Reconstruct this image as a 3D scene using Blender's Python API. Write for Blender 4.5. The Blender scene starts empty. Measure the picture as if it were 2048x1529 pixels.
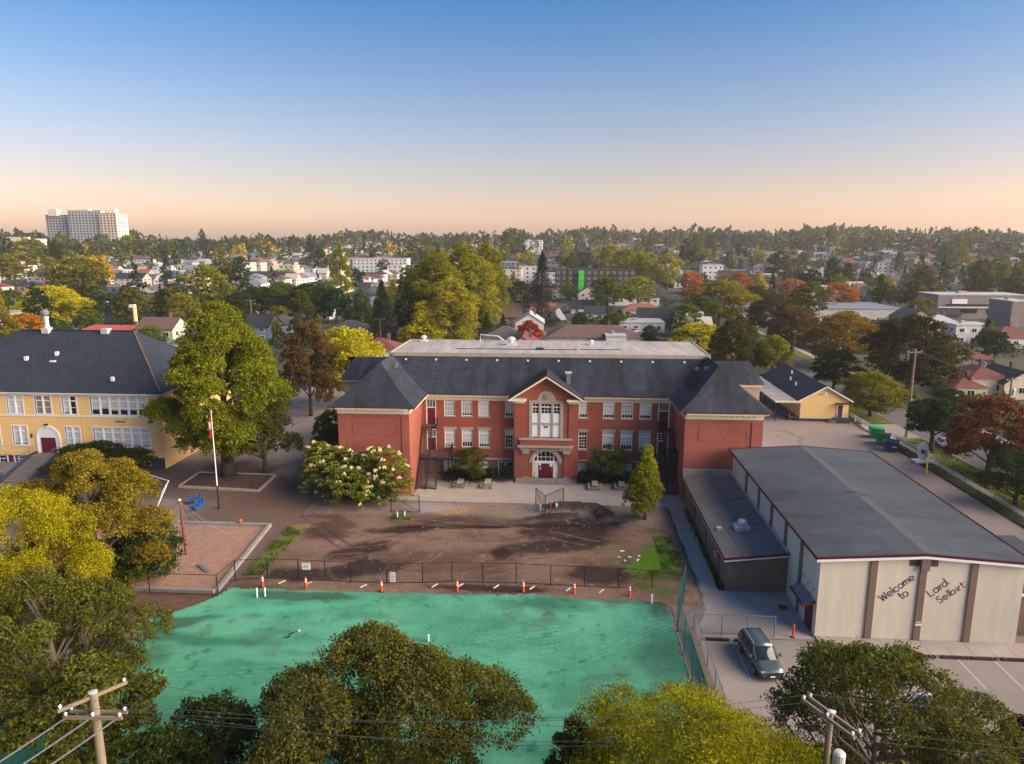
import bpy, math, random
import numpy as np
from mathutils import Vector, Matrix

# ------------------------------------------------------------------ camera, sky, sun
scene = bpy.context.scene
COL = scene.collection
CAM_H = 29.0
cam_data = bpy.data.cameras.new('camera')
cam = bpy.data.objects.new('camera', cam_data)
COL.objects.link(cam)
cam.location = (0, 0, CAM_H)
cam.rotation_euler = (math.radians(90 - 10.96), 0, math.radians(4.07))
cam_data.sensor_width = 36.0
cam_data.lens = 36.0 * 1420 / 2048
cam_data.clip_start = 0.5
cam_data.clip_end = 20000
scene.camera = cam

SUN_EL = math.radians(18)
SUN_AZ = math.radians(101)          # clockwise from +Y, towards +X
world = bpy.data.worlds.new('World')
scene.world = world
world.use_nodes = True
wn = world.node_tree
bg = wn.nodes['Background']
sky = wn.nodes.new('ShaderNodeTexSky')
sky.sky_type = 'NISHITA'
sky.sun_disc = False
sky.sun_elevation = SUN_EL
sky.sun_rotation = SUN_AZ
sky.altitude = 50
sky.air_density = 1.0
sky.dust_density = 1.5
sky.ozone_density = 2.0
# evening tint: the same at every compass bearing, only with height above the horizon
tcw = wn.nodes.new('ShaderNodeTexCoord'); spw = wn.nodes.new('ShaderNodeSeparateXYZ'); rpw = wn.nodes.new('ShaderNodeValToRGB'); mxw = wn.nodes.new('ShaderNodeVectorMath'); mxw.operation = 'MULTIPLY'
wn.links.new(tcw.outputs['Generated'], spw.inputs[0]); wn.links.new(spw.outputs[2], rpw.inputs[0])
cr = rpw.color_ramp
cr.elements[0].position = 0.0; cr.elements[0].color = (0.84, 0.52, 0.45, 1)
cr.elements[1].position = 1.0; cr.elements[1].color = (0.18, 0.33, 0.48, 1)
for p_, c_ in ((0.033, (0.84, 0.54, 0.48)), (0.082, (0.66, 0.46, 0.43)), (0.176, (0.44, 0.42, 0.46)), (0.30, (0.18, 0.33, 0.48))):
    e_ = cr.elements.new(p_); e_.color = (*c_, 1)
wn.links.new(sky.outputs[0], mxw.inputs[0]); wn.links.new(rpw.outputs[0], mxw.inputs[1])
wn.links.new(mxw.outputs[0], bg.inputs[0])
bg.inputs[1].default_value = 0.12

sd = bpy.data.lights.new('sun', 'SUN')
sd.energy = 3.9
sd.angle = math.radians(75)
sd.color = (1.0, 0.82, 0.62)
sun = bpy.data.objects.new('sun', sd)
COL.objects.link(sun)
sdir = Vector((math.sin(SUN_AZ) * math.cos(SUN_EL), math.cos(SUN_AZ) * math.cos(SUN_EL), math.sin(SUN_EL)))
sun.rotation_euler = sdir.to_track_quat('Z', 'Y').to_euler()
sun.location = (60, 10, 60)

scene.view_settings.view_transform = 'Standard'
scene.view_settings.look = 'None'
scene.view_settings.gamma = 1.0
scene.view_settings.use_curve_mapping = False
scene.view_settings.exposure = 1.68
try:
    scene.cycles.max_bounces = 5
    scene.cycles.transparent_max_bounces = 4
except Exception:
    pass

# ------------------------------------------------------------------ helpers
def terrain(x, y):
    """height of the land: flat near the schools, rising to a ridge far behind"""
    d = np.sqrt(np.asarray(x, float) ** 2 + np.asarray(y, float) ** 2)
    t = np.clip((d - 260) / 1290, 0, 1)
    s = t * t * (3 - 2 * t)
    az = np.arctan2(np.asarray(x, float), np.maximum(np.asarray(y, float), 1e-3))
    amp = 38 + 5 * np.sin(az * 6.0 + 1.0) + 5 * np.clip(az * 2.0, -1, 1) - 4 * np.exp(-((az - 0.05) / 0.16) ** 2) + s * (4.5 * np.sin(az * 19 + .6) + 3.0 * np.sin(az * 41) - 3.0)
    return amp * s

def tz(x, y):
    return float(terrain(x, y))

class MB:
    """collects faces for ONE mesh"""
    def __init__(self):
        self.v = []; self.f = []
    def quad(self, *p):
        n = len(self.v); self.v += [tuple(q) for q in p]; self.f.append(tuple(range(n, n + len(p)))); return self
    poly = quad
    def box(self, x0, x1, y0, y1, z0, z1):
        n = len(self.v)
        self.v += [(x0, y0, z0), (x1, y0, z0), (x1, y1, z0), (x0, y1, z0), (x0, y0, z1), (x1, y0, z1), (x1, y1, z1), (x0, y1, z1)]
        for q in ((0, 3, 2, 1), (4, 5, 6, 7), (0, 1, 5, 4), (1, 2, 6, 5), (2, 3, 7, 6), (3, 0, 4, 7)):
            self.f.append(tuple(n + i for i in q))
        return self
    def bar(self, p0, p1, w, h=None, up=(0, 0, 1)):
        """box beam from p0 to p1, w wide, h high"""
        h = w if h is None else h
        a = Vector(p0); b = Vector(p1); d = (b - a).normalized(); u = Vector(up)
        if abs(d.dot(u)) > 0.98: u = Vector((0, 1, 0))
        s = d.cross(u).normalized() * (w / 2); t = s.cross(d).normalized() * (h / 2)
        n = len(self.v)
        for c in (a, b):
            self.v += [tuple(c - s - t), tuple(c + s - t), tuple(c + s + t), tuple(c - s + t)]
        for q in ((3, 2, 1, 0), (4, 5, 6, 7), (0, 1, 5, 4), (1, 2, 6, 5), (2, 3, 7, 6), (3, 0, 4, 7)):
            self.f.append(tuple(n + i for i in q))
        return self
    def tube(self, pts, radii, k=8, cap=True):
        """tapered tube through points"""
        if not hasattr(radii, '__len__'): radii = [radii] * len(pts)
        P = [Vector(p) for p in pts]; n0 = len(self.v)
        for i, p in enumerate(P):
            d = (P[min(i + 1, len(P) - 1)] - P[max(i - 1, 0)])
            d = d.normalized() if d.length > 1e-6 else Vector((0, 0, 1))
            u = Vector((1, 0, 0)) if abs(d.z) > 0.8 else Vector((0, 0, 1))
            s = d.cross(u).normalized(); t = d.cross(s)
            for j in range(k):
                a = 2 * math.pi * j / k
                self.v.append(tuple(p + (s * math.cos(a) + t * math.sin(a)) * radii[i]))
        for i in range(len(P) - 1):
            for j in range(k):
                a = n0 + i * k + j; b = n0 + i * k + (j + 1) % k
                self.f.append((a, b, b + k, a + k))
        if cap:
            self.f.append(tuple(n0 + j for j in range(k))[::-1])
            self.f.append(tuple(n0 + (len(P) - 1) * k + j for j in range(k)))
        return self
    def lathe(self, prof, cx=0, cy=0, k=12):
        """prof = [(radius, z), ...] about a vertical axis"""
        n0 = len(self.v)
        for r, z in prof:
            for j in range(k):
                a = 2 * math.pi * j / k
                self.v.append((cx + r * math.cos(a), cy + r * math.sin(a), z))
        for i in range(len(prof) - 1):
            for j in range(k):
                a = n0 + i * k + j; b = n0 + i * k + (j + 1) % k
                self.f.append((a, b, b + k, a + k))
        self.f.append(tuple(n0 + j for j in range(k))[::-1])
        self.f.append(tuple(n0 + (len(prof) - 1) * k + j for j in range(k)))
        return self
    def prism(self, pts2, y0, y1, plane='xz'):
        """outline pts2 extruded; plane xz -> extruded along y, xy -> along z, yz -> along x"""
        def P(a, b, c):
            return (a, c, b) if plane == 'xz' else ((a, b, c) if plane == 'xy' else (c, a, b))
        n = len(self.v); k = len(pts2)
        self.v += [P(a, b, y0) for a, b in pts2] + [P(a, b, y1) for a, b in pts2]
        self.f.append(tuple(range(n, n + k))[::-1]); self.f.append(tuple(range(n + k, n + 2 * k)))
        for i in range(k):
            j = (i + 1) % k
            self.f.append((n + i, n + j, n + k + j, n + k + i))
        return self
    def mesh(self, name, mat, smooth=False):
        me = bpy.data.meshes.new(name)
        me.from_pydata(self.v, [], self.f)
        if mat: me.materials.append(mat)
        if smooth:
            me.polygons.foreach_set('use_smooth', [True] * len(me.polygons))
        me.update()
        return me
    def build(self, name, mat, parent=None, smooth=False, label=None, kind=None):
        return place(name, self.mesh(name, mat, smooth), parent, label=label, kind=kind)

def place(name, me, parent=None, local=False, label=None, kind=None, loc=None):
    o = bpy.data.objects.new(name, me)
    COL.objects.link(o)
    if parent is not None:
        o.parent = parent
        if not local:
            # vertices were written in world coordinates; a sub-part's parent already stands at the origin
            if parent.parent is None:
                o.matrix_parent_inverse = Matrix.Translation(-parent.location)
    if loc is not None: o.location = loc
    if label: o['label'] = label
    if kind: o['kind'] = kind
    return o

def thing(name, label, cat, loc=(0, 0, 0), group=None, rz=0.0):
    o = bpy.data.objects.new(name, None)
    COL.objects.link(o)
    o.empty_display_size = 0.2
    o.location = loc; o.rotation_euler = (0, 0, rz)
    o['label'] = label; o['category'] = cat
    if group: o['group'] = group
    return o

def tag(o, label, cat, group=None):
    o['label'] = label; o['category'] = cat
    if group: o['group'] = group
    return o

KIDS = {}
def dup(root, loc, rz=0.0, label=None, group=None, color=None, scale=None):
    """copy a thing with its parts and sub-parts (mesh data shared)"""
    r = root.copy(); COL.objects.link(r)
    r.location = loc; r.rotation_euler = (0, 0, rz)
    if scale is not None: r.scale = scale
    if label: r['label'] = label
    if group: r['group'] = group
    if root.name not in KIDS:
        KIDS[root.name] = [(c, list(c.children)) for c in root.children]
    for c, gs in KIDS[root.name]:
        q = c.copy(); COL.objects.link(q); q.parent = r
        if color is not None and q.get('tint', 1): q.color = color
        for g in gs:
            h = g.copy(); COL.objects.link(h); h.parent = q
    return r

# ------------------------------------------------------------------ materials
def nd(nt, t, **kw):
    n = nt.nodes.new(t)
    for k, v in kw.items(): setattr(n, k, v)
    return n

def new_mat(name):
    m = bpy.data.materials.new(name); m.use_nodes = True
    nt = m.node_tree
    return m, nt, nt.nodes['Principled BSDF']

def mat(name, c, rough=0.8, var=0.12, scale=1.0, detail=6, c2=None, bump=0.0, bscale=None, metal=0.0, spec=0.3, stretch=None, fine=0.0, big=0.0):
    """painted/stone/etc: base colour mottled by noise between c and c2"""
    m, nt, b = new_mat(name)
    tc = nd(nt, 'ShaderNodeTexCoord')
    mp = nd(nt, 'ShaderNodeMapping')
    if stretch: mp.inputs['Scale'].default_value = stretch
    nt.links.new(tc.outputs['Object'], mp.inputs[0])
    n1 = nd(nt, 'ShaderNodeTexNoise'); n1.inputs['Scale'].default_value = scale; n1.inputs['Detail'].default_value = detail
    n1.inputs['Roughness'].default_value = 0.65
    nt.links.new(mp.outputs[0], n1.inputs['Vector'])
    rp = nd(nt, 'ShaderNodeValToRGB')
    rp.color_ramp.elements[0].position = 0.3; rp.color_ramp.elements[1].position = 0.7
    lo = c2 if c2 else tuple(x * (1 - var) for x in c); hi = c if c2 else tuple(min(1, x * (1 + var)) for x in c)
    rp.color_ramp.elements[0].color = (*lo, 1); rp.color_ramp.elements[1].color = (*hi, 1)
    nt.links.new(n1.outputs[0], rp.inputs[0])
    out = rp.outputs[0]
    def mul(src, fscale, amt):
        nf = nd(nt, 'ShaderNodeTexNoise'); nf.inputs['Scale'].default_value = fscale; nf.inputs['Detail'].default_value = 4
        nt.links.new(tc.outputs['Object'], nf.inputs['Vector'])
        mr = nd(nt, 'ShaderNodeMapRange'); mr.inputs[1].default_value = 0.3; mr.inputs[2].default_value = 0.7
        mr.inputs[3].default_value = 1 - amt; mr.inputs[4].default_value = 1 + amt
        nt.links.new(nf.outputs[0], mr.inputs[0])
        mx = nd(nt, 'ShaderNodeVectorMath', operation='MULTIPLY')
        nt.links.new(src, mx.inputs[0]); nt.links.new(mr.outputs[0], mx.inputs[1])
        return mx.outputs[0]
    if fine: out = mul(out, 14.0, fine)
    if big: out = mul(out, 0.09, big)
    nt.links.new(out, b.inputs['Base Color'])
    b.inputs['Roughness'].default_value = rough; b.inputs['Metallic'].default_value = metal
    b.inputs['Specular IOR Level'].default_value = spec
    if bump:
        bn = nd(nt, 'ShaderNodeTexNoise'); bn.inputs['Scale'].default_value = bscale or scale * 6; bn.inputs['Detail'].default_value = 5
        nt.links.new(tc.outputs['Object'], bn.inputs['Vector'])
        bu = nd(nt, 'ShaderNodeBump'); bu.inputs['Strength'].default_value = bump; bu.inputs['Distance'].default_value = 0.08
        nt.links.new(bn.outputs[0], bu.inputs['Height']); nt.links.new(bu.outputs[0], b.inputs['Normal'])
    return m

def coursed(name, c, c2, course, width=None, mortar=None, msize=0.012, rough=0.85, axis='z', noise=0.25, bump=0.3, streak=0.0, msmooth=0.1):
    """brick, siding or shingle courses: Brick texture laid in object x(+y) / z"""
    m, nt, b = new_mat(name)
    tc = nd(nt, 'ShaderNodeTexCoord')
    sp = nd(nt, 'ShaderNodeSeparateXYZ'); nt.links.new(tc.outputs['Object'], sp.inputs[0])
    ad = nd(nt, 'ShaderNodeMath', operation='ADD'); nt.links.new(sp.outputs[0], ad.inputs[0]); nt.links.new(sp.outputs[1], ad.inputs[1])
    cb = nd(nt, 'ShaderNodeCombineXYZ'); nt.links.new(ad.outputs[0], cb.inputs[0]); nt.links.new(sp.outputs[2], cb.inputs[1])
    br = nd(nt, 'ShaderNodeTexBrick'); nt.links.new(cb.outputs[0], br.inputs['Vector'])
    br.inputs['Scale'].default_value = 1.0
    br.inputs['Brick Width'].default_value = width or 1000.0
    br.inputs['Row Height'].default_value = course
    br.inputs['Mortar Size'].default_value = msize; br.inputs['Mortar Smooth'].default_value = msmooth
    br.inputs['Color1'].default_value = (*c, 1); br.inputs['Color2'].default_value = (*c2, 1)
    br.inputs['Mortar'].default_value = (*(mortar or tuple(x * 0.6 for x in c)), 1)
    br.inputs['Bias'].default_value = 0.0
    nz = nd(nt, 'ShaderNodeTexNoise'); nz.inputs['Scale'].default_value = 0.5; nz.inputs['Detail'].default_value = 7; nz.inputs['Roughness'].default_value = 0.7
    nt.links.new(tc.outputs['Object'], nz.inputs['Vector'])
    mr = nd(nt, 'ShaderNodeMapRange'); mr.inputs[1].default_value = 0.25; mr.inputs[2].default_value = 0.75
    mr.inputs[3].default_value = 1 - noise; mr.inputs[4].default_value = 1 + noise
    nt.links.new(nz.outputs[0], mr.inputs[0])
    mx = nd(nt, 'ShaderNodeVectorMath', operation='MULTIPLY')
    nt.links.new(br.outputs['Color'], mx.inputs[0]); nt.links.new(mr.outputs[0], mx.inputs[1])
    out = mx.outputs[0]
    if streak:
        mp = nd(nt, 'ShaderNodeMapping'); mp.inputs['Scale'].default_value = (0.8, 0.12, 0.12)
        nt.links.new(tc.outputs['Object'], mp.inputs[0])
        n2 = nd(nt, 'ShaderNodeTexNoise'); n2.inputs['Scale'].default_value = 0.7; n2.inputs['Detail'].default_value = 5
        nt.links.new(mp.outputs[0], n2.inputs['Vector'])
        m2 = nd(nt, 'ShaderNodeMapRange'); m2.inputs[1].default_value = 0.35; m2.inputs[2].default_value = 0.65
        m2.inputs[3].default_value = 1 - streak; m2.inputs[4].default_value = 1 + streak
        nt.links.new(n2.outputs[0], m2.inputs[0])
        mx2 = nd(nt, 'ShaderNodeVectorMath', operation='MULTIPLY')
        nt.links.new(out, mx2.inputs[0]); nt.links.new(m2.outputs[0], mx2.inputs[1]); out = mx2.outputs[0]
    nt.links.new(out, b.inputs['Base Color'])
    b.inputs['Roughness'].default_value = rough; b.inputs['Specular IOR Level'].default_value = 0.25
    if bump:
        bu = nd(nt, 'ShaderNodeBump'); bu.inputs['Strength'].default_value = bump; bu.inputs['Distance'].default_value = 0.03
        bu.invert = True
        nt.links.new(br.outputs['Fac'], bu.inputs['Height']); nt.links.new(bu.outputs[0], b.inputs['Normal'])
    return m

def foliage(name, attr=False, trans=0.38):
    """leaf material: tint from the object's own colour (or the mesh attribute), varied leaf by leaf"""
    m, nt, b = new_mat(name)
    nt.nodes.remove(b)
    out = nt.nodes['Material Output']
    if attr:
        src = nd(nt, 'ShaderNodeAttribute'); src.attribute_name = 'tint'; col = src.outputs['Color']
    else:
        src = nd(nt, 'ShaderNodeObjectInfo'); col = src.outputs['Color']
    ge = nd(nt, 'ShaderNodeNewGeometry')
    hs = nd(nt, 'ShaderNodeHueSaturation')
    mh = nd(nt, 'ShaderNodeMapRange'); mh.inputs[3].default_value = 0.475; mh.inputs[4].default_value = 0.525
    nt.links.new(ge.outputs['Random Per Island'], mh.inputs[0])
    mul = nd(nt, 'ShaderNodeMath', operation='MULTIPLY'); mul.inputs[1].default_value = 7.31
    nt.links.new(ge.outputs['Random Per Island'], mul.inputs[0])
    fr = nd(nt, 'ShaderNodeMath', operation='FRACT'); nt.links.new(mul.outputs[0], fr.inputs[0])
    mv = nd(nt, 'ShaderNodeMapRange'); mv.inputs[3].default_value = 0.5; mv.inputs[4].default_value = 1.55
    nt.links.new(fr.outputs[0], mv.inputs[0])
    tc = nd(nt, 'ShaderNodeTexCoord')
    nz = nd(nt, 'ShaderNodeTexNoise'); nz.inputs['Scale'].default_value = 0.45; nz.inputs['Detail'].default_value = 3
    nt.links.new(tc.outputs['Object'], nz.inputs['Vector'])
    mn = nd(nt, 'ShaderNodeMapRange'); mn.inputs[1].default_value = 0.3; mn.inputs[2].default_value = 0.7; mn.inputs[3].default_value = 0.7; mn.inputs[4].default_value = 1.3
    nt.links.new(nz.outputs[0], mn.inputs[0])
    vv = nd(nt, 'ShaderNodeMath', operation='MULTIPLY'); nt.links.new(mv.outputs[0], vv.inputs[0]); nt.links.new(mn.outputs[0], vv.inputs[1])
    nt.links.new(mh.outputs[0], hs.inputs['Hue']); nt.links.new(vv.outputs[0], hs.inputs['Value'])
    nt.links.new(col, hs.inputs['Color'])
    df = nd(nt, 'ShaderNodeBsdfDiffuse'); tr = nd(nt, 'ShaderNodeBsdfTranslucent'); mx = nd(nt, 'ShaderNodeMixShader')
    mx.inputs[0].default_value = trans
    nt.links.new(hs.outputs[0], df.inputs[0]); nt.links.new(hs.outputs[0], tr.inputs[0])
    nt.links.new(df.outputs[0], mx.inputs[1]); nt.links.new(tr.outputs[0], mx.inputs[2])
    nt.links.new(mx.outputs[0], out.inputs['Surface'])
    return m

def tinted(name, rough=0.8, attr=False):
    """colour from the object's own colour, mottled"""
    m, nt, b = new_mat(name)
    if attr:
        src = nd(nt, 'ShaderNodeAttribute'); src.attribute_name = 'tint'; col = src.outputs['Color']
    else:
        src = nd(nt, 'ShaderNodeObjectInfo'); col = src.outputs['Color']
    tc = nd(nt, 'ShaderNodeTexCoord'); nz = nd(nt, 'ShaderNodeTexNoise'); nz.inputs['Scale'].default_value = 1.2; nz.inputs['Detail'].default_value = 6
    nt.links.new(tc.outputs['Object'], nz.inputs['Vector'])
    mn = nd(nt, 'ShaderNodeMapRange'); mn.inputs[1].default_value = 0.3; mn.inputs[2].default_value = 0.7; mn.inputs[3].default_value = 0.82; mn.inputs[4].default_value = 1.15
    nt.links.new(nz.outputs[0], mn.inputs[0])
    mx = nd(nt, 'ShaderNodeVectorMath', operation='MULTIPLY')
    nt.links.new(col, mx.inputs[0]); nt.links.new(mn.outputs[0], mx.inputs[1]); nt.links.new(mx.outputs[0], b.inputs['Base Color'])
    b.inputs['Roughness'].default_value = rough; b.inputs['Specular IOR Level'].default_value = 0.25
    return m

def painted(name, attr='tint', rough=0.95, bump=0.6, bscale=5.0, fine=0.30, spec=0.1):
    """ground whose stains and patches are stored in the mesh's colour attribute"""
    m, nt, b = new_mat(name)
    at = nd(nt, 'ShaderNodeAttribute'); at.attribute_name = attr
    tc = nd(nt, 'ShaderNodeTexCoord')
    nz = nd(nt, 'ShaderNodeTexNoise'); nz.inputs['Scale'].default_value = 6.0; nz.inputs['Detail'].default_value = 8; nz.inputs['Roughness'].default_value = 0.75
    nt.links.new(tc.outputs['Object'], nz.inputs['Vector'])
    mn = nd(nt, 'ShaderNodeMapRange'); mn.inputs[1].default_value = 0.3; mn.inputs[2].default_value = 0.7; mn.inputs[3].default_value = 1 - fine; mn.inputs[4].default_value = 1 + fine
    nt.links.new(nz.outputs[0], mn.inputs[0])
    mx = nd(nt, 'ShaderNodeVectorMath', operation='MULTIPLY')
    nt.links.new(at.outputs['Color'], mx.inputs[0]); nt.links.new(mn.outputs[0], mx.inputs[1])
    nt.links.new(mx.outputs[0], b.inputs['Base Color'])
    b.inputs['Roughness'].default_value = rough; b.inputs['Specular IOR Level'].default_value = spec
    bn = nd(nt, 'ShaderNodeTexNoise'); bn.inputs['Scale'].default_value = bscale; bn.inputs['Detail'].default_value = 8
    nt.links.new(tc.outputs['Object'], bn.inputs['Vector'])
    bu = nd(nt, 'ShaderNodeBump'); bu.inputs['Strength'].default_value = bump; bu.inputs['Distance'].default_value = 0.1
    nt.links.new(bn.outputs[0], bu.inputs['Height']); nt.links.new(bu.outputs[0], b.inputs['Normal'])
    return m

M = {}
M['brick'] = coursed('red_brick', (0.33, 0.064, 0.040), (0.22, 0.042, 0.028), 0.085, 0.26, (0.36, 0.17, 0.12), 0.012, noise=0.18)
M['brick_pale'] = coursed('pink_brick', (0.35, 0.075, 0.052), (0.26, 0.055, 0.040), 0.085, 0.26, (0.36, 0.18, 0.14), 0.012, noise=0.15)
M['brick_dark'] = mat('dark_brick', (0.13, 0.085, 0.07), var=0.2, scale=3)
M['stone'] = mat('tan_stone', (0.36, 0.31, 0.26), var=0.15, scale=2, fine=0.1)
M['cream'] = mat('cream_paint', (0.72, 0.66, 0.50), 0.6, var=0.05, scale=1.5)
M['white'] = mat('white_paint', (0.78, 0.77, 0.76), 0.5, var=0.04, scale=1.5)
M['white_panel'] = mat('white_panel', (0.74, 0.75, 0.76), 0.6, var=0.05)
M['shingle'] = coursed('slate_shingle', (0.036, 0.043, 0.062), (0.022, 0.027, 0.040), 0.10, 0.33, (0.02, 0.022, 0.03), 0.012, noise=0.4, streak=0.32, rough=0.9)
M['shingle2'] = coursed('grey_shingle', (0.038, 0.047, 0.070), (0.026, 0.032, 0.048), 0.14, 0.3, (0.024, 0.027, 0.035), 0.012, noise=0.22, rough=0.9)
M['shingle_brown'] = coursed('sunlit_brown_shingle', (0.16, 0.11, 0.085), (0.11, 0.08, 0.065), 0.12, 0.3, (0.07, 0.05, 0.045), 0.012, noise=0.3, rough=0.9)
M['membrane'] = mat('pale_roof_membrane', (0.43, 0.385, 0.36), 0.85, scale=0.6, c2=(0.24, 0.215, 0.205), stretch=(1.6, 0.22, 1), fine=0.06, big=0.12, detail=9)
M['gymroof'] = mat('grey_felt_roof', (0.068, 0.077, 0.092), 0.8, scale=0.35, c2=(0.036, 0.043, 0.055), stretch=(0.5, 1.3, 1), fine=0.08, big=0.25, detail=9)
M['annexroof'] = mat('worn_grey_felt', (0.19, 0.18, 0.165), 0.8, scale=0.4, c2=(0.12, 0.115, 0.105), stretch=(1.2, 0.4, 1), fine=0.1, big=0.2, detail=9)
M['gymroof_seam'] = mat('dark_felt_seam', (0.05, 0.055, 0.058), 0.8, var=0.2)
M['gymwall'] = mat('cream_stucco', (0.66, 0.61, 0.49), 0.85, scale=0.9, c2=(0.56, 0.51, 0.41), fine=0.04, stretch=(1.6, 1.6, .22), big=0.06)
M['brown'] = mat('brown_stucco', (0.20, 0.135, 0.105), 0.85, var=0.1, scale=1)
M['brown_trim'] = mat('brown_pilaster', (0.19, 0.13, 0.105), 0.8, var=0.1)
M['maroon'] = mat('maroon_paint', (0.13, 0.012, 0.03), 0.5, var=0.1)
M['maroon_dark'] = mat('dark_maroon_trim', (0.07, 0.012, 0.02), 0.55, var=0.1)
M['purple'] = mat('purple_lettering', (0.14, 0.012, 0.085), 0.6, var=0.1)
M['siding'] = coursed('yellow_clapboard', (0.88, 0.58, 0.25), (0.86, 0.56, 0.24), 0.20, None, (0.55, 0.35, 0.15), 0.02, noise=0.07, bump=0.4)
M['siding2'] = mat('pale_yellow_wall', (0.86, 0.58, 0.24), 0.8, var=0.04, scale=2)
M['navy'] = mat('navy_base_paint', (0.035, 0.05, 0.09), 0.7, var=0.15)
M['conc'] = mat('grey_concrete', (0.30, 0.275, 0.26), 0.9, scale=1.2, c2=(0.22, 0.20, 0.19), fine=0.08)
M['conc_dark'] = mat('worn_concrete_steps', (0.19, 0.165, 0.15), 0.9, var=0.15, scale=2, fine=0.1)
M['steel_dark'] = mat('dark_brown_steel', (0.035, 0.02, 0.02), 0.6, var=0.2)
M['tread'] = mat('worn_brown_tread', (0.13, 0.085, 0.075), 0.8, var=0.2)
M['black'] = mat('black_metal', (0.015, 0.015, 0.017), 0.5, var=0.1)
M['galv'] = mat('galvanised_steel', (0.26, 0.27, 0.28), 0.45, metal=0.6, var=0.1)
M['galv_white'] = mat('bright_galvanised', (0.62, 0.62, 0.63), 0.4, metal=0.3, var=0.08)
M['wood'] = mat('weathered_wood', (0.36, 0.31, 0.25), 0.9, var=0.2, scale=4, stretch=(6, 1, 1))
M['pole'] = mat('utility_pole_wood', (0.21, 0.165, 0.115), 0.9, var=0.2, scale=3, stretch=(8, 8, 0.6))
M['bark'] = mat('bark', (0.075, 0.055, 0.042), 0.95, var=0.35, scale=4, stretch=(4, 4, 0.8), bump=0.6)
M['bark_pale'] = mat('pale_bark', (0.20, 0.155, 0.12), 0.95, var=0.3, scale=3, stretch=(3, 3, 0.8))
M['porcelain'] = mat('white_porcelain', (0.75, 0.76, 0.8), 0.25, var=0.03)
M['orange'] = mat('orange_plastic', (0.75, 0.07, 0.02), 0.5, var=0.06)
M['reflect'] = mat('white_reflective_band', (0.8, 0.8, 0.82), 0.4, var=0.02)
M['rubber'] = mat('black_rubber', (0.02, 0.02, 0.02), 0.85, var=0.1)
M['yellow'] = mat('yellow_paint', (0.75, 0.55, 0.02), 0.5, var=0.05)
M['green_bin'] = mat('green_painted_steel', (0.01, 0.30, 0.035), 0.45, var=0.12)
M['green_bin2'] = mat('sea_green_painted_steel', (0.01, 0.33, 0.12), 0.45, var=0.12)
M['blue_bin'] = mat('navy_painted_steel', (0.01, 0.03, 0.14), 0.45, var=0.12)
M['blue'] = mat('blue_plastic', (0.005, 0.10, 0.42), 0.4, var=0.08)
M['red'] = mat('red_plastic', (0.5, 0.03, 0.015), 0.5, var=0.08)
M['asphalt'] = mat('road_asphalt', (0.135, 0.125, 0.13), 0.9, scale=0.4, c2=(0.10, 0.092, 0.095), fine=0.1, bump=0.15, bscale=25)
M['asphalt_lot'] = mat('parking_asphalt', (0.30, 0.255, 0.225), 0.9, scale=0.3, c2=(0.235, 0.20, 0.178), fine=0.1, bump=0.15, bscale=25, big=0.1, detail=9)
M['line'] = mat('road_line_paint', (0.55, 0.54, 0.52), 0.8, scale=6, c2=(0.36, 0.34, 0.33))
M['path'] = mat('footpath_concrete', (0.42, 0.36, 0.315), 0.9, scale=0.6, c2=(0.34, 0.29, 0.255), fine=0.08)
M['lawn'] = mat('lawn_grass', (0.15, 0.16, 0.025), 0.95, scale=0.5, c2=(0.085, 0.11, 0.018), fine=0.35, bump=0.9, bscale=18, detail=9)
M['lawn_dark'] = mat('verge_grass', (0.055, 0.065, 0.018), 0.95, scale=0.8, c2=(0.035, 0.035, 0.012), fine=0.35, bump=0.9, bscale=18, detail=9)
M['glass_car'] = mat('car_glass', (0.015, 0.025, 0.03), 0.08, var=0.02, spec=0.6)
M['tint_leaf'] = foliage('leaves')
M['attr_leaf'] = foliage('distant_leaves', attr=True, trans=0.3)
M['tint'] = tinted('house_paint')
M['tint_roof'] = tinted('house_roof', 0.9)
M['attr_house'] = tinted('distant_house_paint', attr=True)
M['painted'] = painted('bare_ground')
M['seed'] = painted('hydroseed_ground', bump=0.3, bscale=4.0, fine=0.13)
M['stripe'] = mat('chain_link_wire', (0.05, 0.05, 0.05), 0.6, metal=0.3, var=0.1)
M['green_wire'] = mat('green_coated_wire', (0.02, 0.10, 0.085), 0.6, var=0.1)
M['wire'] = mat('power_cable', (0.05, 0.05, 0.055), 0.6, var=0.1)
M['blossom'] = mat('cream_blossom', (0.72, 0.55, 0.30), 0.8, var=0.2, scale=4)
M['window_dark'], _nt, _b = new_mat('dark_window_glass')
_b.inputs['Base Color'].default_value = (0.016, 0.014, 0.018, 1); _b.inputs['Roughness'].default_value = 0.12
M['curtain'] = mat('pale_blind', (0.50, 0.52, 0.53), 0.8, var=0.06, scale=3, stretch=(6, 6, 0.3))
M['curtain3'] = mat('grey_blind', (0.36, 0.37, 0.37), 0.8, var=0.12, scale=3, stretch=(6, 6, 0.3))
M['curtain2'] = mat('brown_curtain', (0.24, 0.19, 0.16), 0.9, var=0.35, scale=5, stretch=(6, 6, 0.1))
M['net'] = mat('green_scaffold_netting', (0.04, 0.55, 0.05), 0.8, var=0.1)
def carpaint(name, c, metal=0.4):
    m = mat(name, c, 0.25, var=0.02, metal=metal, spec=0.5)
    m.node_tree.nodes['Principled BSDF'].inputs['Coat Weight'].default_value = 0.6
    return m
M['car_grey'] = carpaint('grey_green_car_paint', (0.10, 0.13, 0.125))
M['car_white'] = carpaint('white_car_paint', (0.75, 0.75, 0.75), 0.0)
M['car_black'] = carpaint('black_car_paint', (0.01, 0.01, 0.012))
M['car_blue'] = carpaint('dark_blue_car_paint', (0.015, 0.04, 0.09))
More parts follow.
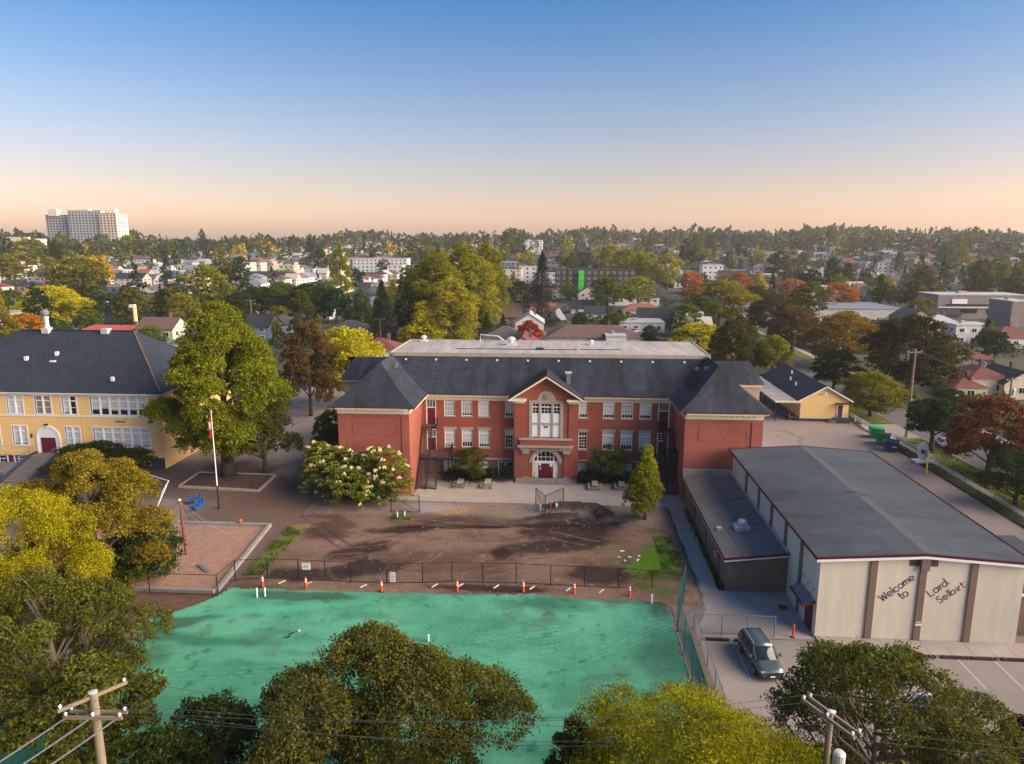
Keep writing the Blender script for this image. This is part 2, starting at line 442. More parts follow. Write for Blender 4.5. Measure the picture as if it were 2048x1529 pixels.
M['car_silver'] = carpaint('silver_car_paint', (0.4, 0.41, 0.43), 0.5)
M['car_red'] = carpaint('red_car_paint', (0.3, 0.02, 0.02), 0.1)
M['lamp'] = mat('headlamp_lens', (0.6, 0.62, 0.64), 0.15, var=0.02)
M['lamp_red'] = mat('red_lamp_lens', (0.35, 0.01, 0.01), 0.2, var=0.02)

# ------------------------------------------------------------------ ground
def vnoise(x, y, s, seed=0, octaves=4):
    """fractal value noise on arrays"""
    out = np.zeros_like(x, dtype=float); amp = 1.0; tot = 0
    for o in range(octaves):
        rg = np.random.RandomState(seed + o * 17)
        G = rg.rand(256, 256)
        u = x / s * (2 ** o) + 37.3 * (o + 1); v = y / s * (2 ** o) + 11.7 * (o + 1)
        iu = np.floor(u).astype(int); iv = np.floor(v).astype(int); fu = u - iu; fv = v - iv
        fu = fu * fu * (3 - 2 * fu); fv = fv * fv * (3 - 2 * fv)
        a = G[iu % 256, iv % 256]; b = G[(iu + 1) % 256, iv % 256]; c = G[iu % 256, (iv + 1) % 256]; d = G[(iu + 1) % 256, (iv + 1) % 256]
        out += amp * (a * (1 - fu) * (1 - fv) + b * fu * (1 - fv) + c * (1 - fu) * fv + d * fu * fv)
        tot += amp; amp *= 0.55
    return out / tot

def grid_mesh(name, xs, ys, zf, cf, m, keep=None, kind='structure'):
    X, Y = np.meshgrid(xs, ys)
    x = X.ravel(); y = Y.ravel()
    z = zf(x, y); c = cf(x, y, z)
    nx, ny = len(xs), len(ys)
    i = (np.arange(ny - 1)[:, None] * nx + np.arange(nx - 1)[None, :]).ravel()
    q = np.stack([i, i + 1, i + nx + 1, i + nx], 1)
    if keep is not None:
        k = keep(x, y); q = q[k[q].all(1)]
        used = np.unique(q); rem = -np.ones(len(x), int); rem[used] = np.arange(len(used))
        x, y, z, c = x[used], y[used], z[used], c[used]; q = rem[q]
    return np_mesh(name, np.stack([x, y, z], 1), q, m, c, kind, smooth=True)

def np_mesh(name, V, Q, m, color=None, kind=None, smooth=False, link=True, facecolor=None):
    me = bpy.data.meshes.new(name)
    n = len(V); f = len(Q); k = Q.shape[1]
    me.vertices.add(n); me.vertices.foreach_set('co', np.ascontiguousarray(V, dtype=np.float32).ravel())
    me.loops.add(f * k); me.loops.foreach_set('vertex_index', Q.astype(np.int32).ravel())
    me.polygons.add(f); me.polygons.foreach_set('loop_start', np.arange(0, f * k, k, dtype=np.int32))
    me.polygons.foreach_set('use_smooth', np.full(f, smooth))
    me.update(calc_edges=True)
    if color is not None:
        ca = me.color_attributes.new('tint', 'FLOAT_COLOR', 'POINT')
        c4 = np.ones((n, 4), np.float32); c4[:, :3] = color
        ca.data.foreach_set('color', c4.ravel())
    if m: me.materials.append(m)
    if not link: return me
    o = bpy.data.objects.new(name, me); COL.objects.link(o)
    if kind: o['kind'] = kind
    return o

def mixc(a, b, t):
    a = np.asarray(a, float); b = np.asarray(b, float)
    if a.ndim == 1: a = a[None, :]
    if b.ndim == 1: b = b[None, :]
    t = np.clip(t, 0, 1)[:, None]
    return a * (1 - t) + b * t
def sstep(a, b, x):
    t = np.clip((x - a) / (b - a), 0, 1); return t * t * (3 - 2 * t)
def blob(x, y, cx, cy, rx, ry, seed=0, ang=0.0, edge=0.35, ns=1.5):
    """ragged patch mask"""
    c, s = math.cos(ang), math.sin(ang)
    u = ((x - cx) * c + (y - cy) * s) / rx; v = (-(x - cx) * s + (y - cy) * c) / ry
    d = np.sqrt(u * u + v * v) + (vnoise(x, y, ns, seed) - 0.5) * 1.1
    return 1 - sstep(1 - edge, 1 + edge, d)
def track(x, y, pts, w=0.16):
    d = np.full_like(x, 99.0)
    for (ax, ay), (bx, by) in zip(pts[:-1], pts[1:]):
        L = (bx - ax) ** 2 + (by - ay) ** 2
        t = np.clip(((x - ax) * (bx - ax) + (y - ay) * (by - ay)) / L, 0, 1)
        d = np.minimum(d, np.hypot(x - ax - t * (bx - ax), y - ay - t * (by - ay)))
    return np.exp(-(d / w) ** 2)

# terrain sheet to the horizon
def make_terrain():
    r = np.concatenate([[0, 15, 30, 60, 90, 130, 180], np.arange(220, 1700, 30), np.arange(1750, 3000, 125), [3500, 4500, 6000, 9000]])
    a = np.linspace(0, 2 * math.pi, 121)[:-1]
    R, A = np.meshgrid(r, a, indexing='ij')
    x = (R * np.sin(A)).ravel(); y = (R * np.cos(A)).ravel()
    z = terrain(x, y) + np.where(R.ravel() < 250, -0.05, 0) + np.where(R.ravel() > 2000, -(R.ravel() - 2000) * 0.004, 0)
    n = len(a)
    i = np.arange(len(r) - 1)[:, None] * n + np.arange(n)[None, :]
    j = np.arange(len(r) - 1)[:, None] * n + ((np.arange(n) + 1) % n)[None, :]
    q = np.stack([i.ravel(), j.ravel(), (j + n).ravel(), (i + n).ravel()], 1)
    q = q[:, ::-1]
    m = mat('town_ground', (0.045, 0.055, 0.020), 0.95, scale=0.05, c2=(0.085, 0.078, 0.06), detail=8, fine=0.2)
    np_mesh('ground', np.stack([x, y, z], 1), q, m, None, 'structure')
make_terrain()

def flat(name, pts, z, m, kind='structure'):
    mb = MB(); mb.v = [(x, y, z) for x, y in pts]; mb.f = [tuple(range(len(pts)))]
    o = mb.build(name, m); o['kind'] = kind; return o
def slab(name, x0, x1, y0, y1, z0, z1, m):
    o = MB().box(x0, x1, y0, y1, z0, z1).build(name, m); o['kind'] = 'structure'; return o

# school yard paving with leaf litter and dirt
def yard_col(x, y, z):
    base = mixc((0.285, 0.235, 0.21), (0.23, 0.185, 0.162), vnoise(x, y, 9, 3))
    dirt = sstep(0.5, 0.72, vnoise(x, y, 13, 9) + 0.25 * sstep(-15, -35, x) * sstep(90, 70, y) - 0.1 * sstep(20, 30, x))
    c = mixc(base, (0.105, 0.066, 0.05), dirt * 0.8)
    c = mixc(c, (0.19, 0.085, 0.05), blob(x, y, -31, 72.5, 5, 1.0, 5) * 0.5 + blob(x, y, -34, 77, 5, 2.2, 6) * 0.35)
    lotn = sstep(16, 30, x) * sstep(60, 90, y)
    c = mixc(c, mixc((0.33, 0.265, 0.23), (0.27, 0.215, 0.185), vnoise(x, y, 7, 33)), lotn)
    cr = np.abs(vnoise(x, y, 16, 21, 3) - 0.5)
    c = mixc(c, (0.09, 0.07, 0.065), (1 - sstep(0.0, 0.012, cr)) * 0.5)
    return c
grid_mesh('schoolyard', np.arange(-100, 48.5, 0.5), np.arange(24, 141, 0.5), lambda x, y: np.full_like(x, 0.0), yard_col, M['painted'])

# bare playing ground being re-seeded
DIRT = [(-28.0, 55.4), (-27.6, 60), (-27.6, 69), (-27.9, 75.6), (-18, 76.6), (12.0, 76.7), (12.0, 54.0), (9.2, 54.0), (-28.0, 54.0)]
def inside(x, y, poly):
    r = np.zeros(len(x), bool); n = len(poly)
    for i in range(n):
        x1, y1 = poly[i]; x2, y2 = poly[(i + 1) % n]
        c = ((y1 > y) != (y2 > y)) & (x < (x2 - x1) * (y - y1) / (y2 - y1 + 1e-12) + x1)
        r ^= c
    return r
def dirt_z(x, y):
    z = 0.02 + 0.05 * vnoise(x, y, 2.5, 1) + 0.12 * vnoise(x, y, 9, 2)
    z += 0.75 * blob(x, y, 1.6, 75.3, 2.8, 0.9, 31, 0.0, 0.6) + 0.5 * blob(x, y, 4.7, 73.6, 0.9, 1.3, 32, 0.4, 0.6) + 0.4 * blob(x, y, -0.9, 72.4, 2.8, 0.7, 33, 0.25, 0.6)
    z += 0.3 * blob(x, y, 9.5, 56.6, 2.6, 1.4, 34, 0, 0.6)
    e = np.minimum.reduce([sstep(-28, -26.5, x), sstep(12, 11.2, x), sstep(76.6, 75.9, y), sstep(54.0, 55.2, y)])
    return 0.012 + z * e
def dirt_c(x, y, z):
    n = vnoise(x, y, 5, 41, 6); n2 = vnoise(x, y, 1.6, 44, 5); n3 = vnoise(x * 0.35, y, 2.2, 48, 5)
    c = mixc((0.115, 0.065, 0.047), (0.20, 0.125, 0.09), sstep(0.3, 0.68, n))
    c = mixc(c, (0.17, 0.12, 0.10), sstep(0.55, 0.75, n3) * 0.55)
    c = mixc(c, (0.05, 0.029, 0.024), sstep(0.54, 0.7, vnoise(x * 0.5 + y * 0.2, y, 6, 52, 5)) * 0.75)
    # pale pink-grey gravel along the forecourt
    g = sstep(70.0, 74.5, y + 2.5 * (n - 0.5) + 0.06 * (x + 6)) * (1 - 0.3 * n2)
    c = mixc(c, mixc((0.22, 0.17, 0.14), (0.30, 0.245, 0.215), n2), g * 0.85)
    c = mixc(c, (0.40, 0.22, 0.11), blob(x, y, -12.2, 73.8, 2.4, 1.3, 60) * 0.7)
    c = mixc(c, (0.30, 0.30, 0.31), blob(x, y, -14.8, 74.6, 2.6, 1.5, 61) * 0.6)
    c = mixc(c, (0.24, 0.25, 0.27), blob(x, y, -3.4, 74.2, 2.4, 1.4, 62) * 0.6)
    c = mixc(c, (0.23, 0.17, 0.11), blob(x, y, -6.3, 74.0, 3.2, 1.8, 63) * 0.55)
    # dark fresh soil
    for cx, cy, rx, ry, a, s in ((1.6, 75.3, 3.0, 1.1, 0, 31), (4.7, 73.6, 1.1, 1.4, 0.4, 32), (-0.9, 72.3, 3.6, 0.8, 0.25, 33), (5.0, 70.8, 2.4, 0.5, 0.4, 66),
                                 (1.0, 69.0, 5.5, 3.0, 0.25, 67), (-10.5, 69.2, 6.5, 0.5, 0.07, 68), (-3.5, 69.8, 6, 0.4, 0.12, 69), (-5.5, 63.0, 0.9, 1.2, 0, 70),
                                 (3.6, 59.3, 3.0, 1.8, 0, 71), (-16.3, 68.0, 3.2, 1.0, 0.2, 72), (-17.0, 59.4, 2.8, 1.6, 0, 73), (-22.0, 57.6, 4.0, 1.5, 0, 74), (-6, 56.0, 5, 0.6, 0, 75),
                                 (-19, 63.0, 3.5, 1.6, 0.6, 76), (-0.5, 65.0, 6.0, 1.6, 0.3, 77)):
        c = mixc(c, (0.022, 0.013, 0.012), blob(x, y, cx, cy, rx, ry, s, a) * 0.84)
    # wheel ruts
    for off in (-0.75, 0.75):
        c = mixc(c, (0.045, 0.028, 0.025), track(x, y, [(-26.3 + off, 70), (-24.4 + off, 67.2), (-22.3 + off, 65), (-19 + off, 61.8), (-17.8 + off, 58.5)], 0.17) * 0.75)
        c = mixc(c, (0.20, 0.15, 0.125), track(x, y, [(-11.8 + off * .5, 67.6), (-11.0 + off * .5, 66), (-11.1 + off * .5, 64.5), (-11.9 + off * .5, 61.5), (-13.8 + off * .5, 58.5)], 0.10) * 0.5)
    t = np.arctan2(y - 59, x + 18.2); rr = np.hypot(x + 18.2, (y - 59) * 1.0)
    c = mixc(c, (0.17, 0.13, 0.11), np.exp(-((rr - 2.6) / 0.16) ** 2) * 0.35 + np.exp(-((rr - 3.2) / 0.12) ** 2) * 0.25)
    # grass
    g = (np.abs((x + 27.9 + (66 - y) * -0.02) / 1.6) < 1)
    gm = np.clip(1.3 - np.abs(x + 27.2) / (0.55 + 0.10 * (y - 57)) , 0, 1) * sstep(56.0, 57.5, y) * sstep(68.4, 66.5, y)
    gm = sstep(0.25, 0.7, gm + (n2 - 0.5) * 0.8)
    c = mixc(c, mixc((0.17, 0.165, 0.04), (0.10, 0.125, 0.02), n2), gm)
    c = mixc(c, (0.30, 0.17, 0.075), blob(x, y, -26.9, 68.2, 1.3, 0.8, 81) * 0.8)
    c = mixc(c, (0.21, 0.13, 0.10), blob(x, y, -27.2, 69.8, 2.2, 0.8, 82) * 0.5)
    for cx, cy, rx, ry, s, k in ((-17.0, 71.5, 1.2, 0.8, 83, .95), (7.8, 72.9, 1.4, 0.9, 84, .7), (9.8, 69.6, 0.9, 0.6, 85, .8), (7.2, 64.5, 3, 1.4, 86, .35), (8.4, 57.8, 2.2, 2.4, 87, .55), (9.0, 59.5, 2.5, 1.0, 90, .6), (6.0, 61.8, 1.8, .7, 91, .4)):
        c = mixc(c, mixc((0.05, 0.11, 0.008), (0.085, 0.13, 0.015), n2), blob(x, y, cx, cy, rx, ry, s) * k)
    gt = np.minimum((x - (10.2 - (68.4 - y) * 0.50)) * 0.8, 1.0) * 1.0
    gt = np.minimum(gt, (10.35 + (68.4 - y) * 0.10 - x) * 1.2); gt = np.minimum(gt, (y - 60.3) * 0.8); gt = np.minimum(gt, (68.6 - y))
    c = mixc(c, mixc((0.065, 0.15, 0.008), (0.10, 0.175, 0.015), n2), sstep(-0.35, 0.1, gt + (n2 - 0.5) * 0.9))
    c = mixc(c, mixc((0.235, 0.185, 0.15), (0.18, 0.13, 0.11), n2), sstep(10.9, 11.6, x) * 0.85)
    c = mixc(c, (0.22, 0.15, 0.09), blob(x, y, 9.8, 57.3, 1.6, 1.2, 92) * 0.6)
    for k, (ax, ay, bx, by) in enumerate([(-24, 61, -6, 66), (-22, 59.5, 0, 63), (-8, 58.5, 8, 63.5), (-2, 72, 9, 66), (-16, 70.5, 4, 66), (-20, 65, -8, 72)]):
        for o_ in (-.8, .8): c = mixc(c, (0.045, 0.028, 0.024) if k % 2 else (0.25, 0.18, 0.145), track(x, y + (vnoise(x, y, 5, 150 + k) - .5) * 2 + o_, [(ax, ay), ((ax + bx) / 2, (ay + by) / 2 + 1), (bx, by)], 0.13) * .45 * (n2 > .45))
    sp = vnoise(x, y, 0.5, 95, 2)
    c = mixc(c, (0.30, 0.26, 0.24), sstep(0.82, 0.88, sp) * 0.5)
    return c
grid_mesh('dirt_field', np.arange(-28.4, 12.05, 0.16), np.arange(54.0, 76.8, 0.16), dirt_z, dirt_c, M['painted'], keep=lambda x, y: inside(x, y, [(p[0] + 0.001, p[1]) for p in [(-28.4, 53.9), (-28.4, 57), (-29.6 + 1.4, 70), (-28.2, 76.75), (12.02, 76.75), (12.02, 53.9)]]))

# green hydroseeded field
SEED = [(-34.5, 33), (-33.6, 42), (-31.6, 46.4), (-32.1, 49.2), (-29.9, 51.3), (-28.7, 53.0), (-28.0, 54.7), (-17.7, 54.7), (-4.9, 55.1), (8.5, 55.5), (9.0, 53.3), (8.9, 41), (8.7, 24), (-60, 24), (-60, 33)]
def seed_z(x, y): return 0.15 * vnoise(x, y, 8, 100) * 0.6 + 0.03 * vnoise(x, y, 1.5, 101) + 0.045
def seed_c(x, y, z):
    n = vnoise(x, y, 4, 111, 6); n2 = vnoise(x * 0.4, y, 1.4, 112, 5); n3 = vnoise(x, y, 0.7, 113, 4)
    c = mixc((0.068, 0.27, 0.155), (0.105, 0.35, 0.215), sstep(0.3, 0.7, n))
    c = mixc(c, (0.05, 0.20, 0.12), sstep(0.5, 0.72, n2) * 0.6)
    c = mixc(c, (0.085, 0.11, 0.07), sstep(0.60, 0.8, vnoise(x, y, 2.6, 160, 6)) * 0.45)
    c = mixc(c, (0.11, 0.36, 0.235), sstep(0.58, 0.75, vnoise(x * .5, y, 1.0, 161, 5)) * 0.35)
    c = mixc(c, (0.03, 0.14, 0.085), sstep(0.55, 0.78, vnoise(x * 0.3 + y * 0.25, y, 3.5, 117, 5)) * 0.75)
    edge = blob(x, y, -29.5, 48.8, 3.4, 1.0, 120, 0.55) + blob(x, y, -22, 53.6, 5, 0.7, 121) + blob(x, y, 8.4, 54.2, 1.3, 2.0, 122) + blob(x, y, 7.2, 46.6, 1.6, 3, 123) * 0.6 + blob(x, y, 4.3, 54.7, 5, 0.5, 124) * 0.6 + blob(x, y, -30, 44, 2, 3, 125, 0.3) * 0.5
    c = mixc(c, (0.035, 0.075, 0.05), edge * 0.75)
    c = mixc(c, (0.08, 0.38, 0.235), blob(x, y, -23, 51.3, 7, 0.6, 126, 0.2) * 0.8)
    for pts in ([(9, 52.2), (2, 48.6), (-6, 45.6), (-16, 43.5), (-30, 41.5)], [(9, 52.6), (3, 50.6), (-5, 47.4), (-14, 44.6)], [(9, 51.6), (5, 49.2), (-1, 46.2), (-9, 43.6), (-20, 40.6)], [(8.8, 51.0), (1, 45.6), (-6, 42.8), (-14, 40.9)], [(9, 52.9), (5.8, 52.2), (0, 49.8), (-6, 48.2)]):
        for o in (-0.55, 0, 0.5):
            c = mixc(c, (0.15, 0.47, 0.36), track(x, y + o + (vnoise(x, y, 3, 130) - .5) * 0.6, pts, 0.05) * (0.9 * np.clip(n3 + n2 - .62, 0, .5)))
    d = np.minimum.reduce([np.abs(y - 55.1 - 0.0) / 1.0])
    c = mixc(c, (0.015, 0.07, 0.05), sstep(0.66, 0.8, n3) * 0.5)
    return c
def seed_keep(x, y):
    w = (vnoise(x, y, 1.2, 140) - 0.5) * 0.7
    return inside(x + w, y + w, SEED)
grid_mesh('seeded_field', np.arange(-60, 9.2, 0.18), np.arange(24, 55.8, 0.18), seed_z, seed_c, M['seed'], keep=seed_keep)

# paved strips
flat('forecourt', [(-56, 76.75), (14.2, 76.75), (14.2, 85.6), (-19.0, 79.2), (-56, 79.0)][0:0] or [(-19.0, 76.72), (14.1, 76.72), (14.1, 84.2), (-17.2, 84.2), (-17.2, 79.0), (-19.0, 79.0)], 0.028, M['path'])
flat('footpath', [(12.05, 56.5), (13.55, 56.5), (13.75, 66), (14.1, 76.70), (12.05, 76.70)], 0.032, M['path'])
flat('grass_strip', [(13.58, 57.2), (14.16, 57.2), (14.16, 76.7), (14.12, 76.7), (13.78, 66)], 0.02, M['lawn_dark'])
flat('side_court', [(10.2, 49.9), (19.2, 49.9), (19.2, 57.2), (13.57, 57.2), (13.5, 56.45), (12.1, 56.45)], 0.016, M['path'])
flat('dirt_patch', [(9.15, 50.3), (10.2, 50.3), (11.3, 52.2), (11.9, 54.0), (11.9, 56.4), (9.15, 55.0)], 0.036, mat('trodden_dirt', (0.27, 0.215, 0.19), 0.95, scale=0.8, c2=(0.18, 0.135, 0.11), fine=0.15))
flat('parking_lot', [(10.3, 24), (48.4, 24), (48.4, 48.3), (10.3, 49.9)], 0.012, M['asphalt_lot'])
for i in range(12):
    o = MB().box(19.25 + i * 1.5 + 0.012, 20.75 + i * 1.5 - 0.012, 48.3, 50.26, 0.0, 0.13).build('paving_slab', M['path'])
    o.parent = bpy.data.objects['side_court']
for x in (13.05, 28.4, 30.9, 33.4, 35.9, 38.4):
    o = MB().quad((x - .05, 44.5, 0.0165), (x + .05, 44.5, 0.0165), (x + .05, 48.15, 0.0165), (x - .05, 48.15, 0.0165)).build('parking_line', M['line'])
    o.parent = bpy.data.objects['parking_lot']
flat('street', [(54.9, -40), (62.1, -40), (62.1, 420), (54.9, 420)], 0.0, M['asphalt'])
bpy.data.objects['street'].location.z = 0.012
for n, x0, x1 in (('kerb', 54.7, 54.9), ('kerb', 62.1, 62.3)):
    if x0 < 60:
        slab(n, x0, x1, -40, 109.0, -0.02, 0.12, M['conc']); slab(n, x0, x1, 117.5, 420, -0.02, 0.12, M['conc'])
    else: slab(n, x0, x1, -40, 420, -0.02, 0.12, M['conc'])
slab('lawn_verge', 51.1, 54.7, -40, 108.6, -0.02, 0.09, M['lawn'])
slab('lawn_verge', 49.0, 54.7, 117.6, 200, -0.02, 0.085, M['lawn'])
slab('grass_bank', 48.4, 50.0, 20, 104.5, -0.02, 0.07, M['lawn_dark'])
slab('lawn_verge', 62.3, 65.3, -40, 420, -0.02, 0.09, M['lawn'])
slab('sidewalk', 50.0, 51.1, -40, 113, -0.02, 0.105, M['path'])
slab('sidewalk', 65.3, 66.9, -40, 420, -0.02, 0.105, M['path'])
flat('driveway', [(48.5, 108.6), (54.85, 108.6), (54.85, 117.6), (48.5, 116.5)], 0.024, M['asphalt_lot'])
flat('lane', [(2.5, 150), (6.5, 150), (6.5, 245), (2.5, 245)], 0.0, M['asphalt_lot'])
for nm, x0, x1, y0, y1 in (('back_street', -130, 54.5, 150, 158), ('back_street', -130, 54.5, 232, 240)):
    flat(nm, [(x0, y0), (x1, y0), (x1, y1), (x0, y1)], 0.008, M['asphalt'])
flat('back_lawn', [(-100, 141.2), (48, 141.2), (48, 149.5), (-100, 149.5)], 0.004, M['lawn_dark'])

# play area with timber kerb
flat('play_area', [(-50, 53.9), (-29.15, 53.9), (-30.3, 67.9), (-50, 67.9)], 0.05, mat('wood_chip_bed', (0.38, 0.225, 0.155), 0.95, scale=1.2, c2=(0.27, 0.155, 0.11), fine=0.28, bump=0.8, bscale=14, detail=9))
flat('dirt_bank', [(-50, 46), (-33.2, 47.2), (-32.3, 49.4), (-29.9, 51.4), (-28.6, 53.4), (-28.4, 54.6), (-29.0, 53.7), (-50, 53.7)], 0.044, mat('leafy_dirt', (0.15, 0.085, 0.055), 0.95, scale=2, c2=(0.08, 0.045, 0.035), fine=0.3, bump=0.8, bscale=14))
root = thing('play_area_kerb', 'pale timber edging round the brown wood-chip play area', 'kerb', (-40, 60, 0))
MB().bar((-50, 68.1, .17), (-30.1, 68.1, .17), 0.34, 0.34).build('beam', M['conc'], root)
MB().bar((-30.25, 67.9, .165), (-28.95, 53.9, .165), 0.34, 0.33).build('beam', M['conc'], root)
MB().bar((-50, 53.7, .16), (-29.1, 53.7, .16), 0.34, 0.32).build('beam', M['conc'], root)
# tree planter
root = thing('tree_planter', 'low timber-edged brown soil bed round the big two-toned tree', 'planter', (-41, 81.5, 0))
PB = [(-46.2, 79.2), (-35.9, 78.4), (-36.2, 84.2), (-46.4, 84.6)]
for a, b in zip(PB, PB[1:] + PB[:1]):
    MB().bar((*a, .14), (*b, .14), 0.22, 0.28).build('beam', M['wood'], root)
MB().prism([(p[0], p[1]) for p in PB], 0.01, 0.16, 'xy').build('soil', mat('planter_soil', (0.085, 0.05, 0.042), 0.95, var=0.3, scale=2), root)

# ------------------------------------------------------------------ building helpers (walls face -Y unless turned)
def wall_front(name, parent, m, x0, x1, z0, z1, Y, holes=(), depth=0.22, extra=None):
    """wall plane at Y with real openings and reveals"""
    mb = MB()
    xs = sorted(set([x0, x1] + [h[0] for h in holes] + [h[1] for h in holes]))
    zs = sorted(set([z0, z1] + [h[2] for h in holes] + [h[3] for h in holes]))
    xs = [x for x in xs if x0 <= x <= x1]; zs = [z for z in zs if z0 <= z <= z1]
    for a, b in zip(xs[:-1], xs[1:]):
        for c, d in zip(zs[:-1], zs[1:]):
            mx, mz = (a + b) / 2, (c + d) / 2
            if any(h[0] < mx < h[1] and h[2] < mz < h[3] for h in holes): continue
            mb.quad((a, Y, c), (b, Y, c), (b, Y, d), (a, Y, d))
    for h0, h1, c, d in holes:
        Z = Y + depth
        mb.quad((h0, Y, c), (h0, Y, d), (h0, Z, d), (h0, Z, c)); mb.quad((h1, Y, c), (h1, Z, c), (h1, Z, d), (h1, Y, d))
        mb.quad((h0, Y, c), (h0, Z, c), (h1, Z, c), (h1, Y, c)); mb.quad((h0, Y, d), (h1, Y, d), (h1, Z, d), (h0, Z, d))
        mb.quad((h0, Z + .2, c), (h1, Z + .2, c), (h1, Z + .2, d), (h0, Z + .2, d))
    return mb.build(name, m, parent)

def window(parent, x0, x1, z0, z1, Y, cols=3, rows=2, transom=0.3, toprows=2, blind=0.0, fw=0.09, curtain='curtain', sill=None, lintel=None, frame='white', mid=None):
    """sash window: frame > muntin, pane, blind; Y is the wall face; set 0.1 back"""
    y = Y + 0.10
    f = MB(); f.box(x0, x0 + fw, y - .03, y + .09, z0, z1); f.box(x1 - fw, x1, y - .03, y + .09, z0, z1)
    f.box(x0 + fw, x1 - fw, y - .03, y + .09, z1 - fw, z1); f.box(x0 + fw, x1 - fw, y - .05, y + .09, z0, z0 + fw)
    zt = z1 - (z1 - z0) * transom if transom else None
    if zt: f.box(x0 + fw, x1 - fw, y - .02, y + .08, zt - 0.05, zt + 0.05)
    if mid: f.box((x0 + x1) / 2 - mid / 2, (x0 + x1) / 2 + mid / 2, y - .035, y + .085, z0 + fw, z1 - fw)
    w = f.build('window', M[frame], parent)
    MB().quad((x0 + fw, y + .05, z0 + fw), (x1 - fw, y + .05, z0 + fw), (x1 - fw, y + .05, z1 - fw), (x0 + fw, y + .05, z1 - fw)).build('pane', M['window_dark'], w)
    mu = MB(); t = 0.018
    def grid(a, b, c, d, nc, nr):
        for i in range(1, nc): x = a + (b - a) * i / nc; mu.box(x - t, x + t, y + .01, y + .045, c, d)
        for j in range(1, nr): z = c + (d - c) * j / nr; mu.box(a, b, y + .012, y + .043, z - t, z + t)
    if zt:
        if toprows: grid(x0 + fw, x1 - fw, zt + .05, z1 - fw, cols, toprows)
        if rows: grid(x0 + fw, x1 - fw, z0 + fw, zt - .05, cols, rows)
    elif rows: grid(x0 + fw, x1 - fw, z0 + fw, z1 - fw, cols, rows)
    if mu.f: mu.build('muntin', M[frame], w)
    if blind > 0:
        MB().quad((x0 + fw, y + .047, z1 - fw - (z1 - z0 - 2 * fw) * blind), (x1 - fw, y + .047, z1 - fw - (z1 - z0 - 2 * fw) * blind), (x1 - fw, y + .047, z1 - fw), (x0 + fw, y + .047, z1 - fw)).build('blind', M[curtain], w)
    if sill: MB().box(x0 - .1, x1 + .1, Y - .07, Y + .1, z0 - .16, z0 - .002).build('sill', M[sill], w)
    if lintel: MB().box(x0 - .14, x1 + .14, Y - .03, Y + .1, z1 + .002, z1 + .32).build('lintel', M[lintel], w)
    return w

def slope(mb, e0, e1, r1, r0, flare=0.32, k=0.38):
    """roof slope from the eave e0-e1 up to r0-r1, flared at the foot"""
    e0, e1, r0, r1 = map(Vector, (e0, e1, r0, r1))
    def md(e, r):
        p = e.lerp(r, k); p.z -= flare; return p
    m0, m1 = md(e0, r0), md(e1, r1)
    mb.quad(e0, e1, m1, m0)
    if (r1 - r0).length < 1e-4: mb.quad(m0, m1, r0)
    else: mb.quad(m0, m1, r1, r0)

# ------------------------------------------------------------------ the brick school
S = thing('brick_school', 'long red brick school with a slate hipped roof and gabled centre entrance', 'school', (-1.8, 94, 0))
XL0, XL1, XR0, XR1 = -25.9, -17.5, 13.9, 22.5
YW, YF, YP, YB = 78.6, 86.5, 85.0, 108.5
ZE, ZW = 10.75, 10.25
TOP = 14.9
winsL = [(-14.75, -13.35, .05), (-12.55, -11.15, .05), (-10.4, -9.0, .05)]
winsR = [(5.2, 6.65, .05), (7.45, 8.9, .05), (9.7, 11.15, .05)]
holes = []
for a, b, _ in winsL + winsR: holes += [(a, b, 7.75, 10.05), (a, b, 3.7, 6.0)]
sm = [(-7.05, -5.98), (2.2, 3.3)]
for a, b in sm: holes += [(a, b, 7.75, 10.05), (a, b, 3.7, 6.0)]
dr = [(-17.05, -15.75), (11.95, 13.35)]
for a, b in dr: holes += [(a, b, 6.65, 10.0), (a, b, 3.2, 6.0)]
wall_front('wall', S, M['brick'], XL1, XR0, 2.35, ZW, YF, [h for h in holes if h[2] > 2.3])
bh = [(-14.9, -13.5, .4, 1.85), (-12.6, -11.25, .4, 1.85), (-10.35, -9.1, .4, 1.85), (-7.9, -7.1, .1, 1.9), (-6.95, -5.98, .4, 1.9), (2.2, 3.3, .4, 1.9), (5.2, 6.3, .4, 1.9), (7.5, 8.9, .4, 1.9), (9.8, 11.0, .4, 1.9)]
wall_front('basement_wall', S, M['brick_dark'], XL1, XR0, 0, 2.1, YF + 0.05, bh)
MB().box(XL1, YP and -5.72, YF - .08, YF + .1, 2.1, 2.35).build('string_course', M['stone'], S)
MB().box(2.12, XR0, YF - .08, YF + .1, 2.1, 2.35).build('string_course', M['stone'], S)
for a, b, c, d in bh:
    window(S, a, b, c, d, YF + .05, 4 if b - a > 1.1 else 2, 2, 0.0, 0, blind=0.9 if a not in (-7.9, -6.95) else 0.0, fw=0.08)
rw = random.Random(4)
for k, (a, b, _) in enumerate(winsL + winsR):
    window(S, a, b, 7.75, 10.05, YF, 4, 3, 0.22, 0, blind=rw.choice([0.99, 0.97, 0.84, 0.9]), sill='stone', curtain=rw.choice(['curtain', 'curtain3', 'curtain']))
    window(S, a, b, 3.7, 6.0, YF, 4, 3, 0.22, 0, blind=rw.choice([0.94, 0.72, 0.80, 0.85]), sill='stone', lintel='stone', curtain=rw.choice(['curtain', 'curtain3', 'curtain']))
for i, (a, b) in enumerate(sm):
    window(S, a, b, 7.75, 10.05, YF, 3, 4, 0.25, 0, blind=0.82, sill='stone')
w = window(S, -7.05, -5.98, 3.7, 6.0, YF, 3, 3, 0.27, 0, blind=0.27, sill='stone', lintel='stone')
w = window(S, 2.2, 3.3, 3.7, 6.0, YF, 3, 4, 0.27, 1, blind=0.0, sill='stone', lintel='stone')
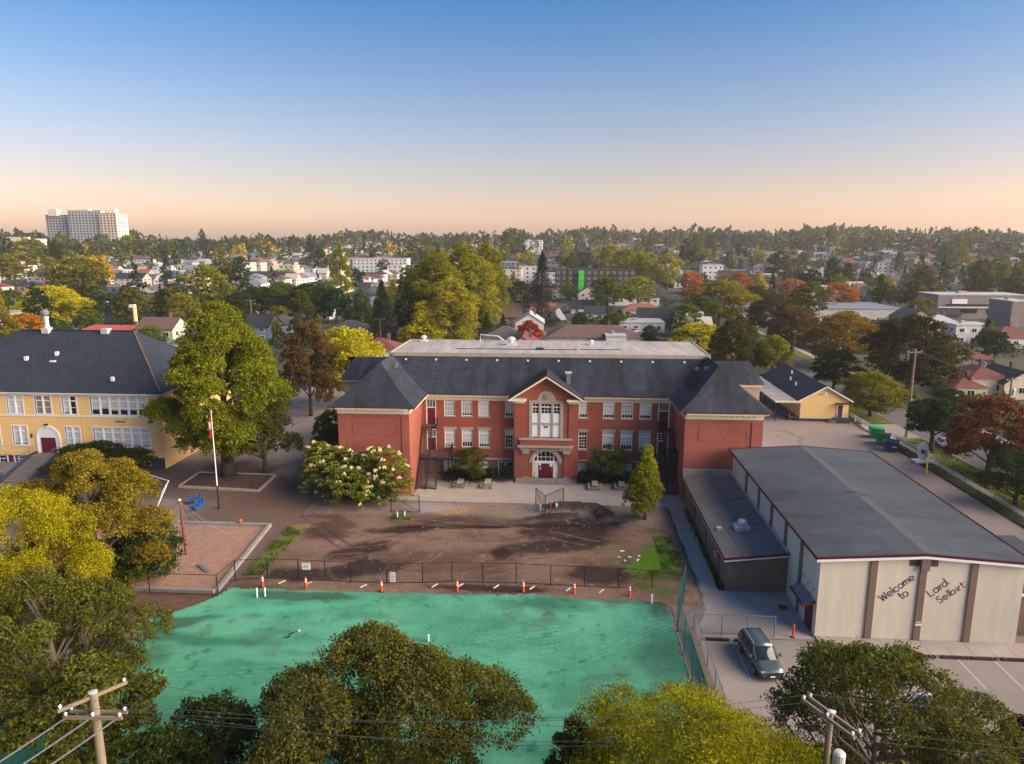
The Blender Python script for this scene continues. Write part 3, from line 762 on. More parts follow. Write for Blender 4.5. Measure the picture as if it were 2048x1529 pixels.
def door(parent, x0, x1, z0, z1, zt, Y, leaf='maroon', double=False):
    f = MB(); t = .13
    f.box(x0, x0 + t, Y - .03, Y + .12, z0, z1); f.box(x1 - t, x1, Y - .03, Y + .12, z0, z1); f.box(x0 + t, x1 - t, Y - .03, Y + .12, z1 - t, z1)
    if zt < z1 - .2: f.box(x0 + t, x1 - t, Y - .03, Y + .12, zt - .06, zt + .06)
    d = f.build('door', M['white'], parent)
    xm = (x0 + x1) / 2
    for a, b in (((x0 + t, xm - .008), (xm + .008, x1 - t)) if double else ((x0 + t, x1 - t),)):
        mb = MB().box(a, b, Y + .03, Y + .09, z0 + .02, zt - .06)
        for q in range(2):
            h = (zt - z0) / 2
            mb.box(a + .12, b - .12, Y + .018, Y + .03, z0 + .18 + q * h, z0 + h - .12 + q * h)
        mb.build('leaf', M[leaf], d)
    if zt < z1 - .2:
        MB().quad((x0 + t, Y + .08, zt + .06), (x1 - t, Y + .08, zt + .06), (x1 - t, Y + .08, z1 - t), (x0 + t, Y + .08, z1 - t)).build('pane', M['window_dark'], d)
        mu = MB()
        for i in (1, 2): x = x0 + t + (x1 - x0 - 2 * t) * i / 3; mu.box(x - .018, x + .018, Y + .04, Y + .075, zt + .06, z1 - t)
        n = max(2, round((z1 - zt) / .33))
        for i in range(1, n): z = zt + (z1 - t - zt) * i / n; mu.box(x0 + t, x1 - t, Y + .042, Y + .073, z - .018, z + .018)
        mu.build('muntin', M['white'], d)
    MB().box(x1 - t - .2, x1 - t - .12, Y - .03, Y + .02, z0 + .95, z0 + 1.15).build('handle', M['galv'], d)
    return d
for a, b in dr:
    door(S, a, b, 6.65, 10.0, 8.8, YF + .06); door(S, a, b, 3.2, 6.0, 4.95, YF + .06)
# wings: fronts with recessed panels, inner and outer sides, back
for x0, x1, pan in ((XL0, XL1, (-24.6, -18.4)), (XR0, XR1, (15.0, 21.3))):
    mb = MB(); a, b = pan
    Y = YW
    for (p0, p1, q0, q1) in ((x0, x1, 9.5, ZW), (x0, x1, 0, 1.2), (x0, a, 1.2, 9.5), (b, x1, 1.2, 9.5)):
        mb.quad((p0, Y, q0), (p1, Y, q0), (p1, Y, q1), (p0, Y, q1))
    d = .10
    mb.quad((a, Y, 1.2), (a, Y, 9.5), (a, Y + d, 9.5), (a, Y + d, 1.2)); mb.quad((b, Y, 1.2), (b, Y + d, 1.2), (b, Y + d, 9.5), (b, Y, 9.5))
    mb.quad((a, Y, 9.5), (b, Y, 9.5), (b, Y + d, 9.5), (a, Y + d, 9.5)); mb.quad((a, Y, 1.2), (a, Y + d, 1.2), (b, Y + d, 1.2), (b, Y, 1.2))
    mb.quad((a, Y + d, 1.2), (b, Y + d, 1.2), (b, Y + d, 9.5), (a, Y + d, 9.5))
    mb.build('wing_front', M['brick_pale'], S)
    fr = MB(); c0, c1 = a + .5, b - .5
    for z in (8.7, 7.35): fr.box(c0, c1, Y + d - .045, Y + d + .01, z - .045, z + .045)
    fr.box(c0 - .045, c0 + .045, Y + d - .045, Y + d + .01, 7.395, 8.655); fr.box(c1 - .045, c1 + .045, Y + d - .045, Y + d + .01, 7.395, 8.655)
    fr.build('panel_moulding', M['brick_pale'], S)
    for xx in (x0 + .45, x1 - .65):
        MB().box(xx, xx + .32, Y - .025, Y + .01, 9.72, 10.05).build('tile', M['stone'], S)
mb = MB()
mb.quad((XL1, YW, 0), (XL1, YF + .1, 0), (XL1, YF + .1, ZW), (XL1, YW, ZW)); mb.quad((XR0, YF + .1, 0), (XR0, YW, 0), (XR0, YW, ZW), (XR0, YF + .1, ZW))
mb.quad((XL0, YB, 0), (XL0, YW, 0), (XL0, YW, ZW), (XL0, YB, ZW)); mb.quad((XR1, YW, 0), (XR1, YB, 0), (XR1, YB, ZW), (XR1, YW, ZW))
mb.quad((XR1, YB, 0), (XL0, YB, 0), (XL0, YB, ZW), (XR1, YB, ZW))
mb.build('side_wall', M['brick'], S)
# cornice: frieze, soffit, gutter band, brackets
def cornice(path, closed=False, over=.75):
    fz = MB(); br = MB(); gt = MB()
    for (ax, ay), (bx, by), (nx, ny) in path:
        A = Vector((ax, ay, 0)); B = Vector((bx, by, 0)); N = Vector((nx, ny, 0)); T = (B - A).normalized()
        A2 = A; B2 = B
        for dz0, dz1, off in ((ZW - .45, ZW + .02, .06), (ZW + .02, ZW + .16, .16)):
            p = [A2 + N * off, B2 + N * off]
            fz.quad((p[0].x, p[0].y, dz0), (p[1].x, p[1].y, dz0), (p[1].x, p[1].y, dz1), (p[0].x, p[0].y, dz1))
            q = [A2, B2]
            fz.quad((q[0].x, q[0].y, dz0), (q[1].x, q[1].y, dz0), (p[1].x, p[1].y, dz0), (p[0].x, p[0].y, dz0))
        e = over
        fz.quad(A + Vector((0, 0, ZW + .161)), B + Vector((0, 0, ZW + .161)), B + N * e + T * 0 + Vector((0, 0, ZW + .161)), A + N * e + Vector((0, 0, ZW + .161)))
        a = A + N * e; b = B + N * e
        gt.bar((a.x, a.y, ZW + .30), (b.x, b.y, ZW + .30), .10, .26)
        L = (B - A).length; n = int(L / .62)
        for i in range(n + 1):
            c = A + T * (L * (i + .5) / (n + 1)) + N * (e * .5)
            br.bar(tuple(A + T * (L * (i + .5) / (n + 1)) + N * .1 + Vector((0, 0, ZW + .085))), tuple(A + T * (L * (i + .5) / (n + 1)) + N * (e - .06) + Vector((0, 0, ZW + .085))), .17, .13)
    return fz, br, gt
pth = [((XL0 - .0, YW), (XL1 + .0, YW), (0, -1)), ((XL1, YW), (XL1, YF), (1, 0)), ((XL1, YF), (-5.7, YF), (0, -1)), ((2.1, YF), (XR0, YF), (0, -1)), ((XR0, YF), (XR0, YW), (-1, 0)), ((XR0, YW), (XR1, YW), (0, -1)),
       ((XR1, YW), (XR1, YB), (1, 0)), ((XL0, YB), (XL0, YW), (-1, 0))]
for sub in ([pth[7]] + pth[0:3], pth[3:7]):
    fz, br, gt = cornice(sub)
    fz.build('cornice', M['cream'], S); br.build('brackets', M['cream'], S, kind='stuff'); gt.build('gutter', M['cream'], S)
# roof
e = ZE
LX0, LX1, RX0, RX1 = XL0 - .85, XL1 + .8, XR0 - .8, XR1 + .85
EY, WY, BY = YF - .85, YW - .85, YB + .8
FL, FR, FY0, FY1 = -22.3, 18.6, 91.0, 103.6
APL = (-21.75, 82.8, 15.15); APR = (18.2, 82.8, 15.15)
rL = (FL, FY0, TOP); rR = (FR, FY0, TOP); bL = (FL, FY1, TOP); bR = (FR, FY1, TOP)
mb = MB()
slope(mb, (LX1, EY, e), (RX0, EY, e), rR, rL)
slope(mb, (LX0, WY, e), (LX1, WY, e), APL, APL)
slope(mb, (LX1, WY, e), (LX1, EY, e), rL, APL)
slope(mb, (LX0, BY, e), (LX0, WY, e), APL, bL)
slope(mb, (RX0, WY, e), (RX1, WY, e), APR, APR)
slope(mb, (RX0, EY, e), (RX0, WY, e), APR, rR)
slope(mb, (RX1, WY, e), (RX1, BY, e), bR, APR)
slope(mb, (RX1, BY, e), (LX0, BY, e), bL, bR)
roof = mb.build('roof', M['shingle'], S)
MB().bar((LX1 + .3, EY - .04, e - .05), (RX0 - .3, EY - .04, e - .05), .1, .12).build('eave_edge', M['maroon_dark'], roof)
for a, b in (((LX0, WY - .04), (LX1, WY - .04)), ((RX0, WY - .04), (RX1, WY - .04)), ((LX1 + .04, WY), (LX1 + .04, EY)), ((RX0 - .04, WY), (RX0 - .04, EY)), ((RX1 + .04, WY), (RX1 + .04, BY)), ((LX0 - .04, WY), (LX0 - .04, BY))):
    MB().bar((*a, e - .05), (*b, e - .05), .1, .12).build('eave_edge', M['maroon_dark'], roof)
fr = MB().box(FL - .1, FR + .1, FY0 - .15, FY1 + .1, TOP - .1, TOP + .16).build('flat_roof', M['membrane'], S)
p = MB().box(FL - .18, FR + .18, FY0 - .28, FY0 - .1, TOP - .22, TOP + .26)
p.box(FL - .18, FR + .18, FY1 + .1, FY1 + .25, TOP - .2, TOP + .26); p.box(FL - .3, FL - .1, FY0 - .1, FY1 + .1, TOP - .2, TOP + .26); p.box(FR + .1, FR + .3, FY0 - .1, FY1 + .1, TOP - .2, TOP + .26)
p.build('parapet_fascia', M['stone'], S)
for i in range(12):
    MB().box(-20.2 + i * 3.25, -20.2 + i * 3.25 + .02, FY0 - .29, FY0 - .275, TOP - .2, TOP + .25).build('fascia_joint', M['brown'], S)
# roof fittings
MB().box(-14.5, 2.0, 94.9, 95.05, TOP + .16, TOP + .24).build('cable_tray', M['black'], S)
MB().box(2.4, 8.0, 95.3, 95.42, TOP + .16, TOP + .24).build('cable_tray', M['black'], S)
MB().box(-3.5, -2.5, 94.6, 95.4, TOP + .16, TOP + .4).build('roof_hatch', M['black'], S)
def roof_fan(x, y, z, s, par, nm='roof_ventilator'):
    v = MB().box(x - s * .6, x + s * .6, y - s * .6, y + s * .6, z, z + s * .35).build(nm, M['galv_white'], par)
    MB().lathe([(s * .3, z + s * .35), (s * .32, z + s * .7), (s * .62, z + s * .72), (s * .62, z + s * .85), (s * .4, z + s * 1.1), (s * .15, z + s * 1.16)], x, y, 14).build('cowl', M['galv_white'], v)
roof_fan(-20.2, 102, TOP + .16, .8, S); roof_fan(-7.2, 99.5, TOP + .16, 1.0, S); roof_fan(4.1, 100.3, TOP + .16, .6, S)
MB().tube([(-12, 103.2, TOP + .2), (-12, 103.2, TOP + 1.1), (-9.4, 103.2, TOP + .9), (-8.6, 103.2, TOP + .3)], .09, 6).build('exhaust_pipe', M['galv_white'], S)
def on_slope(y): # height on the main front slope
    t = (y - EY) / (FY0 - EY); ym = .38; zm = e + (TOP - e) * .38 - .32
    return e + (zm - e) * t / ym if t < ym else zm + (TOP - zm) * (t - ym) / (1 - ym)
for i in range(10):
    x = -20.3 + i * 3.98; y = 90.35; z = on_slope(y)
    MB().box(x - .13, x + .13, y - .13, y + .14, z - .12, z + .07).build('roof_vent', M['white'], S)
for x, y, z in ((16.6, 87.5, 13.9), (17.4, 85.7, 14.25), (-20.9, 87.5, 14.1), (-20.6, 85.6, 14.1)):
    MB().box(x - .2, x + .2, y - .2, y + .2, z - .1, z + .25).build('roof_vent', M['galv'], S)
# lower rear roofs left and right
for sx0, sx1, ox in ((-31.4, XL0, -1), (XR1, 27.6, 1)):
    mb = MB(); a, b = (sx0 - .5, sx1) if ox < 0 else (sx0, sx1 + .5)
    out = a if ox < 0 else b; inn = b if ox < 0 else a
    mb.quad((min(out, inn), 98.6, 9.9), (max(out, inn), 98.6, 9.9), (max(out, inn) - (1.2 if ox > 0 else 0) + (2.6 if ox < 0 else 0), 102.6, 12.6), (min(out, inn) + (1.2 if ox < 0 else 0) - (2.6 if ox > 0 else 0), 102.6, 12.6))
    mb.quad((max(out, inn), 106.8, 9.9), (min(out, inn), 106.8, 9.9), (min(out, inn), 102.6, 12.6), (max(out, inn), 102.6, 12.6))
    mb.quad((out, 98.6, 9.9), (out, 106.8, 9.9), (out - ox * 1.2, 102.6, 12.6)) if ox > 0 else mb.quad((out, 106.8, 9.9), (out, 98.6, 9.9), (out - ox * 1.2, 102.6, 12.6))
    mb.build('rear_roof', M['shingle'], S)
    MB().box(min(sx0, sx1), max(sx0, sx1), 99.2, 106.2, 0, 9.5).build('rear_wing', M['stone'], S)
    MB().box(min(sx0, sx1) - .2, max(sx0, sx1) + .2, 98.9, 106.5, 9.5, 9.88).build('rear_cornice', M['cream'], S)

# entrance pavilion
PX0, PX1 = -5.7, 2.1; CX = -1.8
ah = 2.35                                  # spring of the entrance arch
mb = MB()
segs = 18; R_ = 1.62; ac = (-1.85, ah)
H0, H1 = -3.5, -0.2
win = (-3.72, 0.02, 5.62, 10.0)
def P(x, z): return (x, YP, z)
zb = 3.98
mb.quad(P(PX0, 0), P(H0, 0), P(H0, ah), P(PX0, ah)); mb.quad(P(H1, 0), P(PX1, 0), P(PX1, ah), P(H1, ah))
arc = [(ac[0] - R_ * math.cos(math.pi * i / segs), ac[1] + R_ * .92 * math.sin(math.pi * i / segs)) for i in range(segs + 1)]
mb.quad(P(PX0, ah), P(arc[0][0], ah), P(arc[0][0], zb), P(PX0, zb)); mb.quad(P(arc[-1][0], ah), P(PX1, ah), P(PX1, zb), P(arc[-1][0], zb))
for (a, b), (c, d) in zip(arc[:-1], arc[1:]): mb.quad(P(a, b), P(c, d), P(c, zb), P(a, zb))
mb.quad(P(PX0, zb), P(PX1, zb), P(PX1, win[2]), P(PX0, win[2]))
mb.quad(P(PX0, win[2]), P(win[0], win[2]), P(win[0], win[3]), P(PX0, win[3])); mb.quad(P(win[1], win[2]), P(PX1, win[2]), P(PX1, win[3]), P(win[1], win[3]))
mb.quad(P(PX0, win[3]), P(PX1, win[3]), P(PX1, 10.4), P(CX, 13.25), P(PX0, 10.4))
mb.quad((PX0, YF + .1, 0), (PX0, YP, 0), (PX0, YP, 10.4), (PX0, YF + .1, 10.4)); mb.quad((PX1, YP, 0), (PX1, YF + .1, 0), (PX1, YF + .1, 10.4), (PX1, YP, 10.4))
pav = mb.build('pavilion', M['brick'], S)
# corner piers
for a, b in ((-5.75, -4.55), (.95, 2.15)):
    MB().box(a, b, YP - .16, YP - .002, 0, 9.9).build('pier', M['brick'], pav)
    MB().box(a - .06, b + .06, YP - .26, YP, 9.9, 10.45).build('pier_cap', M['cream'], pav)
# gable roof
ex0, ex1, ez, az, fy = -6.45, 2.85, 10.55, 13.55, 84.05
mb = MB()
for sx, q in ((ex0, 1), (ex1, -1)):
    a = [(sx, fy, ez), (CX, fy, az), (CX, 90.2, az), (sx, 86.5, ez)]
    mb.quad(*(a if q > 0 else a[::-1])); 
g = mb.build('gable_roof', M['shingle'], S)
for sx in (ex0, ex1):
    MB().bar((sx, fy, ez - .16), (CX, fy, az - .16), .30, .26).build('barge_board', M['cream'], g)
    MB().bar((sx, fy - .1, ez - .0), (CX, fy - .1, az - .0), .14, .12).build('gable_edge', M['maroon_dark'], g)
    MB().quad((sx, fy, ez - .12), (CX, fy, az - .12), (CX, YP + .1, az - .12), (sx, YP + .1, ez - .12)).build('soffit', M['cream'], g)
    for i in range(9):
        t = (i + .6) / 9.6; x = sx + (CX - sx) * t; z = ez + (az - ez) * t - .26
        MB().bar((x, fy + .18, z), (x, YP, z), .16, .16).build('bracket', M['cream'], g)
    x = sx; s = 1 if sx < CX else -1
    MB().box(min(x, x + s * 2.2), max(x, x + s * 2.2), fy + .02, YP + .05, 10.28, 10.5).build('cornice_return', M['cream'], g)
MB().box(.6, 1.1, 87.4, 87.9, 11.6, 13.2).build('chimney', M['galv'], S)
MB().box(.45, 1.25, 87.25, 88.05, 13.2, 13.35).build('chimney_cap', M['galv_white'], S)
# big window with stone surround
sr = MB(); y0, y1 = YP - .07, YP + .2
a, b, c, d = -3.95, .25, 5.55, 10.25
sr.box(a, -3.55, y0, y1, c, d); sr.box(-.12, b, y0, y1, c, d); sr.box(-3.55, -.12, y0, y1, 9.88, d)
sr.box(-2.72, -2.5, y0 + .03, y1, c, 9.88); sr.box(-1.18, -.96, y0 + .03, y1, c, 9.88); sr.box(-3.55, -2.72, y0 + .03, y1, 7.2, 7.42); sr.box(-2.5, -1.18, y0 + .03, y1, 7.2, 7.42); sr.box(-.96, -.12, y0 + .03, y1, 7.2, 7.42)
sur = sr.build('stone_surround', M['stone'], pav)
crest = [( -3.0, 10.25), (-.7, 10.25), (-.72, 10.55)] + [(-1.85 + 1.0 * math.cos(t), 10.55 + .85 * math.sin(t)) for t in np.linspace(0.15, math.pi - .15, 14)] + [(-2.98, 10.55)]
MB().prism(crest, YP - .08, YP + .05).build('crest', M['stone'], pav)
cr = MB(); cr.lathe([(.02, 0), (.30, .02), (.36, .1), (.05, .14)], 0, 0, 14)
cr.v = [(-1.85 + x, YP - .08 - z, 10.72 + y * 1.15) for x, y, z in cr.v]
cr.build('carved_shield', mat('carved_stone', (0.24, 0.2, 0.17), var=0.3, scale=8), pav)
for x0, x1, n in ((-3.55, -2.72, 2), (-2.5, -1.18, 3), (-.96, -.12, 2)):
    w = window(pav, x0, x1, 8.55, 9.88, YP, n, 2, 0.36, 1, fw=.06)
    MB().box(x0, x1, YP + .08, YP + .14, 7.42, 8.55).build('panel', M['white_panel'], pav)
    MB().box(x0, x1, YP + .08, YP + .14, 5.62, 7.2).build('panel', M['white_panel'], pav)
MB().box(-2.1, -1.6, YP + .04, YP + .09, 6.75, 7.05).build('vent_grille', M['brown'], pav)
# balcony parapet, ledge and frieze
MB().box(-5.0, 1.3, YP - .5, YP - .002, 4.68, 5.35).build('balcony', M['brick'], pav)
MB().box(-5.15, 1.42, YP - .6, YP - .001, 5.35, 5.5).build('balcony_coping', M['stone'], pav)
MB().box(-5.3, 1.55, YP - .85, YP - .003, 4.46, 4.66).build('ledge', M['stone'], pav)
MB().box(-5.05, 1.35, YP - .45, YP - .004, 3.98, 4.45).build('frieze', M['stone'], pav)
rr = random.Random(2)
for i in range(15):
    x = -3.75 + i * .26
    h = rr.uniform(.16, .24)
    MB().box(x, x + rr.uniform(.1, .19), YP - .475, YP - .44, 4.1, 4.1 + h).build('carved_letter', M['brown'], pav)
for x in (-4.75, .3):
    MB().box(x, x + .85, YP - .52, YP - .006, 3.62, 3.98).build('corbel', M['stone'], pav)
    MB().box(x + .1, x + .75, YP - .14, YP - .004, .25, 3.62).build('pilaster', M['brick'], pav)
    MB().box(x + .0, x + .85, YP - .22, YP - .003, 0, .5).build('plinth', M['stone'], pav)
# arch ring, fanlight and doors
ring = MB()
for i in range(segs):
    t0, t1 = math.pi * i / segs, math.pi * (i + 1) / segs
    pts = [(ac[0] - r * math.cos(t), ac[1] + r * .92 * math.sin(t)) for r, t in ((R_, t0), (2.02, t0), (2.02, t1), (R_, t1))]
    ring.prism(pts, YP - .12, YP + .3)
ring.build('arch_stone', M['stone'], pav)
MB().box(-3.55, -2.92, YP + .16, YP + .3, .3, 2.35).build('side_panel', M['cream'], pav)
MB().box(-.78, -.15, YP + .16, YP + .3, .3, 2.35).build('side_panel', M['cream'], pav)
fan = MB().prism([(ac[0] - 1.6 * math.cos(math.pi * i / segs), ac[1] + 1.48 * math.sin(math.pi * i / segs)) for i in range(segs + 1)], YP + .30, YP + .32).build('fanlight', M['window_dark'], pav)
fm = MB(); fm.box(-3.5, -.2, YP + .2, YP + .3, 2.28, 2.48)
for x in (-2.86, -.84): fm.box(x - .07, x + .07, YP + .2, YP + .3, 2.48, 3.5)
for x in (-2.4, -1.85, -1.3): fm.box(x - .022, x + .022, YP + .25, YP + .3, 2.48, 3.75)
fm.box(-2.79, -.91, YP + .25, YP + .3, 2.96, 3.01)
for i in range(segs):
    t0, t1 = math.pi * i / segs, math.pi * (i + 1) / segs
    pts = [(ac[0] - r * math.cos(t), ac[1] + r * .92 * math.sin(t)) for r, t in ((1.46, t0), (1.60, t0), (1.60, t1), (1.46, t1))]
    fm.prism(pts, YP + .2, YP + .29)
fm.build('fanlight_frame', M['white'], fan)
dd = door(pav, -2.92, -.78, .3, 2.3, 2.27, YP + .2, double=True)
for x, z, w_, h_ in ((-2.7, 1.85, .26, .3), (-2.55, 1.35, .14, .28), (-1.35, 1.75, .36, .4)):
    MB().box(x, x + w_, YP + .195, YP + .212, z, z + h_).build('notice', M['reflect'], dd)
MB().box(-4.6, -4.1, YP - .17, YP - .142, 1.9, 2.15).build('plaque', M['brown'], pav)
# entrance steps
st = thing('entrance_steps', 'three wide grey stone steps in front of the maroon double doors', 'steps', (-1.8, 84, 0))
for i in range(3):
    MB().box(-5.55 - (.1 if i == 0 else 0), 2.0 + (.1 if i == 0 else 0), 83.35 + i * .38, 84.98, .03 + i * .1, .03 + (i + 1) * .1 - .002).build('step', M['conc'], st)
for x in (-3.25, -.45):
    MB().tube([(x, 83.2, .0), (x, 83.2, .95), (x, 84.6, 1.2), (x, 84.6, .3)], .025, 6).build('handrail', M['black'], st)

# steel fire stairs in the two corners
def fire_stair(mx, lab):
    """mx maps left-hand x to the wanted side"""
    r = thing('fire_stair', lab, 'stairs', (mx(-16.5), 83, 0))
    def bx(nm, x0, x1, *rest, m='steel_dark'):
        a, b = sorted((mx(x0), mx(x1))); MB().box(a, b, *rest).build(nm, M[m], r)
    n = 17
    for i in range(n):
        z = 3.1 * (i + 1) / (n + 1); y = 80.7 + 2.9 * i / n
        for a, b in ((-17.3, -16.2), (-16.1, -15.0)):
            bx('tread', a, b, y, y + .2, z - .035, z, m='tread')
    for x in (-17.36, -16.15, -14.95):
        MB().bar((mx(x), 80.6, .05), (mx(x), 83.6, 3.15), .07, .28).build('stringer', M['steel_dark'], r)
        MB().tube([(mx(x), 80.6, 0), (mx(x), 80.6, 1.0), (mx(x), 83.5, 4.1)], .03, 6).build('handrail', M['steel_dark'], r)
    bx('landing', -17.4, -13.7, 83.5, 86.4, 3.08, 3.2, m='tread'); bx('landing_edge', -17.42, -13.68, 83.42, 83.5, 2.85, 3.19)
    for x, y in ((-17.3, 83.6), (-13.8, 83.6), (-13.8, 86.2), (-15.4, 83.6)): bx('post', x - .06, x + .06, y - .06, y + .06, 0, 3.08)
    for i in range(16):
        z = 3.2 + 3.4 * (i + 1) / 17; y = 83.7 + 2.0 * i / 16
        bx('tread', -17.35, -16.25, y, y + .18, z - .035, z, m='tread')
    for x in (-17.42, -16.2):
        MB().bar((mx(x), 83.6, 3.25), (mx(x), 85.8, 6.6), .07, .26).build('stringer', M['steel_dark'], r)
        MB().bar((mx(x), 83.6, 4.15), (mx(x), 85.8, 7.6), .05, .05).build('handrail', M['steel_dark'], r)
    bx('landing', -17.4, -15.6, 85.6, 86.42, 6.5, 6.62, m='tread'); bx('landing_edge', -16.2, -15.55, 85.5, 85.6, 6.25, 6.62)
    pr = MB()
    for x in np.arange(-15.5, -13.7, .16): pr.box(min(mx(x), mx(x + .025)), max(mx(x), mx(x + .025)), 83.5, 83.54, 3.2, 4.2)
    pr.build('railing', M['steel_dark'], r, kind='stuff'); pr = MB()
    for y in np.arange(83.5, 86.4, .14): pr.box(mx(-13.7) - .02, mx(-13.7) + .02, y, y + .03, 3.2, 4.3)
    pr.build('railing', M['steel_dark'], r, kind='stuff'); pr = MB()
    for y in np.arange(85.5, 86.4, .12): pr.box(mx(-15.55) - .02, mx(-15.55) + .02, y, y + .03, 6.62, 7.6)
    pr.build('railing', M['steel_dark'], r, kind='stuff')
    for z in (3.7, 4.3): MB().bar((mx(-13.7), 83.5, z), (mx(-13.7), 86.4, z), .05).build('rail', M['steel_dark'], r)
    MB().bar((mx(-15.55), 85.5, 7.6), (mx(-15.55), 86.4, 7.6), .06).build('rail', M['steel_dark'], r)
    return r
fire_stair(lambda x: x, 'dark steel fire stair in the left corner of the brick school')
fire_stair(lambda x: -3.65 - x, 'dark steel fire stair in the right corner, behind the young yellow-green tree')
MB().box(13.0, 13.85, 82.2, 83.2, 2.2, 4.9).build('stair_screen', M['black'], bpy.data.objects['fire_stair.001'])

# ------------------------------------------------------------------ gymnasium and annex
G = thing('gymnasium', 'cream gymnasium with grey low-gabled roof and purple lettering on its end wall', 'gymnasium', (26.3, 64, 0))
GX0, GX1, GY0, GY1, GE, GR = 19.2, 33.6, 50.25, 77.6, 6.45, 6.95
gm = (GX0 + GX1) / 2
mb = MB()
mb.quad((GX0, GY0, 0), (GX1, GY0, 0), (GX1, GY0, GE), (gm, GY0, GR), (GX0, GY0, GE))
mb.quad((GX1, GY1, 0), (GX0, GY1, 0), (GX0, GY1, GE), (gm, GY1, GR), (GX1, GY1, GE))
mb.quad((GX0, GY1, 0), (GX0, GY0, 0), (GX0, GY0, GE), (GX0, GY1, GE)); mb.quad((GX1, GY0, 0), (GX1, GY1, 0), (GX1, GY1, GE), (GX1, GY0, GE))
mb.build('wall', M['gymwall'], G)
mb = MB(); o = .45
for z, zz in ((.0, 0), (.22, 1)):
    pass
x0, x1, y0, y1 = GX0 - o, GX1 + o, GY0 - o, GY1 + .3
t = .16
mb.quad((x0, y0, GE + t), (gm, y0, GR + t), (gm, y1, GR + t), (x0, y1, GE + t)); mb.quad((gm, y0, GR + t), (x1, y0, GE + t), (x1, y1, GE + t), (gm, y1, GR + t))
mb.quad((x0, y0, GE - .02), (x0, y1, GE - .02), (gm, y1, GR - .02), (gm, y0, GR - .02)); mb.quad((gm, y0, GR - .02), (gm, y1, GR - .02), (x1, y1, GE - .02), (x1, y0, GE - .02))
gr = mb.build('roof', M['gymroof'], G)
for (a, za), (b, zb_) in (((x0, GE), (gm, GR)), ((gm, GR), (x1, GE))):
    for yy in (y0, y1):
        MB().quad((a, yy - .02, za + .0), (b, yy - .02, zb_ + .0), (b, yy - .02, zb_ + .2), (a, yy - .02, za + .2)).build('fascia', M['maroon_dark'], G)
        MB().quad((a, yy - .02, za - .2), (b, yy - .02, zb_ - .2), (b, yy - .02, zb_), (a, yy - .02, za)).build('white_fascia', M['white'], G)
        MB().bar((a, yy, za + .17), (b, yy, zb_ + .17), .12, .07).build('roof_edge', M['maroon_dark'], G)
for xx, s in ((x0, -1), (x1, 1)):
    MB().box(min(xx, xx + s * .04), max(xx, xx + s * .04), y0, y1, GE - .04, GE + .2).build('fascia', M['maroon_dark'], G)
    MB().bar((xx, y0, GE + .18), (xx, y1, GE + .18), .1, .06).build('roof_edge', M['maroon_dark'], G)
# felt joints on the roof
def rz(x): return GR + t - abs(x - gm) * (GR - GE) / (gm - x0) + .004
for xx in (21.0, 24.2, 28.6, 31.2):
    MB().quad((xx - .03, y0, rz(xx)), (xx + .03, y0, rz(xx)), (xx + .03, y1, rz(xx)), (xx - .03, y1, rz(xx))).build('felt_joint', M['gymroof_seam'], gr)
pm = mat('pale_felt_wear', (0.078, 0.083, 0.093), 0.85, var=0.1, scale=1, fine=0.1)
MB().quad((gm + .05, y0, rz(gm + .05)), (gm + .75, y0, rz(gm + .75)), (gm + .7, y1, rz(gm + .7)), (gm + .05, y1, rz(gm + .05))).build('ridge_felt', pm, gr)
for a, b, c in ((26.4, 63.0, .55), (26.9, 62.3, .35)):
    MB().prism([(a + c * 1.1 * math.cos(q) , b + c * .5 * math.sin(q)) for q in np.linspace(0, 6.1, 11)], rz(27) - .02, rz(26.6) + .02, 'xy').build('roof_patch', M['gymroof_seam'], gr)
# pilasters
for x in (23.0, 26.5, 30.05):
    MB().box(x - .24, x + .24, GY0 - .14, GY0 - .002, 0.0, GE - .12 + (.3 if abs(x - gm) < 1 else .08)).build('pilaster', M['brown_trim'], G)
MB().box(26.5 - .3, 26.5 + .3, GY0 - .34, GY0 - .142, 5.75, 6.75).build('downpipe_head', M['brown_trim'], G)
for y in (54.15, 58.2, 62.4, 66.7, 71.4):
    MB().box(GX0 - .14, GX0 - .002, y - .24, y + .24, 0.0, GE - .1).build('pilaster', M['brown_trim'], G)
for a, b in ((25.5, 26.19), (26.81, 27.5)):
    v = MB().box(a, b, GY0 - .05, GY0 - .002, 6.0, 6.6).build('vent', M['brown'], G)
    s = MB()
    for k in range(5): s.box(a + .04, b - .04, GY0 - .075, GY0 - .05, 6.05 + k * .11, 6.11 + k * .11)
    s.build('louvre', M['maroon_dark'], v)
MB().box(26.3, 26.72, GY0 - .18, GY0 - .142, 1.35, 1.5).build('small_sign', M['white'], G)
MB().box(26.34, 26.68, GY0 - .178, GY0 - .142, 1.6, 1.66).build('small_sign', M['white'], G)
# side door with awning
dr_ = MB().box(GX0 - .05, GX0 - .003, 50.95, 52.45, .02, 2.15).build('door', M['maroon'], G)
MB().box(GX0 - .062, GX0 - .05, 51.69, 51.72, .05, 2.1).build('door_gap', M['maroon_dark'], dr_)
aw = MB()
aw.quad((GX0, 50.6, 2.75), (GX0, 53.6, 2.75), (18.3, 53.6, 2.45), (18.3, 50.6, 2.45)); aw.quad((GX0, 50.6, 2.69), (18.3, 50.6, 2.39), (18.3, 53.6, 2.39), (GX0, 53.6, 2.69))
aw = aw.build('awning', M['galv'], G)
MB().box(18.24, 18.32, 50.56, 53.64, 2.3, 2.5).build('awning_edge', M['maroon'], aw)
MB().bar((GX0, 50.56, 2.68), (18.3, 50.56, 2.4), .06, .2).build('awning_edge', M['maroon'], aw)
for y in (50.9, 52.1, 53.3):
    MB().bar((18.4, y, 2.5), (GX0, y, 3.7), .03).build('tie_rod', M['black'], aw)
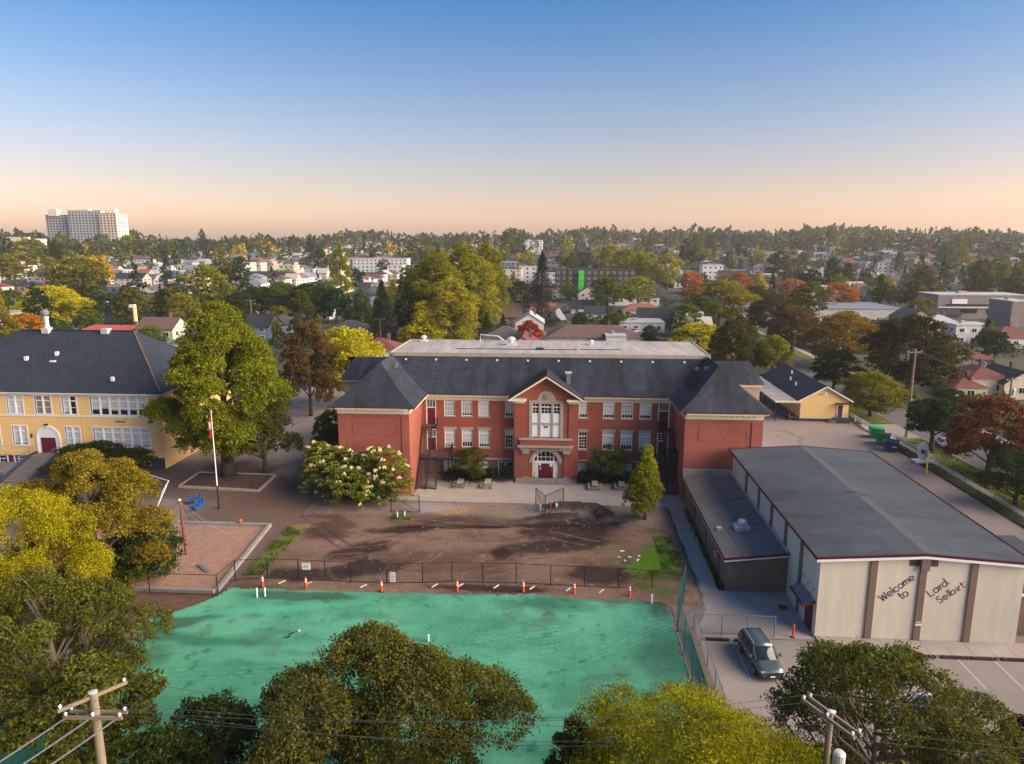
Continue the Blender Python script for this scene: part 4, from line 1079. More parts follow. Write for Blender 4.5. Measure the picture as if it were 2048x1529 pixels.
MB().box(GX0 - .12, GX0, 51.3, 51.6, 6.0, 6.2).build('floodlight', M['black'], G)
MB().box(GX0 - .12, GX0, 60.1, 60.4, 5.9, 6.15).build('floodlight', M['galv_white'], G)

# lettering: strokes standing proud of the wall, written uphill
ST = {'W': [[(0, 1), (.25, 0), (.45, .8), (.65, 0), (.9, 1)]], 'l': [[(.08, 1.05), (.08, 0)]], 'L': [[(0, 1), (0, 0), (.5, 0)]],
      'r': [[(.06, .6), (.06, 0)], [(.06, .35), (.15, .52), (.32, .58)]], 't': [[(.18, .95), (.18, .12), (.28, 0), (.4, .02)], [(0, .6), (.38, .6)]],
      'i': [[(.08, .6), (.08, 0)], [(.08, .82), (.08, .88)]], ':': [[(.08, .12), (.08, .2)], [(.08, .6), (.08, .68)]], '.': [[(.06, .02), (.06, .1)]],
      'm': [[(.04, .6), (.04, 0)], [(.04, .4), (.12, .55), (.25, .58), (.36, .5), (.38, .35), (.38, 0)], [(.38, .4), (.47, .55), (.6, .58), (.7, .5), (.72, .35), (.72, 0)]]}
def circ(cx, cy, r, a0, a1, n=16): return [(cx + r * math.cos(math.radians(a0 + (a1 - a0) * i / n)), cy + r * math.sin(math.radians(a0 + (a1 - a0) * i / n))) for i in range(n + 1)]
ST['o'] = [circ(.31, .3, .3, 0, 360)]; ST['c'] = [circ(.31, .3, .3, 50, 310)]; ST['e'] = [[(.02, .3), (.6, .3)] , circ(.31, .3, .3, 0, 315)]
ST['a'] = [circ(.31, .3, .3, 0, 360), [(.63, .62), (.63, 0)]]; ST['d'] = [circ(.31, .3, .3, 0, 360), [(.63, 1.05), (.63, 0)]]; ST['b'] = [circ(.35, .3, .3, 0, 360), [(.03, 1.05), (.03, 0)]]
ST['S'] = [circ(.27, .74, .24, 30, 230, 10) + circ(.27, .27, .27, 70, -150, 10)]
ADV = {'W': 1.0, 'l': .24, 'L': .66, 'r': .42, 't': .46, 'i': .24, ':': .24, '.': .2, 'm': .86, 'o': .72, 'c': .62, 'e': .72, 'a': .8, 'd': .8, 'b': .76, 'S': .66}
def letters(word, x, z, s, ang, w, sp=1.0):
    for ch in word:
        mb = MB()
        for line in ST[ch]:
            pts = []
            for a, b in line:
                u, v = a * s, b * s
                pts.append((x + u * math.cos(ang) - v * math.sin(ang), GY0 - .012, z + u * math.sin(ang) + v * math.cos(ang)))
            for p, q in zip(pts[:-1], pts[1:]): mb.bar(p, q, .022, w, up=(0, 1, 0)) if False else mb.bar(p, q, w, .022, up=(0, 1, 0))
        mb.build('letter', M['purple'], G)
        x += ADV[ch] * s * sp * math.cos(ang); z += ADV[ch] * s * sp * math.sin(ang)
letters('Welcome', 23.88, 3.08, .60, math.radians(42), .07)
letters('to', 25.2, 3.3, .62, math.radians(40), .07)
letters('Lard.', 27.27, 3.62, .60, math.radians(42), .062)
letters('Selbirt:', 27.95, 3.10, .56, math.radians(40), .06, 1.14)

A = thing('annex', 'low brown annex with a sloping grey felt roof beside the cream gymnasium', 'building', (16.7, 68, 0))
mb = MB(); ax0, ax1, ay0, ay1 = 14.2, 19.18, 57.2, 78.55
mb.quad((ax0, ay0, 0), (ax1, ay0, 0), (ax1, ay0, 3.45), (ax0, ay0, 2.85)); mb.quad((ax0, ay1, 0), (ax0, ay0, 0), (ax0, ay0, 2.85), (ax0, ay1, 2.85)); mb.quad((ax1, ay1, 0), (ax0, ay1, 0), (ax0, ay1, 2.85), (ax1, ay1, 3.45))
mb.build('wall', M['brown'], A)
mb = MB(); q0, q1, r0, r1 = 13.85, 19.05, 56.85, 78.55
mb.quad((q0, r0, 3.1), (q1, r0, 3.72), (q1, r1, 3.72), (q0, r1, 3.1)); mb.quad((q0, r0, 2.9), (q0, r1, 2.9), (q1, r1, 3.5), (q1, r0, 3.5))
ar = mb.build('roof', M['annexroof'], A)
def az_(x): return 3.1 + (x - q0) / (q1 - q0) * .62
MB().quad((q0, r0 - .02, 2.92), (q1 + .1, r0 - .02, 3.53), (q1 + .1, r0 - .02, 3.78), (q0, r0 - .02, 3.16)).build('fascia', M['maroon'], A)
MB().quad((q0, r0 - .015, 2.78), (q1 + .1, r0 - .015, 3.4), (q1 + .1, r0 - .015, 3.53), (q0, r0 - .015, 2.92)).build('white_fascia', M['white'], A)
MB().box(q0 - .05, q0 + .01, r0, r1, 2.92, 3.17).build('fascia', M['maroon'], A); MB().box(q0 - .04, q0 + .01, r0, r1, 2.8, 2.92).build('white_fascia', M['galv_white'], A)
MB().bar((q0 + .03, r0, 3.14), (q0 + .03, r1, 3.14), .12, .06).build('roof_edge', M['galv'], A)
MB().box(q1 - .02, q1 + .02, r0, r1 - .5, 3.72, 3.86).build('flashing', M['galv_white'], A)
MB().box(13.9, 22.4, 78.4, 78.56, 3.1, 4.0).build('flashing', M['stone'], A)
for xx in (15.3, 15.42): MB().quad((xx, r0, az_(xx) + .004), (xx + .03, r0, az_(xx) + .005), (xx + .03, r1, az_(xx) + .005), (xx, r1, az_(xx) + .004)).build('felt_joint', M['gymroof_seam'], ar)
for yy in (63.3, 69.9): MB().quad((15.6, yy, az_(15.6) + .008), (q1, yy + .15, az_(q1) + .006), (q1, yy + .45, az_(q1) + .006), (15.6, yy + .12, az_(15.6) + .008)).build('rust_streak', mat('dirty_felt', (0.075, 0.07, 0.06), var=0.3), ar)
v = MB().box(16.0, 17.3, 62.1, 63.2, 3.3, 3.75).build('roof_kerb', M['galv_white'], A)
MB().lathe([(.18, 3.75), (.2, 4.0), (.42, 4.02), (.42, 4.12), (.3, 4.3), (.1, 4.36)], 16.65, 62.65, 14).build('cowl', M['galv_white'], v)
MB().box(14.45, 14.9, 62.7, 63.2, 3.15, 3.42).build('roof_vent', M['galv_white'], A)
for y in (60.2, 65.9, 72.0): MB().box(ax0 - .05, ax0 - .002, y - .08, y + .08, 0, 2.8).build('downpipe', M['black'], A)
MB().tube([(14.1, 60.3, 2.2), (13.75, 60.3, 2.25), (13.7, 59.4, 2.2)], .05, 6).build('pipe', M['galv_white'], A)
for y in (58.2, 61.8, 63.5, 67.5, 70): MB().box(ax0 - .035, ax0 - .002, y, y + .35, .9, 1.25).build('wall_box', M['galv'], A)
A2 = thing('side_store', 'brown low store with a white roof edge on the right side of the gymnasium', 'building', (36, 55, 0))
MB().box(33.62, 40, 51.6, 62, 0, 3.3).build('wall', M['brown'], A2); MB().box(33.62, 40.2, 51.35, 62.2, 3.3, 3.55).build('fascia', M['white'], A2); MB().box(33.62, 40.2, 51.35, 62.2, 3.552, 3.68).build('roof', M['gymroof'], A2)
bpy.data.objects['side_store'].location.z = 0

# ------------------------------------------------------------------ yellow wooden school
Yb = thing('wooden_school', 'yellow clapboard school with white windows and a big dark hipped roof', 'school', (-70, 95, 0))
YY = 86.0; U = (7.2, 9.62); Lw = (2.95, 5.5)
ups = [(-80.5, -78.4, 2), (-76.6, -74.5, 2), (-72.55, -70.4, 2), (-68.7, -66.5, 2), (-64.95, -63.0, 2), (-61.1, -53.5, 6)]
los = [(-77.3, -74.1, 3), (-72.35, -70.3, 2), (-65.0, -63.0, 2), (-61.1, -53.5, 6)]
hl = [(a, b, *U) for a, b, n in ups] + [(a, b, *Lw) for a, b, n in los]
wall_front('wall', Yb, M['siding'], -90, -51.7, 1.5, 9.85, YY, hl)
bh2 = [(-74.9, -73.85, .35, 1.4), (-72.2, -71.2, .35, 1.4), (-55.7, -53.7, .35, 1.4), (-82, -80, .35, 1.4)]
wall_front('base_wall', Yb, M['navy'], -90, -51.8, 0, 1.44, YY + .12, bh2)
mb = MB().quad((-51.7, YY, 1.5), (-51.7, 106, 1.5), (-51.7, 106, 9.85), (-51.7, YY, 9.85)).quad((-51.8, YY + .1, 0), (-51.8, 106, 0), (-51.8, 106, 1.5), (-51.8, YY + .1, 1.5)).quad((-51.7, 106, 0), (-90, 106, 0), (-90, 106, 9.85), (-51.7, 106, 9.85)).quad((-90, 106, 0), (-90, YY, 0), (-90, YY, 9.85), (-90, 106, 9.85))
mb.build('side_wall', M['siding'], Yb)
ry = random.Random(8)
def gang(a, b, n, z0, z1, upper):
    fw = .13
    f = MB(); f.box(a - .12, b + .12, YY - .05, YY + .14, z1, z1 + .14); f.box(a - .12, b + .12, YY - .08, YY + .14, z0 - .14, z0)
    f.box(a - .14, a, YY - .05, YY + .14, z0, z1); f.box(b, b + .14, YY - .05, YY + .14, z0, z1)
    w = f.build('window', M['white'], Yb)
    L = (b - a) / n
    for i in range(n):
        c, d = a + i * L, a + (i + 1) * L
        if i: MB().box(c - .1, c + .1, YY - .03, YY + .13, z0, z1).build('mullion', M['white'], w)
        s = MB(); c += .1; d -= .1; zt = z1 - (z1 - z0) * .26; zm = z0 + (zt - z0) * .5
        s.box(c, d, YY + .02, YY + .1, zt - .07, zt + .07); s.box(c, d, YY + .04, YY + .1, zm - .03, zm + .03)
        s.box(c, c + .05, YY + .03, YY + .1, z0, z1); s.box(d - .05, d, YY + .03, YY + .1, z0, z1); s.box(c, d, YY + .03, YY + .1, z1 - .05, z1); s.box(c, d, YY + .03, YY + .1, z0, z0 + .06)
        s.build('sash', M['white'], w)
        MB().quad((c, YY + .12, z0), (d, YY + .12, z0), (d, YY + .12, z1), (c, YY + .12, z1)).build('pane', M['window_dark'], w)
        cur = 'curtain2' if (upper and a == -68.7) else 'curtain'
        bl = (.72 if n == 6 else .97) if upper else (.93 if n > 1 else 1)
        if upper and n == 6: bl = ry.choice([.68, .72, .6, .75])
        if upper and a == -64.95 and i == 1: bl = 0
        if upper and a == -64.95 and i == 0: bl = .9
        if bl: MB().quad((c, YY + .105, z1 - (z1 - z0) * bl), (d, YY + .105, z1 - (z1 - z0) * bl), (d, YY + .105, z1), (c, YY + .105, z1)).build('blind', M[cur], w)
for a, b, n in ups: gang(a, b, n, *U, True)
for a, b, n in los: gang(a, b, n, *Lw, False)
for a, b, c, d in bh2: window(Yb, a, b, c, d, YY + .12, 2, 1, 0.45, 0, fw=.1, mid=.12 if b - a > 1.5 else None)
MB().box(-90, -51.62, YY - .08, YY - .002, 6.88, 7.04).build('band', M['white'], Yb)
MB().box(-90, -51.3, YY - .5, YY - .38, 9.9, 10.1).build('gutter', M['white'], Yb)
MB().box(-51.42, -51.28, YY - .5, 106.4, 9.9, 10.1).build('gutter', M['white'], Yb)
MB().quad((-90, YY - .45, 9.88), (-51.35, YY - .45, 9.88), (-51.35, YY + .1, 9.88), (-90, YY + .1, 9.88)).build('soffit', M['white'], Yb)
mb = MB(); EZ = 10.0; c = (-90.6, -51.2, YY - .55, 106.6)
slope(mb, (c[0], c[2], EZ), (c[1], c[2], EZ), (-60.5, 96, 17.0), (-77.5, 96, 17.0), flare=.15)
slope(mb, (c[1], c[2], EZ), (c[1], c[3], EZ), (-60.5, 96, 17.0), (-60.5, 96, 17.0), flare=.15)
slope(mb, (c[1], c[3], EZ), (c[0], c[3], EZ), (-77.5, 96, 17.0), (-60.5, 96, 17.0), flare=.15)
slope(mb, (c[0], c[3], EZ), (c[0], c[2], EZ), (-77.5, 96, 17.0), (-77.5, 96, 17.0), flare=.15)
yr = mb.build('roof', M['shingle2'], Yb)
MB().bar((-60.6, 96, 17.03), (-77.4, 96, 17.03), .3, .1).build('ridge_cap', M['shingle2'], yr)
MB().bar((-60.5, 96, 17.03), (-51.6, 86.2, 10.28), .22, .06).build('ridge_cap', M['shingle_brown'], yr)  # low sun on the right hip put into the cap as warm brown
for x, lab in ((-73.2, 'l'), (-64.4, 'r')):
    v = MB().box(x - .5, x + .5, 95.2, 96.2, 16.6, 17.35).build('roof_ventilator', M['galv_white'], Yb)
    MB().lathe([(.42, 17.35), (.32, 17.7), (.30, 18.7), (.4, 18.75), (.4, 18.95), (.12, 19.0)], x, 95.8, 12).build('stack', M['galv_white'], v)
    if lab == 'l':
        MB().lathe([(.1, 19.0), (.55, 19.25), (.6, 19.6), (.3, 19.95), (.05, 20.0)], x - .1, 95.8, 10).build('turbine', M['galv'], v)
    else:
        MB().prism([(-.1, 19.0), (.5, 19.1), (-.5, 20.6), (-.95, 20.3), (-.7, 19.5)], 95.5, 96.1).build('cowl', M['galv_white'], v)
        v.children[-1].location.x = x; v.children[-1].location.x -= 0
for x, y, s in ((-73.0, 90.9, .2), (-69.2, 91.8, .2), (-58.8, 87.6, .18)):
    z = 10.2 + (y - 85.5) * .62
    MB().box(x - s, x + s, y - s, y + s, z - .1, z + .45).build('roof_vent', M['white'], Yb)
MB().box(-69.5, -68.7, 90.6, 91.2, 13.2, 13.5).build('roof_hatch', M['white'], Yb)
# arched entrance
ar_ = MB(); cx, cz, R1, R2 = -67.4, 3.95, 1.42, 1.68; n = 20
for i in range(n):
    t0, t1 = math.pi * i / n, math.pi * (i + 1) / n
    ar_.prism([(cx - r * math.cos(q), cz + r * math.sin(q)) for r, q in ((R1, t0), (R2, t0), (R2, t1), (R1, t1))], YY - .14, YY + .05)
ar_.box(cx - R2, cx - R1, YY - .14, YY + .05, 1.9, cz); ar_.box(cx + R1, cx + R2, YY - .14, YY + .05, 1.9, cz)
ar_ = ar_.build('entrance_arch', M['white'], Yb)
MB().prism([(cx - R1, 1.95), (cx + R1, 1.95)] + [(cx + R1 * math.cos(math.pi * i / n), cz + R1 * math.sin(math.pi * i / n)) for i in range(n + 1)], YY - .03, YY + .02).build('tympanum', M['white'], ar_)
for a, b in ((-68.45, -67.46), (-67.44, -66.45)): MB().box(a, b, YY - .09, YY - .032, 1.95, 4.0).build('door', M['maroon'], ar_)
MB().box(-57.95, -56.65, YY - .05, YY - .002, 6.25, 6.45).build('plaque', M['brown'], Yb)
MB().box(-73.6, -73.1, YY - .03, YY - .002, 1.62, 1.8).build('plaque', M['yellow'], Yb)
dq = MB().box(-73.45, -72.65, YY + .06, YY + .11, .02, 1.42).build('basement_door', M['maroon'], Yb)
for x in (-73.55, -72.6): MB().box(x - .06, x + .06, YY + .0, YY + .11, 0, 1.44).build('door_post', M['white'], dq)
MB().box(-69.75, -69.6, YY - .15, YY - .002, 4.0, 4.5).build('wall_lamp', M['black'], Yb)
MB().box(-67.55, -67.25, YY - .4, YY - .002, 5.72, 5.9).build('wall_lamp', M['black'], Yb)
for x in (-62.4, -57.2): MB().box(x - .03, x + .03, YY - .05, YY - .002, 1.6, 6.86 if x < -60 else 9.7).build('downpipe', M['siding2'], Yb)
sr = thing('entrance_stair', 'grey concrete stair curving down from the arched maroon door of the yellow school', 'stairs', (-67.4, 83, 0))
for i in range(12):
    z = 1.9 * (1 - i / 12); y = 84.6 - i * .42; wd = 1.4 + .05 * i
    MB().box(-67.4 - wd, -67.4 + wd * .95, y - .42, y, 0, z).build('step', M['conc_dark'], sr)
MB().box(-69, -65.8, 84.6, 85.85, 0, 1.9).build('landing', M['conc_dark'], sr)
for s in (-1, 1):
    x = -67.4 + s * 1.75
    MB().prism([(85.85, 0), (85.85, 2.15), (84.4, 2.1), (79.6, .5), (79.2, 0)], x - .15, x + .15, 'yz').build('side_wall', M['navy'], sr)
    r = MB(); q = [(x, 85.6, 2.95), (x, 84.4, 2.95), (x, 79.8, 1.3)]
    r.tube(q, .03, 6); r.tube([(a, b, c - .4) for a, b, c in q], .02, 6)
    for i in range(7): yy = 84.4 - i * .75; r.tube([(x, yy, 2.1 - (84.4 - yy) * .335), (x, yy, 2.95 - (84.4 - yy) * .358)], .022, 6)
    r.build('handrail', M['galv'], sr)
pd = MB().box(-80, -70.6, 81.6, 85.9, .02, .55)
pk = pd.build('boardwalk', M['conc_dark'], thing('entry_ramp', 'low grey boarded ramp beside the curved stair of the yellow school', 'ramp', (-75, 83, 0)))

# ------------------------------------------------------------------ yellow shed with canopy (behind right)
H = thing('yellow_hut', 'single-storey yellow hall with a dark gabled roof and pale side canopy', 'building', (44, 125, 0))
hx0, hx1, hy0, hy1, hz, hr = 39.8, 47.6, 118.6, 141, 3.75, 5.95
hm = (hx0 + hx1) / 2
wall = MB(); wall.quad((hx0, hy0, .45), (hx1, hy0, .45), (hx1, hy0, hz), (hm, hy0, hr), (hx0, hy0, hz)).quad((hx0, hy1, 0), (hx0, hy0, 0), (hx0, hy0, hz), (hx0, hy1, hz)).quad((hx1, hy0, 0), (hx1, hy1, 0), (hx1, hy1, hz), (hx1, hy0, hz)).quad((hx1, hy1, 0), (hx0, hy1, 0), (hx0, hy1, hz), (hm, hy1, hr), (hx1, hy1, hz))
wall.build('wall', M['siding2'], H)
MB().box(hx0 - .03, hx1 + .03, hy0 - .03, hy0 + .05, 0, .46).build('base', M['navy'], H)
mb = MB(); o = .5; sl = (hr - hz) / (hm - hx0)
for s in (-1, 1):
    xo = hm + s * (hm - hx0 + o); zo = hz - o * sl + .12
    q = [(xo, hy0 - o, zo), (hm, hy0 - o, hr + .12), (hm, hy1 + o, hr + .12), (xo, hy1 + o, zo)]
    mb.quad(*(q if s < 0 else q[::-1])); q = [(a, b, c - .14) for a, b, c in q]; mb.quad(*q)
mb.build('roof', M['shingle2'], H)
for s in (-1, 1):
    xo = hm + s * (hm - hx0 + o); MB().bar((xo, hy0 - o, hz - o * sl), (hm, hy0 - o, hr), .08, .2).build('barge_board', M['white'], H)
MB().box(43.5, 43.95, hy0 - .06, hy0 - .002, 4.3, 5.0).build('gable_vent', M['white'], H)
MB().lathe([(.12, 0), (.2, .1)], 0, 0, 10).build('wall_lamp', M['black'], H).location = (0, 0, 0)
H.children[-1].matrix_parent_inverse = Matrix.Identity(4); H.children[-1].location = (43.0 - 44, hy0 - .1 - 125, 4.6)
door(H, 45.7, 46.75, .75, 2.9, 2.85, hy0 - .1)
MB().box(45.4, 47.5, hy0 - 1.0, hy0, 3.1, 3.2).build('door_hood', M['maroon_dark'], H)
MB().box(45.2, 47.5, hy0 - 1.3, hy0 - .04, 0, .74).build('stoop', M['navy'], H)
for i in range(4): MB().box(44.9 - i * .3, 45.2 - i * .3, hy0 - 1.3, hy0 - .1, 0, .6 - i * .15).build('step', M['conc_dark'], H)
rl = MB()
for x in np.arange(45.3, 47.5, .4): rl.bar((x, hy0 - 1.28, .74), (x, hy0 - 1.28, 1.6), .03)
rl.bar((45.2, hy0 - 1.28, 1.6), (47.5, hy0 - 1.28, 1.6), .05); rl.build('railing', M['brown'], H)
for x, y in ((41.5, 130), (41.2, 126), (42.6, 133)): MB().box(x - .12, x + .12, y - .12, y + .12, hz + (x - hx0) * sl, hz + (x - hx0) * sl + .7).build('roof_vent', M['white'], H)
cn = MB().box(35.6, 39.75, 118.2, 141, 3.3, 3.45).build('canopy', M['membrane'], H)
MB().box(35.5, 35.62, 118.1, 141, 3.2, 3.5).build('canopy_edge', M['cream'], cn); MB().box(35.5, 39.75, 118.05, 118.2, 3.2, 3.5).build('canopy_edge', M['cream'], cn)
for i in range(7): MB().box(35.65, 39.7, 119.5 + i * 3.1, 119.56 + i * 3.1, 3.452, 3.49).build('canopy_seam', M['galv'], cn)
for y in (118.4, 125, 132, 139): MB().box(35.7, 35.85, y, y + .15, 0, 3.3).build('canopy_post', M['black'], H)
dk = thing('loading_deck', 'brown timber deck and railing under the pale canopy of the yellow hall', 'deck', (38.9, 121, 0))
MB().box(38.2, 39.7, 118.8, 130, .5, .6).build('deck', M['brown'], dk)
for y in (118.9, 122, 125, 128): MB().box(38.2, 38.3, y, y + .1, 0, 1.5).build('post', M['brown'], dk)
MB().box(38.22, 38.28, 118.8, 130, 1.4, 1.5).build('rail', M['brown'], dk)

# ------------------------------------------------------------------ outdoor things
def plank_table(lab, loc):
    r = thing('picnic_table', lab, 'picnic table', loc, 'picnic tables on the forecourt'); x, y, z = loc
    for i in range(4): MB().box(x - .38 + i * .19, x - .2 + i * .19, y - .9, y + .9, .72, .76).build('plank', M['wood'], r)
    for s in (-1, 1):
        MB().box(x + s * .72 - .13, x + s * .72 + .13, y - .9, y + .9, .43, .47).build('bench', M['wood'], r)
        for yy in (-.6, .6): MB().bar((x + s * .62, y + yy, .03), (x + s * .22, y + yy, .72), .09, .05).build('leg', M['wood'], r)
    for yy in (-.6, .6): MB().box(x - .8, x + .8, y + yy - .04, y + yy + .04, .36, .43).build('cross_beam', M['wood'], r)
plank_table('weathered picnic table nearest the left fire stair', (-12.1, 81.9, 0.02)); plank_table('weathered picnic table second from the left, left of the entrance steps', (-8.8, 82.0, 0.02))
plank_table('weathered picnic table just right of the entrance steps', (4.2, 82.2, 0.02)); plank_table('weathered picnic table half behind the young yellow-green tree', (7.4, 82.3, 0.02))

cn0 = thing('traffic_delineator', 'orange traffic delineator farthest left, behind the two white pipes', 'traffic post', (-25.4, 54.95, .05), 'orange delineators along the seeded field')
c_ = MB().lathe([(.13, .06), (.11, .4), (.085, .95), (.05, 1.02), (.05, 1.1), (.02, 1.12)], 0, 0, 12).mesh('post', M['orange'])
place('post', c_, cn0, local=True); place('base', MB().box(-.2, .2, -.2, .2, 0, .06).mesh('base', M['rubber']), cn0, local=True)
for z in (.62, .82): place('band', MB().lathe([(.112 - (z - .5) * .05, z), (.104 - (z - .5) * .05, z + .12)], 0, 0, 12).mesh('band', M['reflect']), cn0, local=True)
for (x, y), lab in zip([(-21.6, 54.95), (-15.0, 54.85), (-8.6, 55.3), (-3.0, 55.6), (1.3, 55.6), (5.9, 55.45)],
                       ['second orange delineator from the left, below the small white fence sign', 'orange delineator just left of the red-edged notice board', 'orange delineator fourth from the left, at mid field edge', 'orange delineator fifth from the left', 'orange delineator second from the right', 'orange delineator farthest right, beside the single white pipe']):
    dup(cn0, (x, y, .05), label=lab)

# construction fence of wire panels
def wire_panel(x0, y0, x1, y1, z0, z1, pitch=.30, r=.006, m='stripe'):
    """diamond wire mesh between two posts, real thin strands"""
    L = math.hypot(x1 - x0, y1 - y0); Hh = z1 - z0; mb = MB(); ux, uy = (x1 - x0) / L, (y1 - y0) / L
    n = int((L + Hh) / pitch)
    for i in range(1, n):
        s = i * pitch
        a = (max(0, s - Hh), min(Hh, s)); b = (min(L, s), max(0, s - L))
        for fl in (0, 1):
            p, q = a, b
            if fl: p, q = (L - a[0], a[1]), (L - b[0], b[1])
            mb.bar((x0 + ux * p[0], y0 + uy * p[0], z0 + p[1]), (x0 + ux * q[0], y0 + uy * q[0], z0 + q[1]), r * 2, r * 2)
    return mb
FP = [(-34.4, 53.1), (-28.5, 53.15), (-28.3, 56.0), (-25.6, 56.5), (-22.8, 56.5), (-20.4, 56.4), (-18.1, 56.3), (-14.9, 56.3), (-11.8, 56.6), (-9.3, 57.0), (-6.6, 57.0), (-3.7, 57.1), (-0.7, 57.0), (2.2, 56.9), (5.1, 56.8), (7.9, 56.6), (10.4, 55.8)]
fr_ = thing('construction_fence', 'temporary dark wire fence running across the bare dirt behind the orange delineators', 'fence', (-10, 56.7, 0))
for (a, b), (c, d) in zip(FP[:-1], FP[1:]):
    fm_ = MB(); fm_.bar((a, b, 1.95), (c, d, 1.95), .045); fm_.bar((a, b, .18), (c, d, .18), .045)
    o = fm_.build('rail', M['stripe'], fr_)
    wire_panel(a, b, c, d, .2, 1.93, .32, .003).build('wire_mesh', M['stripe'], fr_, kind='stuff')
for x, y in FP: MB().tube([(x, y, 0), (x, y, 2.0)], .045, 6).build('post', M['black'], fr_)
for i, (x, y) in enumerate([(-24, 56.5), (-21.6, 56.4), (-16.7, 56.3), (-10.6, 56.8), (-8.4, 57.0), (-5.3, 57.0), (-2.2, 57.0), (.9, 56.9), (3.7, 56.8), (7.0, 56.7)]):
    MB().bar((x - .28, y - .95, .12), (x + .12, y - .35, .14), .13, .05).build('foot_flag', mat('red_white_tape', (0.75, 0.55, 0.5), var=0.3, scale=9) if i == 0 else bpy.data.materials['red_white_tape'], fr_)
def board(name, lab, x, y, z, w, h, edge, lines=4):
    r = thing(name, lab, 'sign', (x, y, z))
    MB().box(x - w / 2, x + w / 2, y - .03, y, z, z + h).build('board', M[edge], r)
    MB().box(x - w / 2 + .06, x + w / 2 - .06, y - .036, y - .03, z + .05, z + h - .05).build('face', M['white'], r)
    for i in range(lines):
        zz = z + h - .16 - i * (h - .25) / max(1, lines)
        MB().box(x - w * .33, x + w * (.3 - .07 * (i % 2)), y - .04, y - .036, zz - .035, zz).build('text_line', M['navy'], r)
board('fence_sign', 'small white notice on the wire fence near the play area', -22.0, 56.3, 1.15, .75, .62, 'white', 3)
board('notice_board', 'red-edged white notice standing by the wire fence', -14.3, 56.05, .35, .62, 1.0, 'red', 6)
for k, (x, y, h, lab) in enumerate([(-25.1, 53.1, .85, 'left one of two white pipes at the green field corner'), (-24.5, 53.3, .8, 'right one of two white pipes at the green field corner'), (-9.6, 47.5, .55, 'lone short white pipe in the green field behind the olive tree'), (7.6, 54.4, .85, 'white pipe at the right corner of the green field'), (-17.5, 71.5, .6, 'left white pipe in the small grass patch under the wire screen'), (-16.8, 71.9, .5, 'right white pipe in the small grass patch under the wire screen')]):
    r = thing('marker_pipe', lab, 'pipe', (x, y, 0), 'white marker pipes')
    place('pipe', MB().lathe([(.07, 0), (.07, h)], 0, 0, 10).mesh('pipe', M['white']), r, local=True); place('cap', MB().lathe([(.085, h - .04), (.085, h + .06), (.03, h + .09)], 0, 0, 10).mesh('cap', M['white']), r, local=True)
r = thing('irrigation_valve', 'small pale valve cover with a dark hose in the green field', 'valve', (-19.7, 48.2, 0)); place('cover', MB().lathe([(.13, .1), (.14, .17), (.06, .2)], 0, 0, 12).mesh('cover', M['seed'] and M['galv_white']), r, local=True)
place('hose', MB().tube([(-.2, -.3, .2), (-.5, -.6, .2), (-.3, -1.0, .2), (-.7, -1.1, .2)], .04, 6).mesh('hose', M['rubber']), r, local=True)

# ball-game screens
def screen_fence(lab, P3, h):
    r = thing('backstop', lab, 'backstop', (P3[0][0], P3[0][1], 0))
    for x, y in P3: MB().tube([(x, y, 0), (x, y, h)], .05, 6).build('post', M['black'], r)
    for (a, b), (c, d) in zip(P3[:-1], P3[1:]):
        q = MB(); q.bar((a, b, h), (c, d, h), .05); q.bar((a, b, .15), (c, d, .15), .04); q.bar((a, b, h), (c, d, .15) if P3[1] == (c, d) else (c, d, h), .035); q.build('rail', M['black'], r)
        wire_panel(a, b, c, d, .15, h, .2, .005).build('wire_mesh', M['stripe'], r, kind='stuff')
screen_fence('black wire backstop of two angled panels in front of the brick school entrance', [(-2.7, 75.6), (-1.6, 73.2), (0.4, 75.8)], 2.3)
screen_fence('low black wire screen over a small grass patch at the forecourt edge', [(-18.5, 72.8), (-15.4, 73.0)], 2.0)
for x, y, lab, m in ((-2.2, 74.4, 'left grey gas bottle inside the black backstop', 'galv_white'), (-.4, 74.6, 'right grey gas bottle inside the black backstop', 'galv_white'), (-1.1, 74.7, 'red cylinder inside the black backstop', 'red')):
    r = thing('gas_bottle', lab, 'gas bottle', (x, y, 0)); place('body', MB().lathe([(.16, .1), (.17, .8), (.1, .95), (.05, 1.0)], 0, 0, 12).mesh('body', M[m]), r, local=True); place('foot', MB().lathe([(.2, .02), (.2, .1)], 0, 0, 10).mesh('foot', M['rubber']), r, local=True)

# flagpole
r = thing('flagpole', 'tall white flagpole with a dark lower part and a hanging flag', 'flagpole', (-38, 72.7, 0))
place('pole', MB().lathe([(.07, 2.7), (.035, 11.2)], 0, 0, 10).mesh('pole', M['white']), r, local=True); place('lower_pole', MB().lathe([(.12, 0), (.10, 2.7)], 0, 0, 10).mesh('lower_pole', M['steel_dark']), r, local=True)
place('finial', MB().lathe([(.03, 11.2), (.09, 11.27), (.03, 11.35)], 0, 0, 10).mesh('finial', M['galv_white']), r, local=True)
fl = MB(); pts = [(0, 0), (-.12, .1), (-.2, -.06), (-.3, .05), (-.34, -.03)]
for k, ((a, b), (c, d)) in enumerate(zip(pts[:-1], pts[1:])): fl.quad((a - .04, b, 8.5 - .2 * k * .5), (c - .04, d, 8.3 - .2 * k * .5), (c - .04, d, 10.6 - k * .25), (a - .04, b, 10.75 - k * .2))
fl = place('flag', fl.mesh('flag', M['red'], True), r, local=True)
place('white_field', MB().box(-.3, -.1, -.14, -.12, 9.2, 10.0).mesh('white_field', M['white']), fl, local=True)

